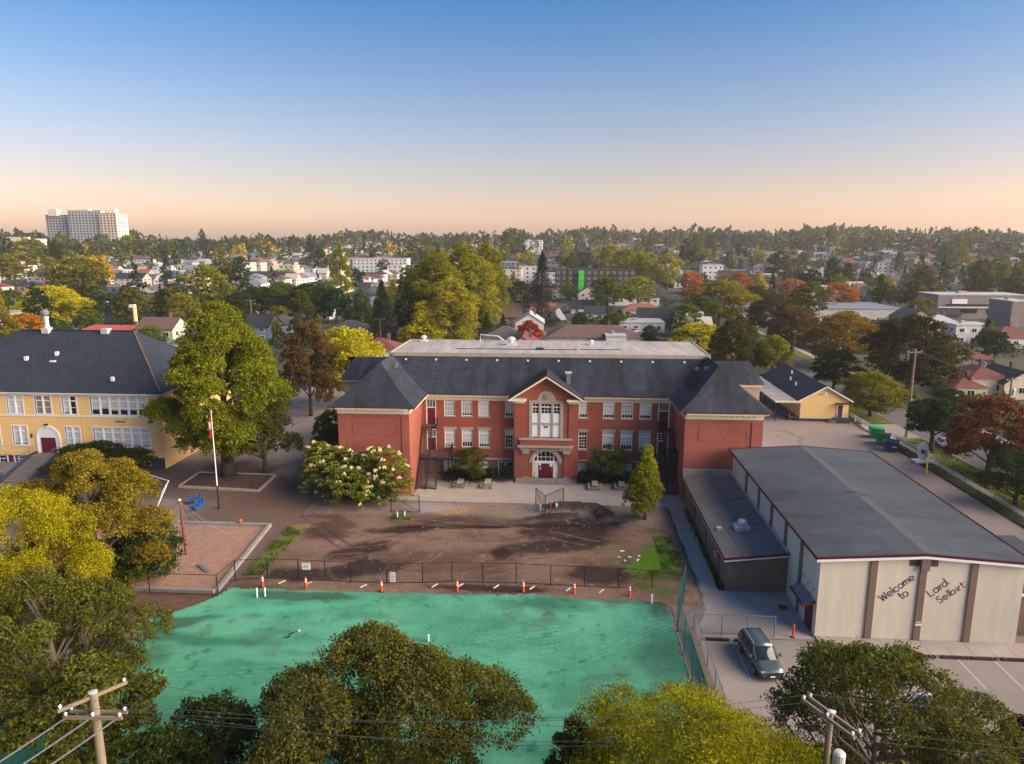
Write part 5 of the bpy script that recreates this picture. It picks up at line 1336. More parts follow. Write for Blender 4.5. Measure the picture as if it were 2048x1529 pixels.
# rope climber and blue seats
r = thing('rope_climber', 'rope net climber hung from a tall red-brown mast over the wood chips', 'play equipment', (-35.4, 60.8, 0))
MB().tube([(-35.4, 60.8, 0), (-35.6, 60.9, 5.4)], .12, 10).build('mast', mat('red_brown_mast', (0.18, 0.05, 0.03), 0.5, var=0.2), r); MB().lathe([(.13, 5.4), (.14, 5.5), (.05, 5.6)], -35.6, 60.9, 10).build('mast_cap', M['white'], r)
rp = MB(); top = (-35.6, 60.9, 5.3); anc = [(-31.3, 57.3, .1), (-32.2, 64.5, .1), (-37.8, 66.0, .1), (-39.5, 60.6, .1), (-37.3, 56.9, .1)]
for a in anc: rp.tube([top, ((top[0] + a[0]) / 2, (top[1] + a[1]) / 2, 2.4), a], .014, 5)
for t_ in (.35, .55, .75, .92):
    q = [tuple(top[k] + (a[k] - top[k]) * t_ * (1.0) for k in range(3)) for a in anc]
    for p, s_ in zip(q, q[1:] + q[:1]): rp.tube([p, s_], .011, 5)
for a, b in zip(anc, anc[1:] + anc[:1]):
    m_ = ((a[0] + b[0]) / 2, (a[1] + b[1]) / 2, .3); rp.tube([top, m_], .011, 5)
rp.build('rope', M['galv'], r, kind='stuff')
MB().tube([(-47, 74.5, 3.2), (-43.6, 72.8, 3.1), (-43.3, 71.0, 2.6), (-43.6, 69.4, .3)], .07, 8).build('curved_pipe', M['galv_white'], r)
MB().tube([(-47, 69.5, 1.2), (-43.4, 69.6, .9), (-43.0, 71.4, 3.2)], .06, 8).build('curved_pipe', M['galv_white'], r)
MB().bar((-31.4, 57.2, .05), (-33.0, 58.6, .2), .3, .08).build('anchor_plate', M['galv'], r)
for x, y, a, lab in ((-41.6, 74.2, .5, 'upper blue see-saw seat near the rope climber'), (-40.2, 72.2, 1.3, 'lower blue see-saw seat near the rope climber')):
    r = thing('seesaw_seat', lab, 'play equipment', (x, y, 0), 'blue play seats', rz=a)
    place('seat', MB().prism([(-.8, .5), (-.6, .35), (.5, .5), (.8, 1.0), (.7, 1.05), (.4, .65), (-.6, .5), (-.8, .6)], -.32, .32).mesh('seat', M['blue']), r, local=True); place('foot', MB().tube([(0, 0, 0), (0, 0, .42)], .08, 8).mesh('foot', M['galv']), r, local=True)
    place('handle', MB().tube([(.3, -.2, .6), (.3, -.2, 1.1), (.3, .2, 1.1), (.3, .2, .6)], .025, 6).mesh('handle', M['galv']), r, local=True)
r = thing('ball', 'small orange ball on the timber kerb of the play area', 'ball', (-33.4, 68.1, .34)); place('ball_shell', MB().lathe([(.02, 0), (.16, .08), (.21, .21), (.16, .35), (.02, .42)], 0, 0, 12).mesh('ball_shell', M['orange'], True), r, local=True)

# lot fences and retaining wall
r = thing('chain_link_fence', 'grey chain-link fence along the end of the parking bays by the grey car', 'fence', (13, 50, 0))
for x in (10.3, 12.3, 14.2, 16.2): MB().tube([(x, 50.05, 0), (x, 50.05, 1.75)], .04, 6).build('post', M['galv'], r)
q = MB(); q.bar((10.3, 50.05, 1.7), (16.2, 50.05, 1.7), .05); q.build('rail', M['galv'], r)
wire_panel(10.3, 50.05, 16.2, 50.05, .05, 1.7, .16, .006, 'galv').build('wire_mesh', M['galv'], r, kind='stuff')
r = thing('chain_link_fence', 'low grey fence on top of the concrete wall left of the parking bays', 'fence', (10.15, 45, 0))
for y in (50, 47.5, 45, 42.5, 40, 37, 34): MB().tube([(10.25, y, .5), (10.25, y, 1.9)], .04, 6).build('post', M['galv'], r)
MB().bar((10.25, 50, 1.85), (10.25, 34, 1.85), .05).build('rail', M['galv'], r); wire_panel(10.25, 50, 10.25, 34, .55, 1.85, .2, .006).build('wire_mesh', M['galv'], r, kind='stuff')
r = thing('retaining_wall', 'low concrete wall with timber cap between the green field and the parking bays', 'wall', (9.9, 42, 0))
MB().box(9.95, 10.3, 24, 50.0, 0, .5).build('wall', M['conc'], r); MB().box(9.85, 10.35, 24, 50.1, .502, .6).build('cap', M['brown'], r)
flat('field_margin', [(8.95, 24), (9.9, 24), (9.9, 50.2), (9.0, 50.2)], .05, M['path'])
r = thing('green_fence', 'tall green wire fence on the right edge of the green field', 'fence', (9.2, 50, 0))
gp = [(10.5, 55.8), (9.6, 52.6), (9.05, 50.3), (9.05, 47.2), (9.05, 44), (9.05, 40.5), (9.05, 37)]
for x, y in gp: MB().tube([(x, y, 0), (x, y, 2.9)], .045, 6).build('post', M['green_wire'], r)
for (a, b), (c, d) in zip(gp[:-1], gp[1:]):
    MB().bar((a, b, 2.85), (c, d, 2.85), .04).build('rail', M['green_wire'], r); wire_panel(a, b, c, d, .1, 2.85, .20, .005).build('wire_mesh', M['green_wire'], r, kind='stuff')
ws0 = None
for i, (a, b, y) in enumerate([(10.6, 12.7, 49.3), (13.1, 15.0, 49.3), (19.8, 21.9, 48.1), (22.3, 24.4, 48.1), (24.8, 26.9, 48.1), (27.3, 29.1, 48.1), (29.3, 31.1, 48.1), (31.4, 33.3, 48.1), (33.6, 35.5, 48.1)]):
    lab = ['timber wheel stop in the bay left of the grey car', 'timber wheel stop behind the grey car', 'wheel stop nearest the gymnasium corner', 'wheel stop second from the gymnasium corner, half under the olive tree', 'wheel stop behind the top of the olive tree', 'wheel stop just right of the olive tree top', 'wheel stop between the two white bay lines', 'wheel stop right of the second white bay line', 'wheel stop at the right picture edge'][i]
    r = thing('wheel_stop', lab, 'wheel stop', (a, y, 0), 'wheel stops'); MB().prism([(y - .13, .0), (y - .1, .17), (y + .1, .17), (y + .13, 0)], a, b, 'yz').build('beam', M['steel_dark'], r)
    for x in (a + .3, b - .3): MB().box(x - .05, x + .05, y - .05, y + .05, .17, .2).build('bolt', M['galv'], r)
r = thing('bollard', 'thin red bollard on the paving near the gymnasium corner', 'bollard', (17.6, 50.1, 0)); place('post', MB().lathe([(.09, 0), (.08, 1.1), (.03, 1.15)], 0, 0, 10).mesh('post', M['orange']), r, local=True); place('base', MB().lathe([(.16, .0), (.16, .06)], 0, 0, 10).mesh('base', M['rubber']), r, local=True)

# bins, sign, white rail by the street
def skip(lab, x, y, rz_, m, lidm):
    r = thing('waste_container', lab, 'waste container', (x, y, 0), rz=rz_)
    b = place('body', MB().prism([(-.75, .15), (.75, .15), (.95, 1.35), (-.85, 1.55), (-.95, 1.2)], -1.0, 1.0, 'xz').mesh('body', M[m]), r, local=True)
    for yy in (-.5, .5): place('lid', MB().prism([(-.9, 1.57), (.98, 1.37), (.98, 1.43), (-.9, 1.64)], yy - .49, yy + .49, 'xz').mesh('lid', M[lidm]), r, local=True)
    for yy in (-1.05, 1.05): place('fork_pocket', MB().box(-.7, .75, yy - .06, yy + .06, .75, .95).mesh('fork_pocket', M[m]), r, local=True)
    rb = MB()
    for xx in (-.55, -.1, .35): rb.box(xx, xx + .08, -1.04, 1.04, .2, 1.2)
    place('rib', rb.mesh('rib', M[m]), r, local=True)
    place('label_strip', MB().box(.1, .7, -1.12, -1.115, .8, .9).mesh('label_strip', M['reflect']), r, local=True)
skip('bright green waste container, the middle one of three', 47.6, 105.3, -.45, 'green_bin', 'steel_dark'); skip('dark blue waste container nearest the gymnasium roof', 47.2, 101.6, -.45, 'blue_bin', 'navy'); skip('sea-green waste container, farthest of three, at the driveway', 48.2, 109.0, -.2, 'green_bin2', 'green_bin2')
r = thing('street_fence', 'white board rail along the street side of the school yard', 'fence', (49, 105, 0))
def brd(x0, y0, x1, y1, n):
    for i in range(n + 1):
        t_ = i / n; x, y = x0 + (x1 - x0) * t_, y0 + (y1 - y0) * t_
        MB().box(x - .06, x + .06, y - .06, y + .06, 0, 1.1).build('post', M['white'], r)
    for z in (.95, .6): MB().bar((x0, y0, z), (x1, y1, z), .06, .2).build('rail', M['white'], r)
brd(48.9, 128, 48.9, 112.6, 5); brd(49.9, 108.2, 50.1, 95, 6)
r = thing('wire_fence', 'green wire fence behind the waste containers and round sign', 'fence', (49, 100, 0))
for y in np.arange(104, 60, -3.0): MB().tube([(49.0, y, 0), (49.0, y, 1.3)], .03, 5).build('post', M['green_wire'], r)
MB().bar((49, 104, 1.28), (49, 60, 1.28), .035).build('rail', M['green_wire'], r); wire_panel(49, 104, 49, 60, .05, 1.28, .25, .006).build('wire_mesh', M['green_wire'], r, kind='stuff')
r = thing('round_sign', 'white oval school sign with a small shield on a low white stand', 'sign', (48.9, 96.2, 0))
ov = [(48.9 + .68 * math.cos(q), 1.55 + 1.25 * math.sin(q)) for q in np.linspace(0, 2 * math.pi, 25)[:-1]]
b = MB().prism(ov, 96.1, 96.3).build('board', M['white'], r)
MB().prism([(48.55, 1.75), (48.9, 1.8), (49.25 - .15, 1.75), (49.05, 1.35), (48.85, 1.15), (48.6, 1.35)], 96.06, 96.1).build('shield', M['navy'], b); MB().box(49.2, 49.32, 96.07, 96.1, 1.0, 1.7).build('text_line', M['navy'], b)
MB().box(47.8, 49.9, 95.2, 96.9, .12, .3).build('stand', M['white'], r)
r = thing('goal_post', 'yellow post on the paving beside the round white sign', 'post', (46.9, 90.9, 0)); place('post', MB().lathe([(.09, 0), (.09, 3.0), (.03, 3.05)], 0, 0, 10).mesh('post', M['yellow']), r, local=True); place('base', MB().lathe([(.2, 0), (.2, .08)], 0, 0, 10).mesh('base', M['conc']), r, local=True)

# surveyed positions: x, y, ground, height, radius, form, colour, label
TREES = [
(-7.4, 30, 0.0, 11.2, 6.4, 'big', 'bronze', 'large bronze-olive tree rising in front of the green field, bottom centre'),
(4.9, 22.5, 0.0, 13.3, 5.6, 'bigfine', 'ygold', 'bright yellow-green feathery tree along the bottom edge, right of centre'),
(14.1, 31, 0.0, 10.7, 5.0, 'bigopen', 'olive', 'open-crowned olive tree in front of the parking bays, bottom right'),
(-30.3, 38, 0.0, 8.2, 5.8, 'bigopen', 'olive2', 'big olive tree with bare pale branches at the lower left'),
(-37.9, 45, 0.0, 12.3, 5.3, 'bigfine', 'gold', 'golden feathery conifer-like tree at the left edge'),
(-36.8, 51.9, 0.0, 12.8, 5.0, 'big', 'bronzegold', 'round golden-bronze tree beside the wood-chip play area'),
(-16.7, 30, 0.0, 7.0, 2.4, 'lo_near', 'dkgreen', 'dark green tree top poking up left of the large bronze-olive tree'),
(-18.3, 28, 0.0, 6.9, 1.5, 'lo_near', 'dkgreen', 'small dark green tree top at the bottom edge near the utility pole'),
(0.8, 27, 0.0, 9.2, 1.4, 'lo_near', 'bronze', 'brownish sparse tree top between the two big foreground trees'),
(22.9, 33, 0.0, 6.2, 0.9, 'lo_near', 'plum', 'purple-leaved tree at the bottom right corner'),
(-42.1, 83.7, 0.0, 22.4, 7.4, 'linden', 'green2', 'tall two-toned green tree standing in the timber-edged planter'),
(-37.8, 85.0, 0.0, 7.9, 4.7, 'sparse', 'olive', 'small spreading half-bare tree in the planter'),
(-43.0, 116.4, 0.0, 16.2, 4.6, 'droop', 'brown', 'drooping brownish tree behind the small spreading tree'),
(-39.1, 124.8, 0.0, 14.1, 6.7, 'round', 'yg', 'bright yellow-green tree behind the left end of the brick school'),
(-30.1, 88.7, 0.0, 7.6, 2.6, 'round', 'olive', 'small olive tree hugging the left side wall of the brick school'),
(9.1, 72.6, 0.0, 7.9, 2.3, 'pyr', 'ygreen', 'young yellow-green tree on the bare dirt before the right fire stair'),
(-11.1, 86.0, 0.0, 4.0, 2.7, 'sparse', 'bronze', 'thin reddish-green small tree against the brick facade left of the entrance'),
(5.7, 87.2, 0.0, 4.8, 2.5, 'sparse', 'green2', 'small bent tree against the brick facade right of the entrance'),
(52.8, 101.8, 0.0, 6.9, 3.9, 'round', 'dkgreen', 'dark green street tree next to the parked white car'),
(54.3, 90.7, 0.0, 10.6, 5.3, 'droop', 'rust', 'rust-orange street tree at the right picture edge'),
(51.3, 80, 0.0, 6.3, 3.6, 'round', 'dkgreen', 'dark green tree cut by the right picture edge'),
(52.9, 122.7, 0.0, 7.7, 5.0, 'round', 'olivegold', 'yellow-topped street tree behind the yellow hall'),
(54.8, 144.9, 0.0, 8.1, 4.5, 'round', 'dkgreen', 'dark green street tree between the yellow hall and the street'),
(65.7, 137.4, 0.0, 15.9, 8.2, 'round', 'dkbronze', 'big dark bronze tree across the street, behind the tall utility pole'),
(67.5, 173.8, 0.0, 12.9, 8.9, 'round', 'rustgold', 'big rust and gold tree behind the yellow hall'),
(70.5, 131.1, 0.0, 3.4, 2.7, 'round', 'dkgreen', 'low dark bush tree by the white houses'),
(115.6, 200.9, 0.0, 9.0, 3.4, 'pyr', 'green2', 'slim fresh green tree between the white houses at right'),
(31.6, 164.6, 0.0, 11.2, 7.7, 'round', 'yg', 'bright yellow tree behind the right end of the flat roof'),
(42.9, 163.4, 0.0, 10.6, 4.5, 'pyr', 'green2', 'olive-green pointed tree left of a shorter green one, behind the right wing'),
(47.1, 161.1, 0.0, 9.0, 4.0, 'round', 'ygreen', 'shorter yellow-green tree right of the pointed tree behind the right wing'),
(67.4, 232.5, 0.0, 13.0, 7.6, 'round', 'dkbronze', 'dark brown rounded tree behind the green trees of the right wing'),
(60.7, 191.1, 0.0, 13.0, 6.2, 'round', 'brown', 'brown rounded tree next to the flat grey roofs'),
(35.0, 147.1, 0.0, 14.0, 4.6, 'round', 'dkbronze', 'dark bronze tree between the bright yellow tree and the green pointed tree'),
(55.7, 257.2, 0.0, 16.4, 11.5, 'round', 'olivegold', 'wide olive-gold domed tree above the bright yellow tree'),
(47.7, 242.3, 0.0, 11.7, 5.0, 'round', 'green2', 'fresh green tree left of the wide olive-gold dome'),
(120.0, 321.1, 0.5, 11.7, 8.5, 'round', 'orange', 'orange globe tree left of the bright green one on the right'),
(107.4, 343.2, 0.7, 12.1, 7.9, 'round', 'orange', 'orange-red tree right of a yellow-green neighbour'),
(102.3, 317.0, 0.4, 9.0, 4.9, 'round', 'yg', 'small yellow-green tree under the orange-red tree'),
(98.0, 366.1, 1.0, 14.4, 6.2, 'pyr', 'gold', 'narrow golden tree between two orange trees'),
(87.4, 360.7, 0.9, 14.0, 6.8, 'round', 'orange', 'orange tree left of the narrow golden tree'),
(83.0, 373.7, 1.1, 12.7, 5.8, 'round', 'rustgold', 'rust tree at the left end of the orange row'),
(64.3, 365.2, 0.9, 14.5, 6.3, 'round', 'orange', 'orange tree at the end of the yellow row'),
(147.8, 344.1, 0.9, 13.9, 6.4, 'round', 'ygreen', 'bright green round tree between the orange globe and the tall bronze tree'),
(155.5, 321.7, 0.7, 19.1, 9.2, 'pyr', 'bronze', 'tall broad bronze tree above the commercial block'),
(208.5, 373.1, 1.8, 10.9, 6.0, 'round', 'dkgreen', 'dark green tree left of the pair above the grey block'),
(218.2, 372.8, 1.9, 10.4, 5.6, 'round', 'dkgreen', 'dark green tree right of the pair above the grey block'),
(-7.5, 257.8, 0.0, 26.6, 7.0, 'conifer', 'spruce', 'tall dark spruce standing behind the flat roof'),
(-36.4, 205.7, 0.0, 26.8, 8.6, 'tall', 'ygreen', 'tallest-left poplar of the big yellow-green clump'),
(-31.2, 227.0, 0.0, 28.9, 8.7, 'tall', 'ygreen', 'middle poplar of the big yellow-green clump'),
(-26.6, 251.3, 0.0, 29.3, 7.0, 'tall', 'ygreen', 'rear right poplar of the big yellow-green clump'),
(-30.9, 193.8, 0.0, 19.6, 7.5, 'tall', 'yg2', 'front poplar of the big yellow-green clump'),
(-44.0, 203.1, 0.0, 22.6, 5.0, 'tall', 'green2', 'left shaded poplar of the big yellow-green clump'),
(-27.1, 232.4, 0.0, 24.1, 6.5, 'tall', 'yg2', 'right front poplar of the big yellow-green clump'),
(-37.7, 190.8, 0.0, 13.2, 7.3, 'pyr', 'yg', 'pointed yellow tree in front of the poplar clump'),
(-49.5, 192.5, 0.0, 19.6, 5.5, 'conifer', 'spruce', 'broad dark conifer left of the poplar clump'),
(-104.6, 332.1, 0.4, 28.9, 6.1, 'column', 'ygold', 'tall slim golden poplar left of centre'),
(-9.5, 202.5, 0.0, 7.6, 3.6, 'round', 'rustred', 'orange-red maple behind the roof fan'),
(-9.5, 199.4, 0.0, 4.2, 2.7, 'round', 'red', 'small scarlet maple in front of the orange-red maple'),
(-23.1, 215.3, 0.0, 8.7, 3.0, 'conifer', 'dkgreen2', 'left of two small green conifers behind the flat roof'),
(-18.0, 215.7, 0.0, 8.3, 2.4, 'conifer', 'dkgreen2', 'right of two small green conifers behind the flat roof'),
(-146.3, 283.1, 0.2, 20.3, 10.0, 'round', 'ygreen', 'rounded yellow-green tree behind the tall two-toned tree'),
(-170.3, 226.2, 0.0, 15.3, 10.1, 'round', 'yg', 'big bright yellow tree behind the yellow school'),
(-157.5, 197.0, 0.0, 9.1, 5.9, 'round', 'orangegold', 'glowing orange-gold tree behind the yellow school roof'),
(-153.5, 182.5, 0.0, 11.9, 4.7, 'round', 'olivegold', 'yellow-green tree at the left edge behind the yellow school'),
(-177.1, 264.6, 0.2, 10.1, 6.8, 'round', 'dkgreen', 'dark green tree right of the bright yellow one'),
(-176.5, 280.0, 0.3, 9.6, 7.7, 'round', 'olivegold', 'olive-gold domed tree behind the red-roofed building'),
(-233.7, 331.7, 1.1, 21.2, 13.3, 'round', 'olivegold', 'large olive-gold tree above the bright yellow tree'),
(-236.0, 348.4, 1.3, 22.1, 7.6, 'round', 'gold', 'gold-tipped tree right of the large olive-gold one'),
(-330.9, 448.8, 4.3, 28.4, 6.8, 'column', 'dkgreen', 'dark pointed cypress in front of the tall apartment block'),
(-329.1, 440.9, 4.1, 16.9, 5.8, 'round', 'olivegold', 'small olive tree under the dark pointed cypress'),
(-337.5, 419.8, 3.9, 19.5, 12.3, 'round', 'olivegold', 'olive tree near the left edge in middle distance'),
(-474.2, 611.1, 11.3, 21.9, 20.0, 'round', 'olivegold', 'broad olive tree below the low white building at left'),
(-484.5, 773.0, 15.0, 23.5, 20.8, 'round', 'olivegold', 'wide golden-green tree right of the apartment block'),
(-549.3, 827.2, 18.1, 23.4, 10.7, 'round', 'green2', 'green tree in front of the apartment block corner'),
(-233.8, 408.5, 2.1, 19.6, 6.8, 'conifer', 'spruce', 'dark cedar among the white houses on the left'),
(-240.1, 494.1, 3.7, 25.2, 5.6, 'column', 'olivegold', 'slim green column tree left of the white houses'),
(-114.0, 261.4, 0.0, 13.2, 8.5, 'round', 'dkgreen', 'dark green tree left in the row behind the brown drooping tree'),
(-110.0, 270.9, 0.1, 14.6, 7.8, 'round', 'green2', 'green tree in the row above the brown drooping tree'),
(-95.3, 263.3, 0.0, 14.5, 8.5, 'round', 'dkgreen', 'dark green tree right in the row above the brown drooping tree'),
(-101.4, 301.7, 0.2, 11.8, 6.5, 'round', 'green2', 'green tree at the foot of the slim golden poplar'),
(-114.3, 245.1, 0.0, 12.4, 5.3, 'round', 'dkgreen', 'dark green tree right beside the tall two-toned tree'),
(62.6, 436.8, 2.2, 20.8, 9.3, 'round', 'yg2', 'rounded yellow tree at the right end of the yellow row'),
(51.2, 455.5, 2.6, 21.7, 9.4, 'round', 'ygold', 'gold-yellow tree second from the right in the yellow row'),
(42.2, 495.9, 3.6, 21.9, 10.2, 'round', 'ygold', 'gold-yellow tree in the middle of the yellow row'),
(34.1, 518.4, 4.2, 24.7, 8.9, 'round', 'yg2', 'tall yellow-green tree at the left of the yellow row'),
(-3.2, 494.5, 3.4, 10.0, 5.8, 'round', 'rust', 'small rust tree left of the green netting'),
(7.8, 471.7, 2.8, 10.0, 4.9, 'round', 'rust', 'small rust tree touching the green netting'),
(22.0, 500.1, 3.6, 11.0, 6.2, 'pyr', 'dkgreen2', 'dark green tree right of the green netting'),
(33.1, 471.5, 2.9, 10.0, 5.5, 'round', 'rustgold', 'small orange tree before the dark balcony block'),
(13.8, 595.5, 6.5, 16.2, 12.3, 'round', 'dkgreen', 'dark green rounded tree above the green netting'),
(3.6, 368.0, 0.8, 8.0, 4.6, 'round', 'green2', 'small green tree near the brown gabled house'),
(17.3, 243.9, 0.0, 6.0, 4.3, 'round', 'green2', 'round green tree by the white garages'),
(25.5, 206.7, 0.0, 6.0, 2.6, 'round', 'dkgreen', 'small dark tree beside the brown hipped roof'),
(6.0, 247.2, 0.0, 6.0, 2.8, 'round', 'dkgreen', 'small dark green tree beside the back lane'),
(119.7, 661.0, 10.1, 27.5, 7.6, 'tall', 'green2', 'leftmost of the tall green poplars on the right rise'),
(133.8, 671.8, 10.8, 26.1, 6.8, 'tall', 'green2', 'second of the tall green poplars on the right rise'),
(111.9, 675.3, 10.6, 24.9, 5.5, 'column', 'dkgreen2', 'slim dark poplar left of the green poplars on the right rise'),
(-249.0, 695.3, 9.4, 26.6, 11.3, 'conifer', 'spruce', 'dark conifer on the left-centre rise'),
(-445.7, 866.4, 16.5, 31.6, 13.9, 'conifer', 'spruce', 'dark fir cluster above the white houses on the left'),
(-54.1, 767.6, 13.0, 32.4, 15.9, 'round', 'green2', 'tall rounded green tree left of the white balcony block'),
]

# x, y, ground, width, depth, height, roof form, roof colour, wall colour, name, label
BUILDINGS = [
(9.0, 209.8, 0.0, 26.6, 12.0, 5.8, 'hip', 'brown', 'grey', 'large_hall', 'large hall with a wide brown-edged grey roof right behind the flat school roof'),
(82.5, 145.6, 0.0, 7.2, 10.0, 5.5, 'hip', 'maroon', 'cream', 'house', 'cream two-storey house with maroon roof and chimney at the right edge'),
(87.5, 143.9, 0.0, 6.7, 10.0, 5.4, 'gabley', 'dark', 'cream', 'house', 'house with dark gabled roof at the far right edge below the maroon roofs'),
(77.8, 141.3, 0.0, 5.9, 6.0, 2.8, 'hip', 'maroon', 'cream', 'garage', 'pair of low maroon-roofed garages before the cream house'),
(87.6, 163.9, 0.0, 8.8, 9.0, 5.3, 'hip', 'darkgrey', 'white', 'house', 'white house with a long grey roof below the maroon-roofed dark house'),
(93.7, 177.0, 0.0, 12.9, 12.0, 5.8, 'hip', 'maroon', 'dark', 'house', 'dark-walled house with a maroon roof beside the slim fresh green tree'),
(128.9, 216.3, 0.0, 11.4, 12.0, 5.7, 'hip', 'maroon', 'white', 'house', 'white house with a maroon roof at the right edge, above the others'),
(120.8, 221.4, 0.0, 10.3, 9.0, 5.9, 'flat', 'pale', 'white', 'house', 'white balconied house left of the upper maroon-roofed one'),
(163.7, 299.0, 0.4, 33.4, 16.0, 9.4, 'flat', 'pale', 'greywall', 'shop_block', 'grey two-storey commercial block behind the parking area at right'),
(162.3, 270.8, 0.2, 7.1, 14.0, 9.2, 'flat', 'pale', 'greywall', 'shop_block', 'taller plain grey block at the right edge'),
(115.0, 302.9, 0.2, 36.2, 34.0, 4.3, 'flat', 'bluegrey', 'pale', 'warehouse', 'long flat pale-blue roofed warehouse behind the rust and gold trees'),
(95.1, 291.0, 0.1, 9.8, 12.0, 6.7, 'gabley', 'dark', 'white', 'house', 'dark-roofed house at the left end of the warehouse'),
(146.7, 293.2, 0.3, 15.6, 12.0, 3.3, 'gablex', 'dark', 'brownwall', 'house', 'low dark roof between the warehouse and the commercial block'),
(33.8, 347.0, 0.5, 23.7, 12.0, 7.9, 'gablex', 'dark', 'white', 'apartment_house', 'broad black-roofed building behind the dark balcony block trees'),
(38.6, 270.1, 0.0, 20.3, 12.0, 5.3, 'gablex', 'dark', 'white', 'house', 'long black-roofed house row beside the bright yellow tree'),
(8.5, 308.4, 0.1, 9.8, 10.0, 5.5, 'gablex', 'dark', 'white', 'house', 'black-roofed white house just right of the tall spruce'),
(12.7, 283.7, 0.0, 7.8, 8.0, 5.1, 'gablex', 'dark', 'white', 'house', 'white-sided house with a short dark roof at the back lane'),
(26.7, 247.8, 0.0, 15.2, 14.0, 3.3, 'flat', 'pale', 'white', 'garage', 'row of pale flat garages with white cars'),
(33.0, 301.4, 0.1, 16.5, 10.0, 3.5, 'hip', 'redroof', 'cream', 'house', 'low house with a pink-red roof'),
(12.3, 360.3, 0.6, 8.9, 10.0, 7.8, 'gabley', 'brown', 'cream', 'house', 'cream house with a steep brown gable'),
(-23.1, 344.9, 0.4, 15.7, 14.0, 8.1, 'gablex', 'dark', 'white', 'apartment_house', 'dark-roofed block left of the tall spruce with a white vent'),
(-20.1, 258.8, 0.0, 11.1, 14.0, 8.0, 'gablex', 'brown', 'brownwall', 'house', 'brown-roofed building behind the two small conifers'),
(-16.9, 210.0, 0.0, 13.1, 12.0, 3.6, 'hip', 'darkgrey', 'white', 'house', 'grey-roofed low house with a bent exhaust pipe behind the flat roof'),
(15.1, 204.2, 0.0, 5.6, 10.0, 3.9, 'flat', 'pale', 'white', 'house', 'small pale flat-roofed house beside the large hall'),
(-33.5, 470.8, 2.6, 13.1, 10.0, 11.2, 'flat', 'dark', 'cream', 'apartment_house', 'cream stucco house left of the spruce top'),
(-24.1, 492.0, 3.1, 12.3, 10.0, 11.4, 'flat', 'pale', 'white', 'apartment_house', 'white flat-roofed house touching the spruce top'),
(-91.6, 322.7, 0.3, 9.6, 9.0, 9.0, 'gabley', 'dark', 'blue', 'house', 'small blue gabled house left of the poplar clump'),
(-63.9, 210.7, 0.0, 16.2, 14.0, 6.6, 'hip', 'darkgrey', 'white', 'house', 'low grey-roofed house behind the bright yellow-green tree'),
(-94.9, 277.0, 0.0, 7.8, 10.0, 5.0, 'gablex', 'dark', 'white', 'house', 'white house by the row of dark green trees'),
(-129.2, 198.5, 0.0, 24.5, 9.0, 5.9, 'hip', 'redpink', 'cream', 'hall', 'long building with a bright red-pink roof behind the yellow school'),
(-158.9, 238.3, 0.0, 22.5, 8.0, 3.7, 'gablex', 'dark', 'grey', 'house', 'dark-roofed building behind the red-pink roof'),
(-111.2, 190.1, 0.0, 10.3, 9.0, 9.2, 'gablex', 'brown', 'palegreen', 'house', 'pale green two-storey house with brown roof and two skylights'),
(-216.2, 269.0, 0.4, 11.8, 10.0, 11.0, 'hip', 'brown', 'white', 'house', 'white two-storey house with a brown roof at the left edge'),
(-184.5, 315.1, 0.5, 10.4, 12.0, 7.4, 'flat', 'pale', 'greywall', 'warehouse', 'windowless grey concrete building beside the small car park'),
(-255.1, 408.5, 2.2, 18.3, 9.0, 10.3, 'gablex', 'dark', 'cream', 'house', 'cream house with steep dark roof and gable, left middle distance'),
(-236.7, 313.6, 0.9, 13.7, 10.0, 5.3, 'gablex', 'dark', 'grey', 'house', 'dark roofed low house behind the big bright yellow tree'),
(-185.3, 411.3, 1.6, 20.5, 12.0, 8.1, 'hip', 'bluegrey', 'white', 'house', 'white building with a blue-grey roof right of the yellow-green tree'),
(-216.6, 514.1, 3.8, 29.2, 12.0, 5.9, 'gablex', 'dark', 'white', 'house', 'long white house row with black roofs, left of centre'),
(-388.5, 626.5, 9.0, 36.0, 12.0, 10.1, 'hip', 'brown', 'white', 'house', 'wide white house with a brown roof above the cream gabled house'),
(-436.2, 747.4, 13.0, 32.1, 10.0, 10.5, 'gablex', 'dark', 'white', 'house', 'white dormered house right of the wide brown-roofed one'),
(-153.7, 601.8, 6.1, 46.3, 14.0, 11.6, 'flat', 'pale', 'white', 'apartment_block', 'long low white apartment block left of the poplar clump'),
(-106.9, 400.5, 1.2, 16.9, 10.0, 6.7, 'gablex', 'dark', 'cream', 'house', 'dark roofed house between the golden poplar and the clump'),
(18.7, 426.3, 1.7, 46.7, 14.0, 13.0, 'flat', 'dark', 'charcoal', 'apartment_block', 'dark brown balcony block behind the green netting'),
(-39.3, 887.4, 17.9, 27.4, 16.0, 16.7, 'flat', 'pale', 'white', 'apartment_block', 'white stepped balcony block on the rise above the spruce'),
(-303.0, 1222.4, 28.6, 59.6, 20.0, 15.8, 'flat', 'pale', 'white', 'apartment_block', 'white block with an orange end on the left-centre rise'),
(111.1, 478.2, 3.4, 19.4, 12.0, 9.1, 'gablex', 'dark', 'white', 'house', 'dark-roofed white building behind the orange trees'),
(105.1, 519.8, 4.6, 14.1, 12.0, 10.4, 'flat', 'pale', 'white', 'apartment_block', 'white three-storey block behind the left orange tree'),
(283.6, 508.2, 5.9, 20.1, 14.0, 4.7, 'hip', 'bluegrey', 'white', 'hall', 'low hall with a curved blue-grey roof on the right'),
(-671.8, 852.5, 22.7, 30.8, 14.0, 13.3, 'flat', 'pale', 'white', 'apartment_block', 'small white building at the left edge of the rise'),
]

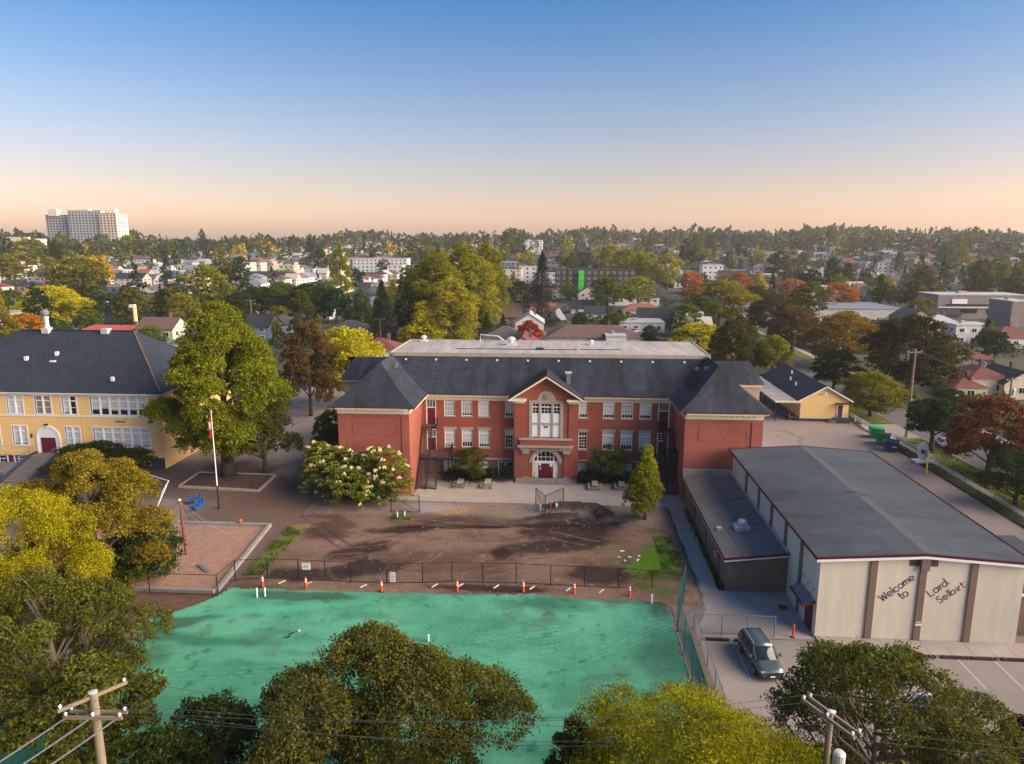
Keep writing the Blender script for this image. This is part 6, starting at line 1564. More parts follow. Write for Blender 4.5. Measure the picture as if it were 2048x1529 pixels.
# ------------------------------------------------------------------ trees
RNG = np.random.RandomState(7)
def leaf_quads(P, N, size, rg, aspect=0.55, spread=0.9):
    n = len(P)
    nn = N * (1 - spread) + rg.normal(size=(n, 3)) * spread * 0.6
    nn /= np.linalg.norm(nn, axis=1)[:, None] + 1e-9
    t = np.cross(nn, rg.normal(size=(n, 3))); t /= np.linalg.norm(t, axis=1)[:, None] + 1e-9
    b = np.cross(nn, t)
    s = (size * (0.6 + 0.8 * rg.rand(n)))[:, None]
    fold = nn * s * 0.18
    V = np.stack([P - t * s * 0.5, P + b * s * aspect * 0.5 + fold, P + t * s * 0.5, P - b * s * aspect * 0.5 + fold], 1).reshape(-1, 3)
    return V, np.arange(4 * n).reshape(n, 4)

def profile(kind, t):
    """relative crown radius at relative height t (0 bottom .. 1 top)"""
    if kind in ('round', 'big', 'bigfine'): return np.sqrt(np.clip(1 - (2 * t - 0.84) ** 2 / 1.36, 0.0, 1))
    if kind in ('linden',): return np.clip(np.minimum(t * 5 + 0.55, 1.0), 0, 1) * np.clip(1.22 - np.abs(t - 0.36) ** 1.35 * 2.0, 0.12, 1)
    if kind == 'tall': return np.clip(np.minimum(t * 4 + 0.5, 1) * np.sqrt(np.clip(1.02 - t ** 3.2, 0, 1)), 0, 1)
    if kind == 'column': return np.clip(np.minimum(t * 5 + 0.4, 1) * (1 - t ** 2.2) ** 0.8 * 1.0, 0.03, 1)
    if kind == 'pyr': return np.clip(np.minimum(t * 5 + 0.45, 1) * (1 - t) ** 0.72, 0.02, 1)
    if kind in ('bigopen', 'droop', 'sparse'): return np.sqrt(np.clip(1 - (2 * t - 0.75) ** 2 / 1.57, 0.0, 1))
    return 1 - t

def crown_mesh(name, kind, r, h, z0, n, size, seed, m, clump=0.13, gaps=0.30, per=16, aspect=0.55, inner=0.18, lump=0.22, spread=0.85, flat_=0.7, lobes=None, lobe_r=0.36):
    rg = np.random.RandomState(seed)
    if kind == 'conifer':
        nb = int(n / 55); P = []; N = []
        for i in range(nb):
            t = (i + rg.rand()) / nb; z = z0 + (h - z0) * t ** 0.92
            R = r * (1 - t) ** 0.85 * (0.86 + 0.4 * rg.rand()) + 0.12
            a = rg.rand() * 6.283; k = max(8, int(55 * (0.35 + R / r)))
            u = rg.rand(k) ** 0.6
            w = (1 - u) * R * 0.20 + 0.07 * R
            side = rg.normal(size=k) * w
            x = np.cos(a) * u * R - np.sin(a) * side; y = np.sin(a) * u * R + np.cos(a) * side
            zz = z - u ** 1.5 * R * 0.42 + 0.12 * R * u ** 4 + rg.normal(size=k) * 0.05 * r - np.abs(side) * 0.4
            P.append(np.stack([x, y, zz], 1)); N.append(np.tile([np.cos(a) * .5, np.sin(a) * .5, 0.8], (k, 1)))
        P = np.concatenate(P); N = np.concatenate(N)
        V, Q = leaf_quads(P, N, size, rg, 0.42, 0.55)
        return np_mesh(name, V, Q, m, None, None, link=False), None
    # cloud-like boughs: overlapping domes hung round the stem, leaf clumps on their outer skins
    nl = lobes or {'round': 17, 'big': 26, 'bigfine': 34, 'bigopen': 20, 'linden': 34, 'tall': 30, 'column': 20, 'pyr': 22, 'droop': 18, 'sparse': 12}.get(kind, 18)
    L = []
    for i in range(nl):
        t = (i + rg.rand()) / nl; t = t ** 0.92
        pr = float(profile(kind, np.array([t]))[0]) * r
        a_ = i * 2.399 + rg.rand() * 1.2
        lr = r * lobe_r * (0.65 + 0.7 * rg.rand()) * (0.55 + 0.45 * pr / r)
        R_ = max(0.0, pr * (1.0 + lump * (rg.rand() * 1.6 - 0.8)) - lr * 0.72)
        L.append((np.cos(a_) * R_, np.sin(a_) * R_, z0 + (h - z0) * (0.06 + 0.90 * t) - lr * 0.25, lr, 0.72 + 0.3 * rg.rand() if kind not in ('tall', 'column', 'pyr', 'bigfine') else 1.15 + .5 * rg.rand()))
    L = np.array(L)
    nc = int(n / per * 1.35)
    li = rg.choice(len(L), size=nc, p=(L[:, 3] ** 2) / (L[:, 3] ** 2).sum())
    d_ = rg.normal(size=(nc, 3)); d_ /= np.linalg.norm(d_, axis=1)[:, None]
    d_[:, 2] = np.where(d_[:, 2] < -0.25, -d_[:, 2], d_[:, 2])
    k_ = np.where(rg.rand(nc) < inner, rg.rand(nc) * .8, 0.86 + 0.16 * rg.rand(nc))
    C = L[li, :3] + d_ * (L[li, 3] * k_)[:, None] * np.stack([np.ones(nc), np.ones(nc), L[li, 4]], 1)
    q = (C[:, None, :] - L[None, :, :3]) / L[None, :, 3:4]; q[:, :, 2] /= L[None, :, 4]
    dd = (q ** 2).sum(2); dd[np.arange(nc), li] = 9
    keep = (dd.min(1) > 0.55) | (rg.rand(nc) < 0.12)
    ang = np.arctan2(C[:, 1], C[:, 0]); ph = rg.rand(3) * 6.283
    hole = np.sin(ang * 4 + ph[0] + C[:, 2] * 2.2 / r * 2) + np.sin(C[:, 2] / r * 9 + ph[1] + 2 * np.sin(ang * 2 + ph[2]))
    keep &= hole > (-2.2 + gaps * 1.6 + rg.normal(size=nc) * .35)
    C = C[keep]; C[:, 2] = np.maximum(C[:, 2], 0.3)
    if kind == 'droop': C[:, 2] -= 0.25 * r * (np.hypot(C[:, 0], C[:, 1]) / r) ** 2
    cr = clump * r * (0.6 + 0.8 * rg.rand(len(C)))
    P = np.repeat(C, per, 0); k = len(P)
    d = rg.normal(size=(k, 3)); d /= np.linalg.norm(d, axis=1)[:, None]
    rad = np.repeat(cr, per) * rg.rand(k) ** 0.45
    off = d * rad[:, None]; off[:, 2] *= flat_
    off[:, 2] += np.where(off[:, 2] < 0, 0.25, 0) * np.repeat(cr, per) * 0.5
    P = P + off
    N = off / (np.linalg.norm(off, axis=1)[:, None] + 1e-6) + np.array([0, 0, 0.5])
    V, Q = leaf_quads(P, N, size, rg, aspect, spread)
    return np_mesh(name, V, Q, m, None, None, link=False), C

def wood_mesh(name, r, h, z0, C, seed, m, tr=0.32, limbs=14, top=0.8):
    rg = random.Random(seed); mb = MB()
    lean = (rg.uniform(-.04, .04) * h, rg.uniform(-.04, .04) * h)
    def ax(t): return (lean[0] * t ** 2, lean[1] * t ** 2, h * top * t)
    mb.tube([ax(0), ax(.12), ax(.35), ax(.6), ax(1)], [tr * 1.35, tr, tr * .8, tr * .5, tr * .12], 8)
    if C is not None and limbs:
        idx = [rg.randrange(len(C)) for _ in range(limbs * 3)]
        done = 0
        for i in idx:
            c = C[i]
            d = math.hypot(c[0], c[1])
            zb = max(z0 * 0.75, c[2] - d * 0.9); t = min(.9, zb / (h * top))
            p = ax(t)
            if done >= limbs: break
            mid = ((p[0] + c[0]) * .45, (p[1] + c[1]) * .45, (p[2] * .62 + c[2] * .38))
            q = (c[0] * .8, c[1] * .8, p[2] * .2 + c[2] * .8)
            w = tr * .42 * (1 - t * .5)
            mb.tube([p, mid, q, tuple(c)], [w, w * .6, w * .33, w * .12], 5, cap=False)
            for _ in range(2):
                e = (c[0] * rg.uniform(.75, 1.05) + rg.uniform(-1, 1) * r * .18, c[1] * rg.uniform(.75, 1.05) + rg.uniform(-1, 1) * r * .18, c[2] + rg.uniform(-.1, .18) * r)
                mb.tube([mid, ((mid[0] + e[0]) / 2, (mid[1] + e[1]) / 2, (mid[2] + e[2]) / 2 + .05 * r), e], [w * .45, w * .28, w * .08], 4, cap=False)
            done += 1
    return mb.mesh(name, m, True)

TC = {'yglow': (0.36, 0.32, 0.012), 'yg': (0.46, 0.41, 0.014), 'yg2': (0.30, 0.275, 0.018), 'ygold': (0.27, 0.265, 0.010), 'gold': (0.50, 0.36, 0.015), 'orangegold': (0.55, 0.26, 0.02), 'orange': (0.46, 0.17, 0.03),
      'rust': (0.20, 0.085, 0.03), 'rustgold': (0.25, 0.155, 0.022), 'rustred': (0.36, 0.05, 0.025), 'red': (0.50, 0.010, 0.02), 'green2': (0.11, 0.145, 0.016), 'ygreen': (0.25, 0.245, 0.016), 'linden': (0.19, 0.205, 0.014),
      'dkgreen': (0.05, 0.075, 0.018), 'dkgreen2': (0.025, 0.058, 0.022), 'spruce': (0.028, 0.045, 0.022), 'olive': (0.115, 0.12, 0.024), 'olive2': (0.13, 0.135, 0.020), 'olivegold': (0.21, 0.19, 0.018),
      'bronze': (0.13, 0.128, 0.024), 'bronzegold': (0.24, 0.185, 0.020), 'dkbronze': (0.075, 0.073, 0.018), 'brown': (0.14, 0.090, 0.032), 'plum': (0.07, 0.035, 0.05)}

LEAF, BARK = M['tint_leaf'], M['bark']
PROTO = {}
def proto(kind, lod, v):
    """shared crown and trunk meshes, built once for a crown radius of 5"""
    key = (kind, lod, v)
    if key in PROTO: return PROTO[key]
    n, size = {'hi': (16000, .34), 'mid': (4200, .60), 'lo': (900, 1.1)}[lod]
    H_ = {'round': 12, 'tall': 20, 'column': 26, 'pyr': 14, 'conifer': 18, 'droop': 12, 'sparse': 9, 'linden': 15}[kind]
    if kind in ('tall',): n = int(n * 1.7)
    if kind == 'column': n = int(n * 1.5)
    if kind == 'sparse': n = int(n * .45)
    z0 = {'round': 2.2, 'tall': 1.6, 'column': .6, 'pyr': 1.8, 'conifer': .8, 'droop': 2.6, 'sparse': 3.2, 'linden': 1.6}[kind]
    kw = dict(clump=.11, gaps=-.15, inner=.28, lobes={'round': 24, 'droop': 26}.get(kind))
    if lod == 'mid': kw['per'] = 11
    if lod == 'lo': kw['per'] = 7; kw['clump'] = .2
    if kind == 'sparse': kw['gaps'] = .9; kw['inner'] = .35
    if kind == 'droop': kw['gaps'] = .15
    if kind == 'conifer': size *= .8; n = int(n * 1.25)
    seed = (abs(hash_s(kind)) + v * 101 + {'hi': 1, 'mid': 2, 'lo': 3}[lod]) % 100000
    me, C = crown_mesh('crown', kind, 5.0, H_, z0, n, size, seed, LEAF, **kw)
    tr = wood_mesh('trunk', 5.0, H_, z0, C, seed, BARK, .34, 12 if lod == 'hi' else (5 if lod == 'mid' else 0), .86 if kind in ('conifer', 'column', 'pyr', 'tall') else .7)
    PROTO[key] = (me, tr, H_)
    return PROTO[key]
def hash_s(s): return sum(ord(c) * (i + 3) for i, c in enumerate(s))

NAMES = {'conifer': 'conifer_tree', 'column': 'columnar_tree'}
def put_tree(x, y, z, h, r, kind, col, label, lod, group=None, seed=0):
    me, tr, H_ = proto(kind, lod, seed % (3 if lod != 'hi' else 2))
    rg = random.Random(seed)
    o = thing(NAMES.get(kind, 'tree'), label, 'tree', (x, y, z - .05), group, rg.uniform(0, 6.28))
    o.scale = (r / 5.0, r / 5.0, h / H_)
    for nm, mm in (('crown', me), ('trunk', tr)):
        c = bpy.data.objects.new(nm, mm); COL.objects.link(c); c.parent = o
        if nm == 'crown':
            k = TC[col] if isinstance(col, str) else col
            f = rg.uniform(.88, 1.12)
            c.color = (k[0] * f, k[1] * f, k[2] * f, 1)
    return o

def special_tree(x, y, h, r, col, label, kind='big', n=34000, size=.24, z0=2.0, seed=1, trunk=.4, limbs=34, pale=False, **kw):
    o = thing('tree', label, 'tree', (x, y, 0))
    me, C = crown_mesh('crown', kind, r, h, z0, n, size, seed, LEAF, **kw)
    c = place('crown', me, o, local=True); c.color = (*TC[col], 1)
    t = wood_mesh('trunk', r, h, z0, C, seed, M['bark_pale'] if pale else BARK, trunk, limbs, .72)
    place('trunk', t, o, local=True)
    return o

def put_all_trees():
    for i, (x, y, z, h, r, kind, col, label) in enumerate(TREES):
        if y < 55 and kind not in ('lo_near',):
            if kind == 'big' and col == 'bronze': special_tree(x - .7, y, h * .915, r * .95, col, label, n=100000, size=.17, z0=1.0, seed=11, gaps=.42, clump=.075, per=22, limbs=50, inner=.10, lump=.45, lobes=30, lobe_r=.33)
            elif kind == 'bigfine' and col == 'ygold': special_tree(x + .4, y + .3, h * .86, r * 1.34, col, label, n=170000, size=.13, aspect=.4, z0=3.0, seed=12, gaps=-.9, clump=.085, per=34, limbs=8, lump=.35, flat_=.6, lobes=60, lobe_r=.25, inner=.10)
            elif kind == 'bigopen' and col == 'olive': special_tree(x + .9, y - .6, h * 1.0, r * 1.12, col, label, kind='bigopen', n=66000, size=.165, z0=2.0, seed=13, gaps=.85, clump=.075, per=20, limbs=80, pale=True, inner=.08, lump=.35, lobes=32, lobe_r=.30)
            elif kind == 'bigopen': special_tree(x - 1.0, y, 9.0, r * 1.0, col, label, kind='bigopen', n=62000, size=.18, z0=.8, seed=14, gaps=.8, clump=.075, per=22, limbs=70, pale=True, inner=.10, lump=.4, lobes=24, lobe_r=.32)
            elif kind == 'bigfine': special_tree(x - .8, y, h * .96, r * .86, 'yglow', label, kind='bigfine', n=80000, size=.15, aspect=.42, z0=1.5, seed=15, gaps=.15, clump=.11, per=42, limbs=12, lump=.4, flat_=.9, lobes=36, lobe_r=.27)
            else: special_tree(x - 1.3, y + .4, h, r * 1.02, col, label, n=84000, size=.19, z0=.7, seed=16, gaps=.12, clump=.075, per=22, limbs=14, lump=.25, lobes=34, lobe_r=.30)
            continue
        if kind == 'lo_near': special_tree(x, y, h, r * 1.1, col, label, n=9000, size=.22, z0=2.0, seed=20 + i, gaps=.3, clump=.16, per=18, limbs=10); continue
        if kind == 'linden':
            special_tree(x, y, h, r * .92, 'linden', label, kind='linden', n=110000, size=.30, z0=2.2, seed=33, gaps=-.5, clump=.10, per=24, limbs=22, trunk=.8, lump=.30, lobes=60, lobe_r=.30, inner=.30)
            continue
        if 'brick facade' in label: y = 84.4
        if 'parked white car' in label: special_tree(x, y, 7.4, 3.4, col, label, n=16000, size=.3, z0=3.0, seed=71, gaps=-.2, clump=.12, per=16, limbs=12); continue
        if 'purple-leaved' in label: h = 3.6; x, y = 30.2, 42.5
        d = math.hypot(x, y)
        r = min(r, 14)
        put_tree(x, y, z, h, r, kind if kind in ('round', 'tall', 'column', 'pyr', 'conifer', 'droop', 'sparse') else 'round', col, label, 'hi' if d < 300 else 'mid', None, i + 3)
put_all_trees()
put_tree(-59.6, 82.6, 0, 4.3, 4.6, 'round', 'dkgreen', 'dark green shrub tree below the yellow school windows', 'hi', seed=91)
put_tree(-54.6, 83.0, 0, 3.6, 2.8, 'round', 'dkbronze', 'reddish dark shrub right of the dark green one at the yellow school', 'hi', seed=92)
for i, (x, y, h, r, c, l) in enumerate([(-50.5, 47, 9.5, 5.5, 'dkgreen', 'dark green tree low at the left edge behind the golden one'), (-46.0, 36, 8.5, 5.5, 'olive2', 'olive tree at the far lower left edge'), (-36.5, 56, 5.0, 3.4, 'dkgreen', 'dark green undergrowth tree at the foot of the round golden-bronze tree'), (-25.5, 33, 6.5, 3.2, 'olive2', 'olive tree by the lower left field edge')]):
    special_tree(x, y, h, r, c, l, n=16000, size=.25, z0=.8, seed=60 + i, gaps=.2, clump=.13, per=18, limbs=10)

# broad-leaved shrub with cream flower heads by the left wing
def rosette_shrub():
    rg = np.random.RandomState(5)
    V = []; F = 0; Q = []; heads = MB(); hv = []; centers = []
    for cx, cy, r, h in ((-25.9, 76.4, 3.9, 6.4), (-20.3, 76.0, 3.5, 6.6), (-23.4, 74.9, 3.3, 4.6), (-28.0, 77.6, 2.3, 6.6)):
        for k in range(170):
            a = rg.rand() * 6.283; t = rg.rand() ** .7; R = r * math.sqrt(max(0, 1 - (1.25 * t - .25) ** 2)) * (.82 + .25 * rg.rand())
            centers.append((cx + R * math.cos(a), cy + R * math.sin(a) * .75, .6 + (h - .6) * t))
    P = []
    for c in centers:
        n = 9; a0 = rg.rand() * 6.283; s = .42 + .2 * rg.rand()
        for j in range(n):
            a = a0 + j * 6.283 / n; dr = .12 + .35 * rg.rand(); e = np.array([math.cos(a), math.sin(a), 0]); p = np.array([-math.sin(a), math.cos(a), 0]); c_ = np.array(c)
            V += [c_ + e * .05, c_ + e * s * .55 + p * s * .2 + [0, 0, .06 - dr * .2], c_ + e * s * 1.15 - [0, 0, dr * s * 1.3], c_ + e * s * .55 - p * s * .2 + [0, 0, .06 - dr * .2]]
    V = np.array(V); Q = np.arange(len(V)).reshape(-1, 4)
    o = thing('flowering_shrub', 'broad green shrub covered in cream flower heads before the left brick wing', 'shrub', (-23, 76, 0))
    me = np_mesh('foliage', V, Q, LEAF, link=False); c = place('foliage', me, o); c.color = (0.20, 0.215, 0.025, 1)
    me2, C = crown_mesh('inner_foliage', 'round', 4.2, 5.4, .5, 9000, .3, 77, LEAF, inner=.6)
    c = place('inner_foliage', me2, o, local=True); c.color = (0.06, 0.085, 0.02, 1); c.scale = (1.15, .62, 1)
    st = MB()
    for x, y in ((-25.5, 76.6), (-20.5, 76.4), (-23, 75.6), (-23.3, 76.4)): st.tube([(x, y, 0), (x + .3, y, 1.8), (x - .3, y, 4)], [.16, .12, .05], 6)
    st.build('stem', BARK, o)
    rr = random.Random(3); b = MB()
    for c in centers:
        if c[1] > 77 and rr.random() < .7: continue
        if rr.random() < .18:
            for _ in range(9):
                x, y, z = c[0] + rr.gauss(0, .12), c[1] + rr.gauss(0, .12), c[2] + .12 + rr.gauss(0, .07); s = rr.uniform(.09, .16)
                b.quad((x - s, y, z), (x, y - s, z + .03), (x + s, y, z), (x, y + s, z + .03)); b.quad((x, y - s, z - s), (x + s, y, z), (x, y + .02, z + s), (x - s, y, z))
    b.build('flower_head', M['blossom'], o, kind='stuff')
rosette_shrub()

def hedge(lab, x0, x1, y0, y1, h, seed, col=(0.022, 0.05, 0.014, 1)):
    rg = np.random.RandomState(seed); n = int((x1 - x0) * (y1 - y0) * 420)
    x = x0 + (x1 - x0) * rg.rand(n); y = y0 + (y1 - y0) * rg.rand(n)
    top = h * (.72 + .5 * vnoise(x, y, 1.6, seed)); z = top * rg.rand(n) ** .35
    P = np.stack([x, y, z], 1); V, Q = leaf_quads(P, np.tile([0, -.3, .7], (n, 1)), .17, rg, .6, .8)
    o = thing('hedge', lab, 'hedge', ((x0 + x1) / 2, (y0 + y1) / 2, 0))
    c = place('foliage', np_mesh('foliage', V, Q, LEAF, link=False), o); c.color = col
    s = MB(); [s.tube([(x0 + .4 + i * .7, (y0 + y1) / 2, 0), (x0 + .4 + i * .7, (y0 + y1) / 2, h * .6)], .04, 5) for i in range(int((x1 - x0) / .7))]; s.build('stem', BARK, o)
hedge('dark green clipped hedge below the windows left of the entrance', -14.2, -8.0, 83.2, 85.6, 1.25, 3); hedge('dark green rounded shrub against the left side of the entrance pavilion', -7.4, -5.75, 83.4, 85.4, 1.7, 4)
hedge('dark green hedge just right of the entrance steps', 2.2, 5.4, 83.2, 85.8, 1.15, 5); hedge('dark green hedge right of the small bent tree', 5.8, 9.4, 83.6, 85.8, 1.3, 6)

# tufts of grass along kerbs and on the bare ground
def tufts():
    rg = np.random.RandomState(9); P = []
    for (x0, x1, y0, y1, n) in ((13.6, 14.1, 57.5, 76, 2600), (11.85, 12.1, 55.5, 75.5, 900), (48.45, 49.9, 62, 103, 6000), (51.2, 54.6, 60, 108, 9000), (-28.2, -26.3, 57, 68, 3800), (9.3, 11.4, 60.5, 68, 4200), (6.6, 10.5, 55.6, 60.5, 2200), (-18, -16, 70.8, 72.1, 900), (17.8, 18.4, 54.2, 54.8, 160)):
        P.append(np.stack([x0 + (x1 - x0) * rg.rand(n), y0 + (y1 - y0) * rg.rand(n), np.full(n, .1)], 1))
    P = np.concatenate(P); keep = (vnoise(P[:, 0], P[:, 1], 1.1, 4) + rg.normal(size=len(P)) * .12) > .55; P = P[keep]; n = len(P)
    a = rg.rand(n) * 6.283; e = np.stack([np.cos(a), np.sin(a), np.zeros(n)], 1) * .05; hgt = (.05 + .12 * rg.rand(n))[:, None] * np.array([[0, 0, 1]]); ln = rg.normal(size=(n, 3)) * .04
    V = np.stack([P - e, P + e, P + e * .3 + hgt + ln, P - e * .3 + hgt + ln], 1).reshape(-1, 3); Q = np.arange(4 * n).reshape(n, 4)
    o = np_mesh('grass_tufts', V, Q, M['attr_leaf'], None, 'stuff'); ca = o.data.color_attributes.new('tint', 'FLOAT_COLOR', 'POINT')
    c4 = np.ones((4 * n, 4), np.float32); c4[:, :3] = (0.095, 0.125, 0.025); ca.data.foreach_set('color', c4.ravel())
    tag(o, 'short grass tufts along the path, verge and bare field', 'grass')
    # fallen leaves and litter
    n = 5200; P = np.stack([rg.uniform(-46, 12, n), rg.uniform(54, 84, n), np.full(n, .10)], 1)
    P[:, 2] = np.where(P[:, 1] > 76.7, .045, .13); kk = (P[:, 0] < -28.4); P[kk, 2] = .07
    V, Q = leaf_quads(P, np.tile([0, 0, 1.], (n, 1)), .10, rg, .7, .25)
    o = np_mesh('fallen_leaves', V, Q, M['attr_leaf'], None, 'stuff'); ca = o.data.color_attributes.new('tint', 'FLOAT_COLOR', 'POINT')
    c4 = np.ones((len(V), 4), np.float32); cc = np.array([(0.20, .11, .05), (.14, .07, .03), (.3, .26, .22), (.09, .05, .03)])[rg.randint(0, 4, n)]; c4[:, :3] = np.repeat(cc, 4, 0); ca.data.foreach_set('color', c4.ravel())
    tag(o, 'fallen leaves and bits scattered over the yard', 'fallen leaves')
    for i, (x, y, a, l) in enumerate([(6.0, 64.3, .5, .5), (6.6, 63.0, .2, .35), (7.3, 62.4, 1.2, .6), (5.6, 62.9, 2.4, .3), (7.5, 63.3, .9, .3), (6.1, 62.2, 1.9, .28)]):
        q = MB().box(-l / 2, l / 2, -.08, .08, 0, .03).mesh('sheet', M['white']); o = bpy.data.objects.new('debris', q); COL.objects.link(o); o.location = (x, y, .16); o.rotation_euler = (0, .1, a)
        tag(o, ['white scrap nearest the young tree on the bare dirt', 'small white scrap left in the debris heap by the grass triangle', 'longest white scrap at the lower end of the debris', 'leftmost white scrap of the debris heap', 'white scrap beside the grass triangle edge', 'small lower white scrap of the debris heap'][i], 'debris', 'white scraps on the dirt')
tufts()
def clods():
    rg = np.random.RandomState(12); V = []; F = []; n = 3600
    base = np.array([(1, 0, 0), (-.5, .87, 0), (-.5, -.87, 0), (.1, .1, .8), (.6, .6, .4)])
    tri = [(0, 1, 3), (1, 2, 3), (2, 0, 3), (0, 4, 3), (1, 4, 3)]
    k = rg.rand(n); x = rg.uniform(-27, 11, n); y = rg.uniform(55.3, 76, n)
    m1 = k < .35; x[m1] = 1.6 + rg.normal(size=m1.sum()) * 2.4; y[m1] = 74.6 + rg.normal(size=m1.sum())
    m2 = (k >= .35) & (k < .5); x[m2] = 4.9 + rg.normal(size=m2.sum()); y[m2] = 72.8 + rg.normal(size=m2.sum()) * 1.2
    ok = (x > -27.5) & (x < 11.5) & (y > 55) & (y < 76.3); x, y = x[ok], y[ok]
    z = dirt_z(x, y) - .02
    for px_, py_, pz_ in zip(x, y, z):
        s = .03 + .11 * rg.rand() ** 3; a = rg.rand() * 6.28; b = len(V)
        for p in base: V.append((px_ + s * (p[0] * math.cos(a) - p[1] * math.sin(a)), py_ + s * (p[0] * math.sin(a) + p[1] * math.cos(a)), pz_ + s * p[2]))
        F += [(b + q[0], b + q[1], b + q[2]) for q in tri]
    mb = MB(); mb.v = V; mb.f = F
    o = mb.build('soil_clods', mat('loose_soil', (0.17, 0.12, 0.095), 0.95, scale=1.5, c2=(0.04, 0.026, 0.022)), kind='stuff'); tag(o, 'loose clods and stones on the bare dirt', 'soil')
clods()

# ------------------------------------------------------------------ houses and other buildings behind
RC = {'dark': (0.035, 0.038, 0.047), 'darkgrey': (0.10, 0.095, 0.095), 'brown': (0.13, 0.085, 0.07), 'maroon': (0.16, 0.055, 0.05), 'pale': (0.40, 0.38, 0.37), 'bluegrey': (0.19, 0.21, 0.25), 'redroof': (0.26, 0.10, 0.08), 'redpink': (0.42, 0.10, 0.09), 'orange': (0.3, 0.12, 0.06)}
WC = {'white': (0.62, 0.61, 0.60), 'cream': (0.60, 0.53, 0.40), 'grey': (0.32, 0.31, 0.31), 'dark': (0.07, 0.065, 0.075), 'greywall': (0.22, 0.19, 0.18), 'pale': (0.50, 0.48, 0.47), 'brownwall': (0.17, 0.12, 0.10), 'blue': (0.14, 0.20, 0.28), 'palegreen': (0.42, 0.46, 0.36), 'charcoal': (0.055, 0.045, 0.05), 'yellow': (0.6, 0.5, 0.28), 'tan': (0.4, 0.32, 0.24)}
HM = {}
def house_meshes(w, d, h, roof, rh):
    """walls, roof, window and chimney meshes for a body w x d, walls h high"""
    key = (round(w, 1), round(d, 1), round(h, 1), roof, round(rh, 1))
    if key in HM: return HM[key]
    a, b = w / 2, d / 2
    wm = MB().quad((-a, -b, -.6), (a, -b, -.6), (a, -b, h), (-a, -b, h)).quad((a, -b, -.6), (a, b, -.6), (a, b, h), (a, -b, h)).quad((a, b, -.6), (-a, b, -.6), (-a, b, h), (a, b, h)).quad((-a, b, -.6), (-a, -b, -.6), (-a, -b, h), (-a, b, h))
    rm = MB(); o = .45; z = h + .02
    if roof == 'flat':
        rm.box(-a - .15, a + .15, -b - .15, b + .15, h, h + .35)
        rm.box(-a * .3, -a * .1, 0, b * .3, h + .35, h + 1.1)
    elif roof == 'hip':
        k = min(a, b) * 1.0; A = a + o; B_ = b + o
        if a >= b: r0, r1 = (-(A - B_), 0, z + rh), ((A - B_), 0, z + rh)
        else: r0, r1 = (0, -(B_ - A), z + rh), (0, (B_ - A), z + rh)
        c = [(-A, -B_, z), (A, -B_, z), (A, B_, z), (-A, B_, z)]
        if a >= b: rm.quad(c[0], c[1], r1, r0); rm.quad(c[1], c[2], r1); rm.quad(c[2], c[3], r0, r1); rm.quad(c[3], c[0], r0)
        else: rm.quad(c[0], c[1], r0); rm.quad(c[1], c[2], r1, r0); rm.quad(c[2], c[3], r1); rm.quad(c[3], c[0], r0, r1)
        rm.quad(*c[::-1])
    elif roof == 'gablex':       # ridge along x
        B_ = b + o; A = a + .3; zz = z - o * rh / b
        rm.quad((-A, -B_, zz), (A, -B_, zz), (A, 0, z + rh), (-A, 0, z + rh)); rm.quad((A, B_, zz), (-A, B_, zz), (-A, 0, z + rh), (A, 0, z + rh))
        rm.quad((-A, -B_, zz - .15), (-A, 0, z + rh - .15), (A, 0, z + rh - .15), (A, -B_, zz - .15)); rm.quad((A, B_, zz - .15), (A, 0, z + rh - .15), (-A, 0, z + rh - .15), (-A, B_, zz - .15))
        wm.quad((-a, b, h), (-a, -b, h), (-a, 0, h + rh - .1)); wm.quad((a, -b, h), (a, b, h), (a, 0, h + rh - .1))
    else:
        A = a + o; B_ = b + .3; zz = z - o * rh / a
        rm.quad((-A, B_, zz), (-A, -B_, zz), (0, -B_, z + rh), (0, B_, z + rh)); rm.quad((A, -B_, zz), (A, B_, zz), (0, B_, z + rh), (0, -B_, z + rh))
        rm.quad((-A, -B_, zz - .15), (-A, B_, zz - .15), (0, B_, z + rh - .15), (0, -B_, z + rh - .15)); rm.quad((A, B_, zz - .15), (A, -B_, zz - .15), (0, -B_, z + rh - .15), (0, B_, z + rh - .15))
        wm.quad((-a, -b, h), (a, -b, h), (0, -b, h + rh - .1)); wm.quad((a, b, h), (-a, b, h), (0, b, h + rh - .1))
    # windows: outward-facing frames with dark panes on all sides
    spots = []
    fl = max(1, int(round(h / 3.0)))
    for k in range(fl):
        zc = h * (k + .52) / fl
        nx = max(1, int(w / 3.4))
        for i in range(nx):
            x = -a + w * (i + .5) / nx; spots.append((x, -b, zc, 0)); spots.append((x, b, zc, 2))
        ny = max(1, int(d / 4.2))
        for i in range(ny):
            y = -b + d * (i + .5) / ny; spots.append((a, y, zc, 1)); spots.append((-a, y, zc, 3))
    HM[key] = (wm.mesh('wall', M['tint']), rm.mesh('roof', M['tint_roof']), spots)
    return HM[key]
def win_mesh():
    f = MB(); f.box(-.75, .75, -.06, 0.0, -.65, .65)
    return f.mesh('window', M['white'])
WIN = win_mesh(); PANE = MB().box(-.64, -.04, -.075, -.06, -.54, .54).box(.04, .64, -.075, -.06, -.54, .54).mesh('pane', M['window_dark'])
WINROW = {}
def win_row(key, spots):
    if key in WINROW: return WINROW[key]
    mb = MB()
    for x, y, z, s in spots:
        c, sn = [(1, 0), (0, 1), (-1, 0), (0, -1)][s]
        def T(u, v, w): return (x + u * c - v * sn, y + u * sn + v * c, z + w)
        mb.quad(T(-.6, -.06, -.55), T(.6, -.06, -.55), T(.6, -.06, .55), T(-.6, -.06, .55))
    WINROW[key] = mb.mesh('window_row', M['window_dark']); return WINROW[key]
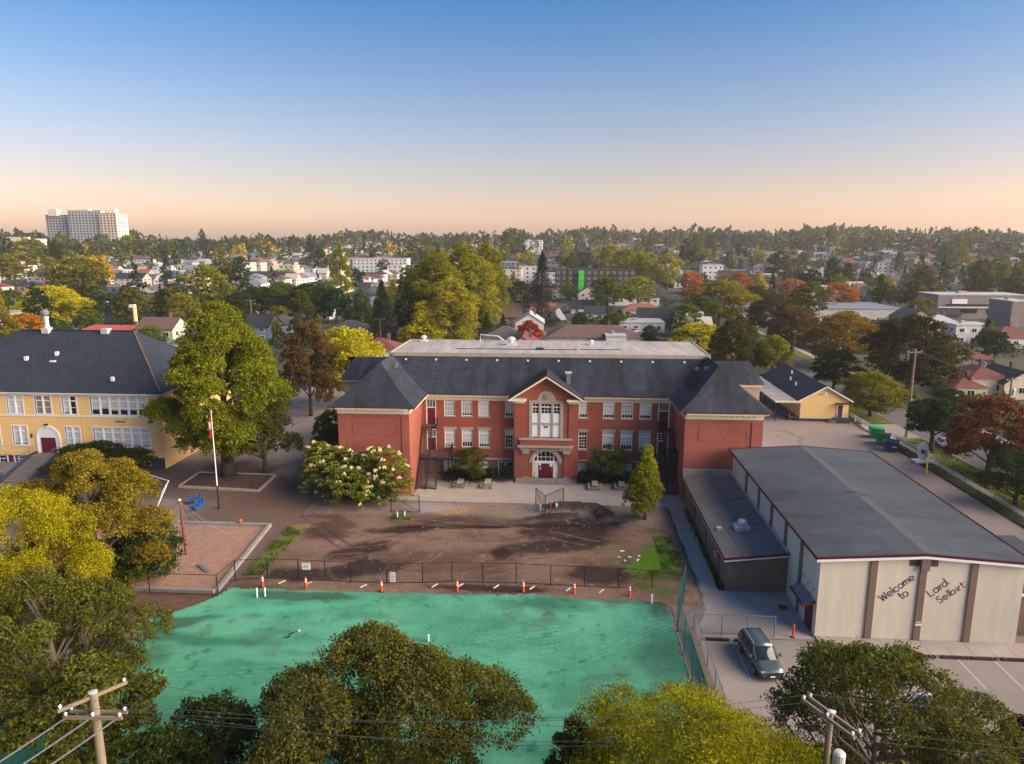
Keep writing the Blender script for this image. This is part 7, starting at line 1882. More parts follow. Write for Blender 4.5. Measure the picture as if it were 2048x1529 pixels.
CHIM = MB().box(-.35, .35, -.35, .35, -1.2, 1.0).mesh('chimney', M['brick_dark'])
def raw(nm, me, parent, loc=(0, 0, 0), rz=0, color=None):
    o = bpy.data.objects.new(nm, me); COL.objects.link(o); o.parent = parent; o.location = loc; o.rotation_euler = (0, 0, rz)
    if color: o.color = (*color, 1)
    return o
def put_house(name, label, cat, x, y, z, w, d, tot, roof, rc, wc, rz=0.0, detail=2, group=None, chim=True):
    rh = {'flat': .35, 'hip': min(w, d) * .26, 'gablex': d * .30, 'gabley': w * .32}[roof]
    h = max(2.2, tot - rh)
    wm, rm, spots = house_meshes(w, d, h, roof, rh)
    o = thing(name, label, cat, (x, y, z), group, rz)
    raw('wall', wm, o, color=WC[wc]); raw('roof', rm, o, color=RC[rc])
    if detail >= 2:
        for (a, b, c, s) in spots:
            if s == 2: continue
            f = raw('window', WIN, o, (a, b, c), s * math.pi / 2); raw('pane', PANE, f)
    elif detail == 1:
        key = (round(w, 1), round(d, 1), round(h, 1))
        q = raw('window_row', win_row(key, spots), o); q['kind'] = 'stuff'
    if chim and roof != 'flat': raw('chimney', CHIM, o, (w * .18, d * .1, h + rh))
    return o
for (x, y, z, w, d, h, roof, rc, wc, nm, lab) in BUILDINGS:
    put_house(nm, lab, {'house': 'house', 'garage': 'garage', 'large_hall': 'hall', 'hall': 'hall', 'shop_block': 'commercial building', 'warehouse': 'warehouse'}.get(nm, 'apartment building'), x, y, z, w, d, h, roof, rc, wc, 0.0, (0 if nm in ('warehouse', 'shop_block') else 2) if y < 480 else 1)
# the commercial block's signs, netting on the balcony block
sb = [o for o in bpy.data.objects if o.name.startswith('shop_block')][0]
MB().box(152.3, 158.0, 290.7, 290.98, 6.2, 8.0).build('sign_board', M['white_panel'], sb); MB().box(174, 178, 290.7, 290.98, 5.6, 7.2).build('sign_board', M['white_panel'], sb); MB().box(166, 176, 290.6, 290.98, 2.6, 4.4).build('shop_front', M['blue'], sb)
MB().box(148.0, 162.0, 290.7, 290.98, 2.6, 4.2).build('shop_front', M['window_dark'], sb); MB().box(150.0, 178.0, 290.8, 290.98, 5.4, 6.0).build('window_band', M['window_dark'], sb); MB().box(147.2, 180.2, 290.5, 290.98, 4.6, 4.9).build('canopy', M['white_panel'], sb)
r = thing('scaffold', 'bright green scaffold netting on the dark balcony block', 'scaffold', (10.5, 417, 1.5))
MB().box(9.0, 12.0, 417.2, 418.9, 1.4, 14.2).build('netting', M['net'], r); q = MB()
for z in (5, 8.5, 12): q.box(8.3, 12.7, 417.0, 417.2, z, z + .15)
q.build('scaffold_tube', M['galv'], r)
flat('shop_parking', [(128, 240), (190, 240), (190, 290), (128, 290)], .02, M['asphalt'])
flat('side_street', [(62.3, 228), (190, 228), (190, 238), (62.3, 238)], .02, M['asphalt'])
flat('car_park', [(-205, 325), (-160, 325), (-160, 362), (-205, 362)], 1.3, M['asphalt'])

# tall apartment tower on the left rise
def tower():
    X, Y = -631.0, 908.0
    o = thing('apartment_tower', 'tall pale balconied apartment tower in two wings on the left horizon', 'apartment building', (X, Y, 18))
    z0 = 16
    wallm = mat('tower_unlit_render', (0.47, 0.49, 0.49), 0.8, var=.06); wallc = mat('sunlit_and_cream_render', (0.70, 0.62, 0.50), 0.8, var=.05)
    blocks = [(-55, -17, 12, 30, 67.0, wallm), (-15, 30, 0, 22, 72, wallm), (30, 53, -4, 20, 68.5, wallc)]  # sun on the right block and shade on the others put into their colours
    for bx0, bx1, by0, by1, top, wm in blocks:
        b = MB().box(X + bx0, X + bx1, Y + by0, Y + by1, z0, top).build('block', wm, o)
        n = int((top - z0) / 3.4); nw = int((bx1 - bx0) / 4.2)
        win = MB(); sl = MB()
        for k in range(1, n):
            z = z0 + 1.0 + k * 3.4
            sl.box(X + bx0 - 1.2 * (bx0 < -50), X + bx1 + .3, Y + by0 - 1.1, Y + by0 - .01, z - .25, z)
            for i in range(nw):
                xx = X + bx0 + (bx1 - bx0) * (i + .5) / nw
                win.box(xx - 1.1, xx + 1.1, Y + by0 - .06, Y + by0 - .02, z + .6, z + 2.4)
            for j in range(3): win.box(X + bx1 + .02, X + bx1 + .06, Y + by0 + 3 + j * 6, Y + by0 + 5.2 + j * 6, z + .6, z + 2.4)
        win.build('window_row', M['window_dark'], b, kind='stuff'); sl.build('balcony', wm, b)
        MB().box(X + bx0 - .5, X + bx1 + .5, Y + by0 - .8, Y + by1 + .5, top, top + .6).build('roof', M['stone'], o)
    for a, c in ((-8, 8), (38, 44), (-48, -36)): MB().box(X + a, X + c, Y + 8, Y + 16, 66, 75).build('plant_room', wallc, o)
    o2 = thing('low_block', 'low cream block in front of the tall apartment tower', 'building', (-640, 800, 18))
    MB().box(-690, -607, 792, 812, 14, 35).build('wall', wallc, o2); MB().box(-691, -606, 791, 813, 35, 35.8).build('roof', M['stone'], o2); MB().box(-640, -612, 789, 791.9, 30, 37.5).build('entrance_block', wallc, o2)
tower()

# cars
def loft(stations, m_name, mat_, parent, local=True):
    """stations: (x, [(y,z) half ring from bottom centre to top centre])"""
    V = []; F = []; k = None
    for x, ring in stations:
        full = [(y, z) for y, z in ring] + [(-y, z) for y, z in ring[::-1]]
        k = len(full); V += [(x, y, z) for y, z in full]
    for i in range(len(stations) - 1):
        for j in range(k):
            a = i * k + j; b = i * k + (j + 1) % k; F.append((a, b, b + k, a + k))
    F.append(tuple(range(k))[::-1]); n = (len(stations) - 1) * k; F.append(tuple(n + j for j in range(k)))
    mb = MB(); mb.v = V; mb.f = F
    return place(m_name, mb.mesh(m_name, mat_, True), parent, local=True)
def make_car(kind, paint, label, loc, rz, group=None, hi=True):
    r = thing('parked_car', label, 'car', loc, group, rz)
    suv = kind == 'suv'
    L = 2.32 if suv else 2.3; w = .93 if suv else .90
    belt = 1.02 if suv else .88; roof = 1.66 if suv else 1.40; zb = .30 if suv else .24
    def ring(hw, top, inset=.06): return [(hw * .8, zb), (hw * .97, zb + .12), (hw, zb + .38), (hw * .985, top - .12), (hw * .93, top - .03), (hw * .55, top + .02), (0.001, top + .03)]
    st = [(-L, ring(w * .78, belt * .80)), (-L + .12, ring(w * .92, belt * .93)), (-L + .5, ring(w * .99, belt)), (-.6, ring(w, belt)), (.95, ring(w, belt * .98)), (1.25, ring(w * .99, belt * .96)), (1.9, ring(w * .95, belt * .86)), (L - .1, ring(w * .88, belt * .74)), (L, ring(w * .74, belt * .62))]
    body = loft(st, 'body', paint, r)
    def cab(hw, z0, z1): return [(hw * 1.0, z0), (hw * .98, z0 + .05), (hw * .80, z1 - .06), (hw * .72, z1), (0.001, z1 + .02)]
    back = -L + .22 if suv else -1.75
    rb = back + .35 if suv else -1.05
    gs = [(back, cab(w * .86, belt - .06, belt + .02)), (rb, cab(w * .93, belt - .05, roof - .06)), (rb + .25, cab(w * .95, belt - .05, roof - .02)), (.1, cab(w * .95, belt - .05, roof - .02)), (.45, cab(w * .94, belt - .05, roof - .10)), (1.28, cab(w * .88, belt - .08, belt + .0))]
    loft(gs, 'windows', M['glass_car'], r)
    rf = [(rb - .02, [(w * .74, roof - .12), (w * .70, roof - .03), (0.001, roof + .0)]), (rb + .25, [(w * .79, roof - .12), (w * .71, roof + .005), (0.001, roof + .035)]), (.1, [(w * .79, roof - .12), (w * .71, roof + .005), (0.001, roof + .035)]), (.48, [(w * .76, roof - .14), (w * .68, roof - .075), (0.001, roof - .05)])]
    loft(rf, 'roof', paint, r)
    if hi:
        for s in (-1, 1):
            p = MB(); p.bar((.45, s * w * .75, roof - .11), (1.27, s * w * .87, belt), .07, .05); p.bar((rb, s * w * .76, roof - .1), (back, s * w * .85, belt), .1, .06); p.bar((-.45, s * w * .79, roof - .08), (-.42, s * w * .945, belt), .06, .05)
            place('pillar', p.mesh('pillar', paint), r, local=True)
            place('mirror', MB().prism([(.78, belt), (.98, belt + .02), (.95, belt + .17), (.8, belt + .16)], s * (w + .02), s * (w + .2)).mesh('mirror', paint), r, local=True)
            if suv: place('roof_rail', MB().tube([(rb + .1, s * w * .66, roof + .03), (rb + .3, s * w * .66, roof + .08), (.1, s * w * .66, roof + .07), (.3, s * w * .66, roof)], .02, 6).mesh('roof_rail', M['galv_white']), r, local=True)
            place('headlight', MB().box(L - .32, L - .07, s * w * .62 - .17, s * w * .62 + .17, belt * .60, belt * .73).mesh('headlight', M['lamp']), r, local=True)
            place('tail_light', MB().box(-L - .0, -L + .2, s * w * .74 - .12, s * w * .74 + .12, belt * .66, belt * .86).mesh('tail_light', M['lamp_red']), r, local=True)
            place('door_handle', MB().box(-.4, -.22, s * w * .985, s * w * 1.02, belt * .84, belt * .88).mesh('door_handle', M['galv_white']), r, local=True)
        place('grille', MB().box(L - .06, L + .015, -.42, .42, belt * .42, belt * .6).mesh('grille', M['rubber']), r, local=True)
        place('number_plate', MB().box(L + .0, L + .03, -.16, .16, .36, .46).mesh('number_plate', M['white']), r, local=True)
        place('bumper', MB().box(L - .12, L + .03, -w * .7, w * .7, .22, .34).mesh('bumper', M['rubber']), r, local=True)
    wr = .36 if suv else .32
    for sx in (-1.38, 1.4):
        for s in (-1, 1):
            t = MB(); t.lathe([(wr * .6, -.11), (wr, -.10), (wr, .10), (wr * .6, .11)], 0, 0, 20); t.v = [(x + sx, z + s * (w - .09), y + wr) for x, y, z in t.v]
            wh = place('wheel', t.mesh('wheel', M['rubber']), r, local=True)
            q = MB(); q.lathe([(.02, -.125), (wr * .62, -.12), (wr * .62, .12), (.02, .125)], 0, 0, 16); q.v = [(x + sx, z + s * (w - .085), y + wr) for x, y, z in q.v]
            place('rim', q.mesh('rim', M['galv']), wh, local=True)
    return r
CARL = {}
suv = make_car('suv', M['car_grey'], 'grey-green estate car parked facing the camera in the bays by the gymnasium', (14.2, 46.6, .012), math.radians(-84))
make_car('sedan', M['car_white'], 'white saloon parked at the kerb under the dark green street tree', (55.9, 103.6, .012), math.radians(-90))
make_car('suv', M['car_blue'], 'dark blue car cut off by the bottom right corner', (27.4, 36.9, .012), math.radians(-20))
make_car('sedan', M['car_black'], 'black car parked on the street behind the yellow-topped tree', (55.9, 128.2, .012), math.radians(-90))
make_car('sedan', M['car_silver'], 'silver car behind the black one on the street', (55.9, 134.6, .012), math.radians(-90))
pc = make_car('sedan', M['car_white'], 'white car under the olive tree in the parking lot', (23.6, 40.5, .012), math.radians(-90))
CL = [(-198.8, 346.0, 1.3, 'car_silver', 'silver car in the small car park, beside a white one'), (-188.8, 336.4, 1.3, 'car_white', 'white car in the small car park behind the two-toned tree'), (-93.3, 209.3, 0, 'car_white', 'long white car right of the two-toned tree'), (-94.7, 203.6, 0, 'car_silver', 'silver car in front of the long white one by the two-toned tree'),
      (163.2, 284.4, .05, 'car_white', 'white car before the grey commercial block'), (166.9, 280.5, .05, 'car_silver', 'silver car right of the white one at the commercial block'), (169.5, 273.0, .05, 'car_white', 'white car at the right edge by the commercial block'), (24.5, 240.0, 0, 'car_white', 'left white car by the pale flat garages'), (29.6, 239, 0, 'car_white', 'right white car by the pale flat garages'),
      (57.0, 213.3, 0, 'car_white', 'white car far up the street'), (78.2, 174.6, 0, 'car_white', 'white car left of a silver one behind the big bronze tree'), (81.1, 170.0, 0, 'car_silver', 'silver car behind the big bronze tree'), (-108.2, 236.4, 0, 'car_black', 'black car below the row of dark green trees'), (-177.2, 590.6, 6.1, 'car_white', 'white car by the long low apartment block'), (0.9, 233.3, 0, 'car_black', 'black car at the back lane'), (-233.5, 303.0, .9, 'car_black', 'black car behind the big bright yellow tree'),
      (61.0, 75, 0.012, 'car_silver', 'silver car on the far kerb at the right edge'), (61.0, 160, 0.012, 'car_red', 'dark red car on the far kerb up the street')]
for i, (x, y, z, p, l) in enumerate(CL): make_car('sedan' if i % 3 else 'suv', M[p], l, (x, y, z), [0, 1.57, .2][i % 3], hi=False)

# utility poles and wires
def upole(lab, x, y, z, h, arms, rz=0.0, r_=.15, transformer=False, ins=3):
    o = thing('utility_pole', lab, 'utility pole', (x, y, z), rz=rz)
    place('pole', MB().lathe([(r_ * 1.15, -.3), (r_, h * .5), (r_ * .85, h)], 0, 0, 12).mesh('pole', M['pole']), o, local=True)
    place('pole_cap', MB().lathe([(r_ * .9, h), (r_ * .95, h + .03), (.02, h + .06)], 0, 0, 12).mesh('pole_cap', M['galv_white']), o, local=True)
    for (dz, L, off, ang) in arms:
        c, s = math.cos(ang), math.sin(ang)
        a = place('crossarm', MB().bar((-L / 2 * c - off * s, -L / 2 * s + off * c, h - dz), (L / 2 * c - off * s, L / 2 * s + off * c, h - dz), .09, .12).mesh('crossarm', M['pole']), o, local=True)
        for i in range(ins):
            t = (i / (ins - 1) - .5) * .92 * L
            px, py = t * c - off * s, t * s + off * c
            place('insulator', MB().lathe([(.02, h - dz + .06), (.045, h - dz + .10), (.03, h - dz + .13), (.062, h - dz + .15), (.062, h - dz + .17), (.02, h - dz + .21)], px, py, 10).mesh('insulator', M['porcelain']), a, local=True)
    if transformer:
        t = MB().lathe([(.05, h - 2.6), (.21, h - 2.55), (.22, h - 1.7), (.16, h - 1.62), (.05, h - 1.6)], .45, 0, 14).mesh('transformer', M['galv_white']); place('transformer', t, o, local=True)
    return o
upole('big wooden utility pole in the bottom left corner with two crossarm pairs', -16.8, 22, 0, 13.05, [(.15, 2.3, .0, math.radians(52)), (.9, 2.15, .17, 0.05), (.9, 2.15, -.17, 0.05)], 0, .17)
upole('utility pole with two long bare crossarms seen from above at the bottom right', 10.0, 24, 0, 12.2, [(.2, 2.4, .17, math.radians(-62)), (.2, 2.4, -.17, math.radians(-62))], 0, .13, True)
upole('tall leaning utility pole on the grass verge beside the street', 52.8, 109.3, 0, 13.5, [(.35, 2.4, 0, 0.3)], 0, .17)
upole('dark utility pole with a white transformer at the right edge', 66.9, 108.9, 0, 9.5, [(.3, 2.0, 0, 0.3)], 0, .15, True)
upole('utility pole rising before the rust and gold tree', 64.8, 184.8, 0, 12.2, [(.3, 2.6, 0, 0.1)], 0, .17, True)
upole('slim dark pole left of the rust and gold tree', 55.4, 172.9, 0, 8.8, [(.2, 1.2, 0, 0.3)], 0, .12)
upole('utility pole behind the tall two-toned tree', -107.3, 238.4, 0, 10.3, [(.3, 3.2, 0, 0.2)], 0, .18)
upole('utility pole left of the pointed yellow tree', -49.6, 190.0, 0, 9.2, [(.2, 2.6, 0, 0.2)], 0, .16)
upole('distant pole above the brown rounded tree', 70.6, 239.4, 0, 13.2, [(.3, 2.4, 0, 0.2)], 0, .18)
upole('distant pole left of the orange globe tree', 138.4, 349.0, 1, 13.5, [(.3, 2.4, 0, 0.2)], 0, .2)
upole('pole in front of the leftmost yellow row tree', 64.3, 373.4, 1, 15.0, [(.3, 2.4, 0, 0.2)], 0, .2)
upole('slim white lamp pole by the white houses at right', 84, 128, 0, 6.0, [(.1, .8, 0, 0.2)], 0, .09)
r = thing('light_mast', 'stout yellow mast with a lamp behind the yellow school roof', 'mast', (-128.3, 205, 0)); place('mast', MB().lathe([(.6, 0), (.55, 10.9)], 0, 0, 10).mesh('mast', M['siding2']), r, local=True); place('lamp_head', MB().box(-1.4, .3, -.5, .5, 10.4, 11.3).mesh('lamp_head', M['white']), r, local=True)
def cable(lab, p, q, sag=.4, rad=.008, m='wire'):
    o = thing('power_line', lab, 'power line', tuple(p)); pts = []
    for i in range(17):
        t = i / 16; pts.append(tuple(p[k] + (q[k] - p[k]) * t - (sag * 4 * t * (1 - t) if k == 2 else 0) for k in range(3)))
    MB().tube(pts, rad, 5).build('cable', M[m], o)
ht = [(-17.45, 21.2, 13.05), (-17.1, 21.6, 13.05), (-16.15, 22.85, 13.05), (-17.8, 22.1, 12.3), (-15.85, 22.2, 12.3)]
tt = [(9.6, 25.0, 12.2), (9.75, 24.6, 12.2), (10.3, 23.4, 12.2), (10.45, 23.1, 12.2), (10.1, 24, 11.2)]
nm_ = ['highest power line crossing above the green field', 'second power line crossing the green field', 'third power line crossing the green field', 'fourth power line between the two near poles', 'lowest power line between the two near poles']
for a, b, l in zip(ht, tt, nm_): cable(l, a, b, .9)
for a, b, l in zip(ht[:3], [(-40, 24, 12.6), (-40, 25, 12.6), (-40, 26, 12.6)], ('far', 'middle', 'near')): cable('%s power line leaving the near left pole to the left' % l, a, b, .5)
for (x, l) in ((-17.8, 'left'), (-16.9, 'middle'), (-15.95, 'right')): cable('%s thick pale service wire running down from the near left pole' % l, (x, 21.9, 12.1), (x - 6.0, 12.0, 11.2), .4, .03, 'galv')
for a, b, l in (((10.45, 23.1, 12.2), (48, 24, 11.6), 'upper'), ((9.6, 25.0, 12.2), (48, 27, 11.6), 'middle'), ((10.2, 24, 11.2), (48, 25, 10.4), 'lower')): cable('%s wire from the near right pole across the parking lot' % l, a, b, .9)
for a, b, l in (((53.6, 109.5, 13.3), (66.9, 108.9, 9.4), 'upper wire from the tall verge pole to the right'), ((52.8, 109.3, 12.6), (90, 100, 9.5), 'lower wire from the tall verge pole to the right'), ((52.8, 109.3, 13.2), (64.8, 184.8, 12), 'wire from the tall verge pole up the street'), ((64.8, 184.8, 12), (70.6, 239.4, 13), 'wire farther up the street'), ((-107.3, 238.4, 10), (-49.6, 190, 9), 'wire behind the brown drooping tree'), ((-107.3, 238.4, 10), (-190, 250, 10), 'wire behind the yellow trees at left'), ((138.4, 349, 14), (64.3, 373.4, 15.5), 'distant wire above the orange trees')): cable(l, a, b, .8, .03)

# ------------------------------------------------------------------ the town behind: rows of houses and street trees
TAKEN = [(x, y, max(w, d) * .75) for (x, y, z, w, d, *_r) in BUILDINGS] + [(t[0], t[1], t[4] * .8) for t in TREES] + [(-630, 908, 80), (-648, 800, 46), (160, 268, 26), (-182, 343, 24)]
TA = np.array(TAKEN)
def free(x, y, r):
    return bool(np.all(np.hypot(TA[:, 0] - x, TA[:, 1] - y) > TA[:, 2] + r))
def in_view(x, y, m=.05):
    a = math.atan2(x, y) + math.radians(4.07)
    return abs(a) < math.radians(36.5) + m
def region(x, y):
    a = math.degrees(math.atan2(x, y)) + 4.07
    for lim, s in ((-29, 'below the apartment tower'), (-21, 'right of the apartment tower'), (-14, 'above the two-toned tree'), (-7, 'near the golden poplar'), (-1, 'behind the poplar clump'), (5, 'behind the tall spruce'), (11, 'near the yellow tree row'), (18, 'behind the right wing'), (25, 'behind the orange trees'), (31, 'above the commercial block')):
        if a < lim: return s
    return 'at the right edge'
def band(d): return 'close by' if d < 300 else ('mid-distance' if d < 520 else ('on the rise' if d < 850 else 'near the skyline'))
rg = random.Random(21)
hs = []
for sx in range(-16, 17):
    S0 = 58 + sx * 84
    for off in (17, 65):
        y = 168 + (sx % 3) * 4
        while y < 1560:
            if (y - 182) % 118 > 14:
                x = S0 + off + rg.uniform(-2, 2)
                if in_view(x, y) and free(x, y, 7): hs.append((math.hypot(x, y), x, y, 1 if off == 17 else -1))
            y += rg.choice([12.5, 14, 14, 16, 27])
hs.sort()
roofs = ['dark', 'dark', 'darkgrey', 'brown', 'maroon', 'bluegrey', 'darkgrey', 'pale', 'redroof']; walls = ['white', 'white', 'cream', 'cream', 'grey', 'tan', 'blue', 'pale', 'white']
sizes = [(9, 12, 7.6, 'hip'), (8.5, 11, 7.8, 'gablex'), (9, 13, 7.2, 'gabley'), (11, 10, 6.4, 'hip'), (12, 13, 8.6, 'flat'), (10, 9, 6.8, 'gablex')]
rname = {'dark': 'black', 'darkgrey': 'grey', 'brown': 'brown', 'maroon': 'maroon', 'bluegrey': 'blue-grey', 'pale': 'pale', 'redroof': 'red'}
NH = 250
items = []
farV = []; farC = []; farF = []
def emit(mesh_v, mesh_f, x, y, z, c, s, col):
    b = len(farV)
    for vx, vy, vz in mesh_v: farV.append((x + vx * c - vy * s, y + vx * s + vy * c, z + vz)); farC.append(col)
    for f in mesh_f: farF.append([b + i for i in f])
def far_house(x, y, z, w, d, h, roof, rc, wc, rz):
    a, b = w / 2, d / 2; rh = {'hip': 2.2, 'gablex': 2.4, 'gabley': 2.4, 'flat': .3}[roof]; hh = h - rh; c, s = math.cos(rz), math.sin(rz)
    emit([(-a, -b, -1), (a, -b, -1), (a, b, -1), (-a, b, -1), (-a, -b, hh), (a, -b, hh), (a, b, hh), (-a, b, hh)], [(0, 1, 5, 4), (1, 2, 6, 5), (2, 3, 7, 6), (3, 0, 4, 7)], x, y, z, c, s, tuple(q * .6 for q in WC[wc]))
    A, B_ = a + .4, b + .4; k = 1 if roof == 'hip' else 0
    if roof == 'flat': emit([(-A, -B_, hh), (A, -B_, hh), (A, B_, hh), (-A, B_, hh)], [(0, 1, 2, 3)], x, y, z, c, s, RC[rc])
    else:
        e = a * .75 if k else 0
        emit([(-A, -B_, hh), (A, -B_, hh), (A, B_, hh), (-A, B_, hh), (-A + e, 0, h), (A - e, 0, h)], [(0, 1, 5, 4), (2, 3, 4, 5), (1, 2, 5, 5), (3, 0, 4, 4)], x, y, z, c, s, RC[rc])
    for i in (-.5, 0.0, .5):
        if d > 0 and rg.random() < .8:
            xx = i * w * .62; emit([(xx - .7, -b - .05, hh * .55), (xx + .7, -b - .05, hh * .55), (xx + .7, -b - .05, hh * .55 + 1.4), (xx - .7, -b - .05, hh * .55 + 1.4)], [(0, 1, 2, 3)], x, y, z, c, s, (0.02, .02, .025))
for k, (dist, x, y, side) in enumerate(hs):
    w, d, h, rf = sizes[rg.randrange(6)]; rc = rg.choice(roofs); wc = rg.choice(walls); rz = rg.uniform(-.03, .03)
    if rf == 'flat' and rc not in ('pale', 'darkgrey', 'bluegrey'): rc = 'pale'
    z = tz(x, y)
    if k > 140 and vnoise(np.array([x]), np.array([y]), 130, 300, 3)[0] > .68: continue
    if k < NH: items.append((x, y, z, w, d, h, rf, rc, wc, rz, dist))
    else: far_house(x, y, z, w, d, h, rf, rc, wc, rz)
def ordinal(i, n):
    w = ['leftmost', 'second from the left', 'third from the left', 'fourth from the left', 'fifth from the left', 'sixth from the left', 'seventh from the left', 'eighth from the left', 'ninth from the left', 'tenth from the left', 'eleventh from the left', 'twelfth from the left']
    if n == 1: return 'the only one'
    if i == n - 1: return 'rightmost'
    return w[i] if i < len(w) else '%dth from the left' % (i + 1)
from collections import defaultdict
bk = defaultdict(list)
for it in items:
    key = ('%s house with %s %s roof' % ({'tan': 'tan', 'pale': 'pale'}.get(it[8], it[8]), 'a ' + rname[it[7]], {'hip': 'hipped', 'gablex': 'side-gabled', 'gabley': 'front-gabled', 'flat': 'flat'}[it[6]]), region(it[0], it[1]), band(it[10]))
    bk[key].append(it)
for key, lst in bk.items():
    lst.sort(key=lambda t: math.atan2(t[0], t[1]))
    for i, it in enumerate(lst):
        lab = '%s %s %s' % (key[0], key[1], key[2]) + ('' if len(lst) == 1 else ', ' + ordinal(i, len(lst)))
        x, y, z, w, d, h, rf, rc, wc, rz, dist = it
        put_house('house', lab, 'house', x, y, z, w, d, h, rf, rc, wc, rz, 2 if dist < 260 else 1, 'houses of the town behind the schools', chim=dist < 350)
FQ = np.array([f for f in farF], int); FV = np.array(farV)
o = np_mesh('distant_houses', FV, FQ, M['attr_house'], np.array(farC), 'stuff'); tag(o, 'far-off houses covering the rise up to the skyline', 'houses')

# street, garden and woodland trees
def density(x, y): return 1.0
ts = []
NT = 0
area_r = [150, 1750]
tr = random.Random(5)
pal_l = ['olivegold', 'olive', 'green2', 'dkgreen', 'ygreen', 'gold', 'dkbronze', 'olivegold', 'green2', 'spruce', 'olive', 'dkgreen2', 'dkgreen', 'olivegold']
pal_r = ['olivegold', 'olive', 'green2', 'dkgreen', 'ygreen', 'rustgold', 'dkbronze', 'dkgreen', 'green2', 'spruce', 'rust', 'olivegold', 'dkgreen2', 'dkgreen', 'green2', 'olive']
wood = lambda x, y: vnoise(np.array([x]), np.array([y]), 130, 300, 3)[0]
att = 0
while len(ts) < 4300 and att < 90000:
    att += 1
    r_ = math.sqrt(tr.uniform(165 ** 2, 1800 ** 2)); a = tr.uniform(-.72, .58)
    x, y = r_ * math.sin(a), r_ * math.cos(a)
    if not in_view(x, y): continue
    wv = wood(x, y)
    if tr.random() > ((.09 + 2.0 * max(0, wv - .48)) if r_ < 800 else (.11 + 2.4 * max(0, wv - .47))) + (.16 if r_ > 1050 else 0): continue
    if r_ < 700 and not free(x, y, 2.5): continue
    if abs((x - 58) % 84) < 5 and tr.random() < .8: continue
    if y < 330 and ((-8 < x < 14 and y > 185) or 50 < x < 66): continue
    if y < 235 and -60 < x < 50 and y < 200: continue
    ts.append((r_, x, y, wv))
ts.sort()
NEAR_T = 185
tb = defaultdict(list)
kinds = ['round', 'round', 'round', 'round', 'tall', 'pyr', 'conifer', 'column']
farP = []
for k, (r_, x, y, wv) in enumerate(ts):
    kd = tr.choice(kinds); pal = pal_l if x < -20 else pal_r; col = tr.choice(pal)
    if r_ > 800 and tr.random() < .75: col = tr.choice(['olive', 'dkgreen', 'green2', 'dkgreen', 'spruce', 'bronze', 'dkbronze'])
    if kd == 'conifer' or (r_ > 1200 and tr.random() < .35): kd = 'conifer'; col = tr.choice(['spruce', 'dkgreen2', 'dkgreen'])
    h = {'round': tr.uniform(8, 16), 'tall': tr.uniform(13, 21), 'pyr': tr.uniform(9, 16), 'conifer': tr.uniform(12, 22), 'column': tr.uniform(10, 17)}[kd]
    if r_ < 260: h *= .75
    if 300 < r_ < 1250: h *= 1.08 if r_ < 750 else 1.25
    if r_ > 1250: h *= tr.uniform(.8, 1.5)
    rr_ = {'round': h * tr.uniform(.38, .52), 'tall': h * .27, 'pyr': h * .28, 'conifer': h * .22, 'column': h * .13}[kd]
    if k < NEAR_T:
        cn = {'olivegold': 'olive-gold', 'green2': 'green', 'dkgreen': 'dark green', 'dkgreen2': 'blackish green', 'ygreen': 'yellow-green', 'dkbronze': 'dark bronze', 'rustgold': 'rust-gold', 'spruce': 'blackish green'}.get(col, col)
        kn = {'round': 'round-crowned tree', 'tall': 'tall full tree', 'pyr': 'pointed tree', 'conifer': 'conifer', 'column': 'narrow upright tree'}[kd]
        tb[('%s %s' % (cn, kn), region(x, y), band(r_))].append((x, y, tz(x, y), h, rr_, kd, col, k))
    else: farP.append((x, y, tz(x, y), h, rr_, kd, col))
for key, lst in tb.items():
    lst.sort(key=lambda t: math.atan2(t[0], t[1]))
    for i, (x, y, z, h, rr_, kd, col, k) in enumerate(lst):
        lab = '%s %s %s' % key + ('' if len(lst) == 1 else ', ' + ordinal(i, len(lst)))
        put_tree(x, y, z, h, rr_, kd, col, lab, 'mid' if math.hypot(x, y) < 330 else 'lo', 'trees of the town behind the schools', k)
def far_forest():
    rg_ = np.random.RandomState(3)
    lib = {}
    for kd in ('round', 'tall', 'pyr', 'conifer', 'column'):
        for lod, n, s in (('a', 260, 1.9), ('b', 90, 3.0)):
            me, C = crown_mesh('tmp', kd, 5.0, 12.0, 1.0, int(n * (.8 if kd != 'conifer' else 1.3)), s * (.8 if kd != 'conifer' else .6), 40 + len(kd) * 3, None, clump=.15, gaps=.0, lobes=9, lobe_r=.42, per=6, aspect=.8, inner=.1, spread=.6)
            v = np.empty(len(me.vertices) * 3, np.float32); me.vertices.foreach_get('co', v); lib[(kd, lod)] = v.reshape(-1, 3)
            bpy.data.meshes.remove(me)
    Vs = []; Cs = []
    for (x, y, z, h, r, kd, col) in farP:
        d = math.hypot(x, y); b = lib[(kd, 'a' if d < 900 else 'b')]
        a = rg_.rand() * 6.283; c, s = math.cos(a), math.sin(a)
        V = np.stack([(b[:, 0] * c - b[:, 1] * s) * r / 5 + x, (b[:, 0] * s + b[:, 1] * c) * r / 5 + y, b[:, 2] * h / 12 + z], 1)
        k = np.array(TC[col]) * rg_.uniform(.8, 1.2)
        Vs.append(V); Cs.append(np.tile(k, (len(V), 1)))
    V = np.concatenate(Vs); Cc = np.concatenate(Cs); Q = np.arange(len(V)).reshape(-1, 4)
    o = np_mesh('distant_trees', V, Q, M['attr_leaf'], Cc, 'stuff'); tag(o, 'far-off autumn trees between the houses up to the skyline', 'trees')
far_forest()

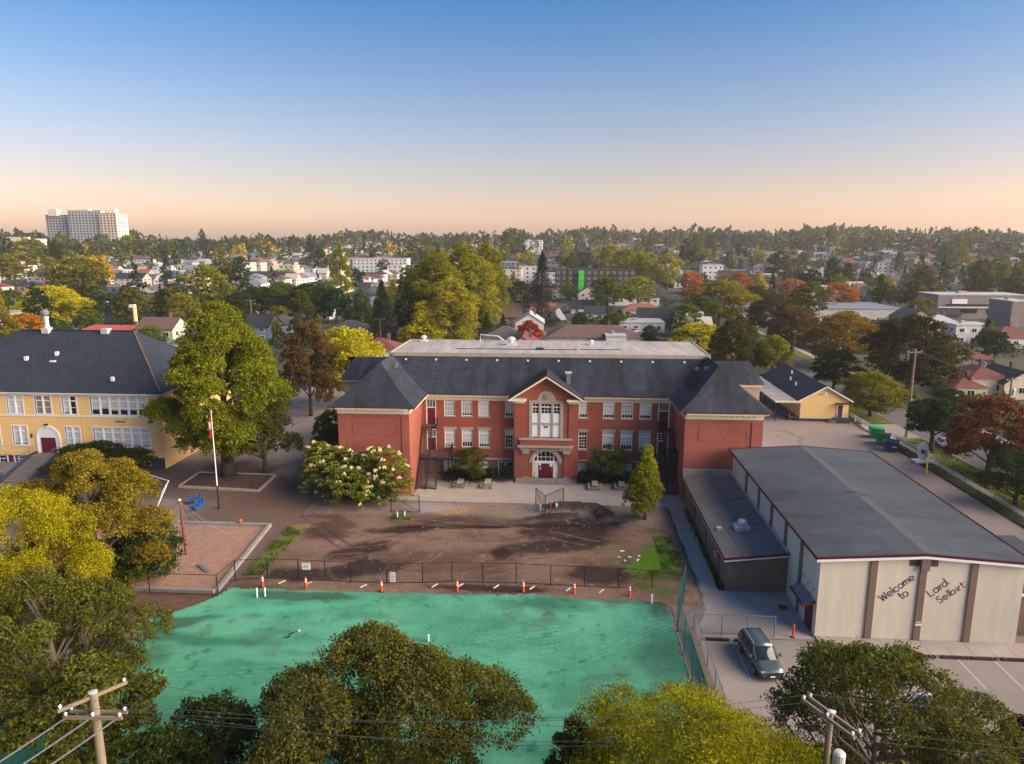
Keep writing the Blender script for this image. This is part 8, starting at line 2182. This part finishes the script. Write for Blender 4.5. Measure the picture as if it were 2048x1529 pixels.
# low garden growth between the near houses
def undergrowth():
    rg_ = np.random.RandomState(8); n = 26000
    r_ = np.sqrt(rg_.uniform(150 ** 2, 520 ** 2, n)); a = rg_.uniform(-.72, .6, n)
    x, y = r_ * np.sin(a), r_ * np.cos(a)
    k = vnoise(x, y, 22, 77, 3) > .52; k &= ~((x > 53) & (x < 64)); k &= ~((x > 0) & (x < 8) & (y < 300)); k &= ~((y < 166) & (x < 53)); k &= ~((x > 126) & (x < 192) & (y > 226) & (y < 292))
    k &= ~((np.abs(y - 186) < 6) | (np.abs(y - 236) < 6))
    x, y = x[k], y[k]; n = len(x)
    per = 6; P = np.repeat(np.stack([x, y, terrain(x, y)], 1), per, 0); P += rg_.normal(size=P.shape) * [.9, .9, .35]; P[:, 2] += .8
    V, Q = leaf_quads(P, np.tile([0, 0, 1.], (len(P), 1)), .9, rg_, .7, .7)
    c = np.array([(0.045, .06, .018), (.07, .075, .02), (.03, .045, .016), (.11, .09, .025)])[rg_.randint(0, 4, n)]
    o = np_mesh('garden_growth', V, Q, M['attr_leaf'], np.repeat(c, per * 4, 0), 'stuff'); tag(o, 'low shrubs and garden growth between the houses', 'shrubs')
undergrowth()

# unseen trees and houses added beyond the right edge to block the low sun
for i, (x, y, h, r, c) in enumerate([(70, 92, 11, 5, 'rustgold'), (70, 78, 12, 5.5, 'olivegold'), (69, 62, 12, 5.5, 'dkgreen'), (70, 46, 12, 6, 'olive'), (69, 30, 12, 6, 'dkgreen'), (70, 14, 12, 6, 'rustgold'), (52.8, 62, 9, 4.5, 'dkgreen'), (52.8, 40, 10, 4.6, 'olive')]):
    put_tree(x, y, 0, h, r, 'round', c, 'unseen street tree added beyond the right picture edge, number in row unseen' if False else 'unseen street tree added beyond the right picture edge to block sun', 'mid', 'added street trees beyond the right edge', i + 50)
for i, (x, y) in enumerate([(82, 108), (82, 92), (82, 76), (82, 60), (82, 44), (82, 28), (82, 12)]):
    put_house('house', 'unseen house added beyond the right picture edge to block sun', 'house', x, y, 0, 10, 12, 8.0, ['hip', 'gabley'][i % 2], ['maroon', 'darkgrey', 'brown'][i % 3], 'cream', 0, 1, 'added houses beyond the right edge')

# ------------------------------------------------------------------ evening haze
hz = MB().box(-2600, 2600, -300, 3600, -1.2, 84)
hz = hz.build('haze', None); hz['kind'] = 'stuff'; tag(hz, 'thin warm evening haze lying over the town', 'haze')
hm_ = bpy.data.materials.new('haze'); hm_.use_nodes = True; nt = hm_.node_tree
nt.nodes.remove(nt.nodes['Principled BSDF']); pv = nt.nodes.new('ShaderNodeVolumePrincipled')
pv.inputs['Color'].default_value = (0.92, 0.90, 0.90, 1); pv.inputs['Density'].default_value = 0.00014; pv.inputs['Anisotropy'].default_value = 0.3
nt.links.new(pv.outputs[0], nt.nodes['Material Output'].inputs['Volume']); hz.data.materials.append(hm_)
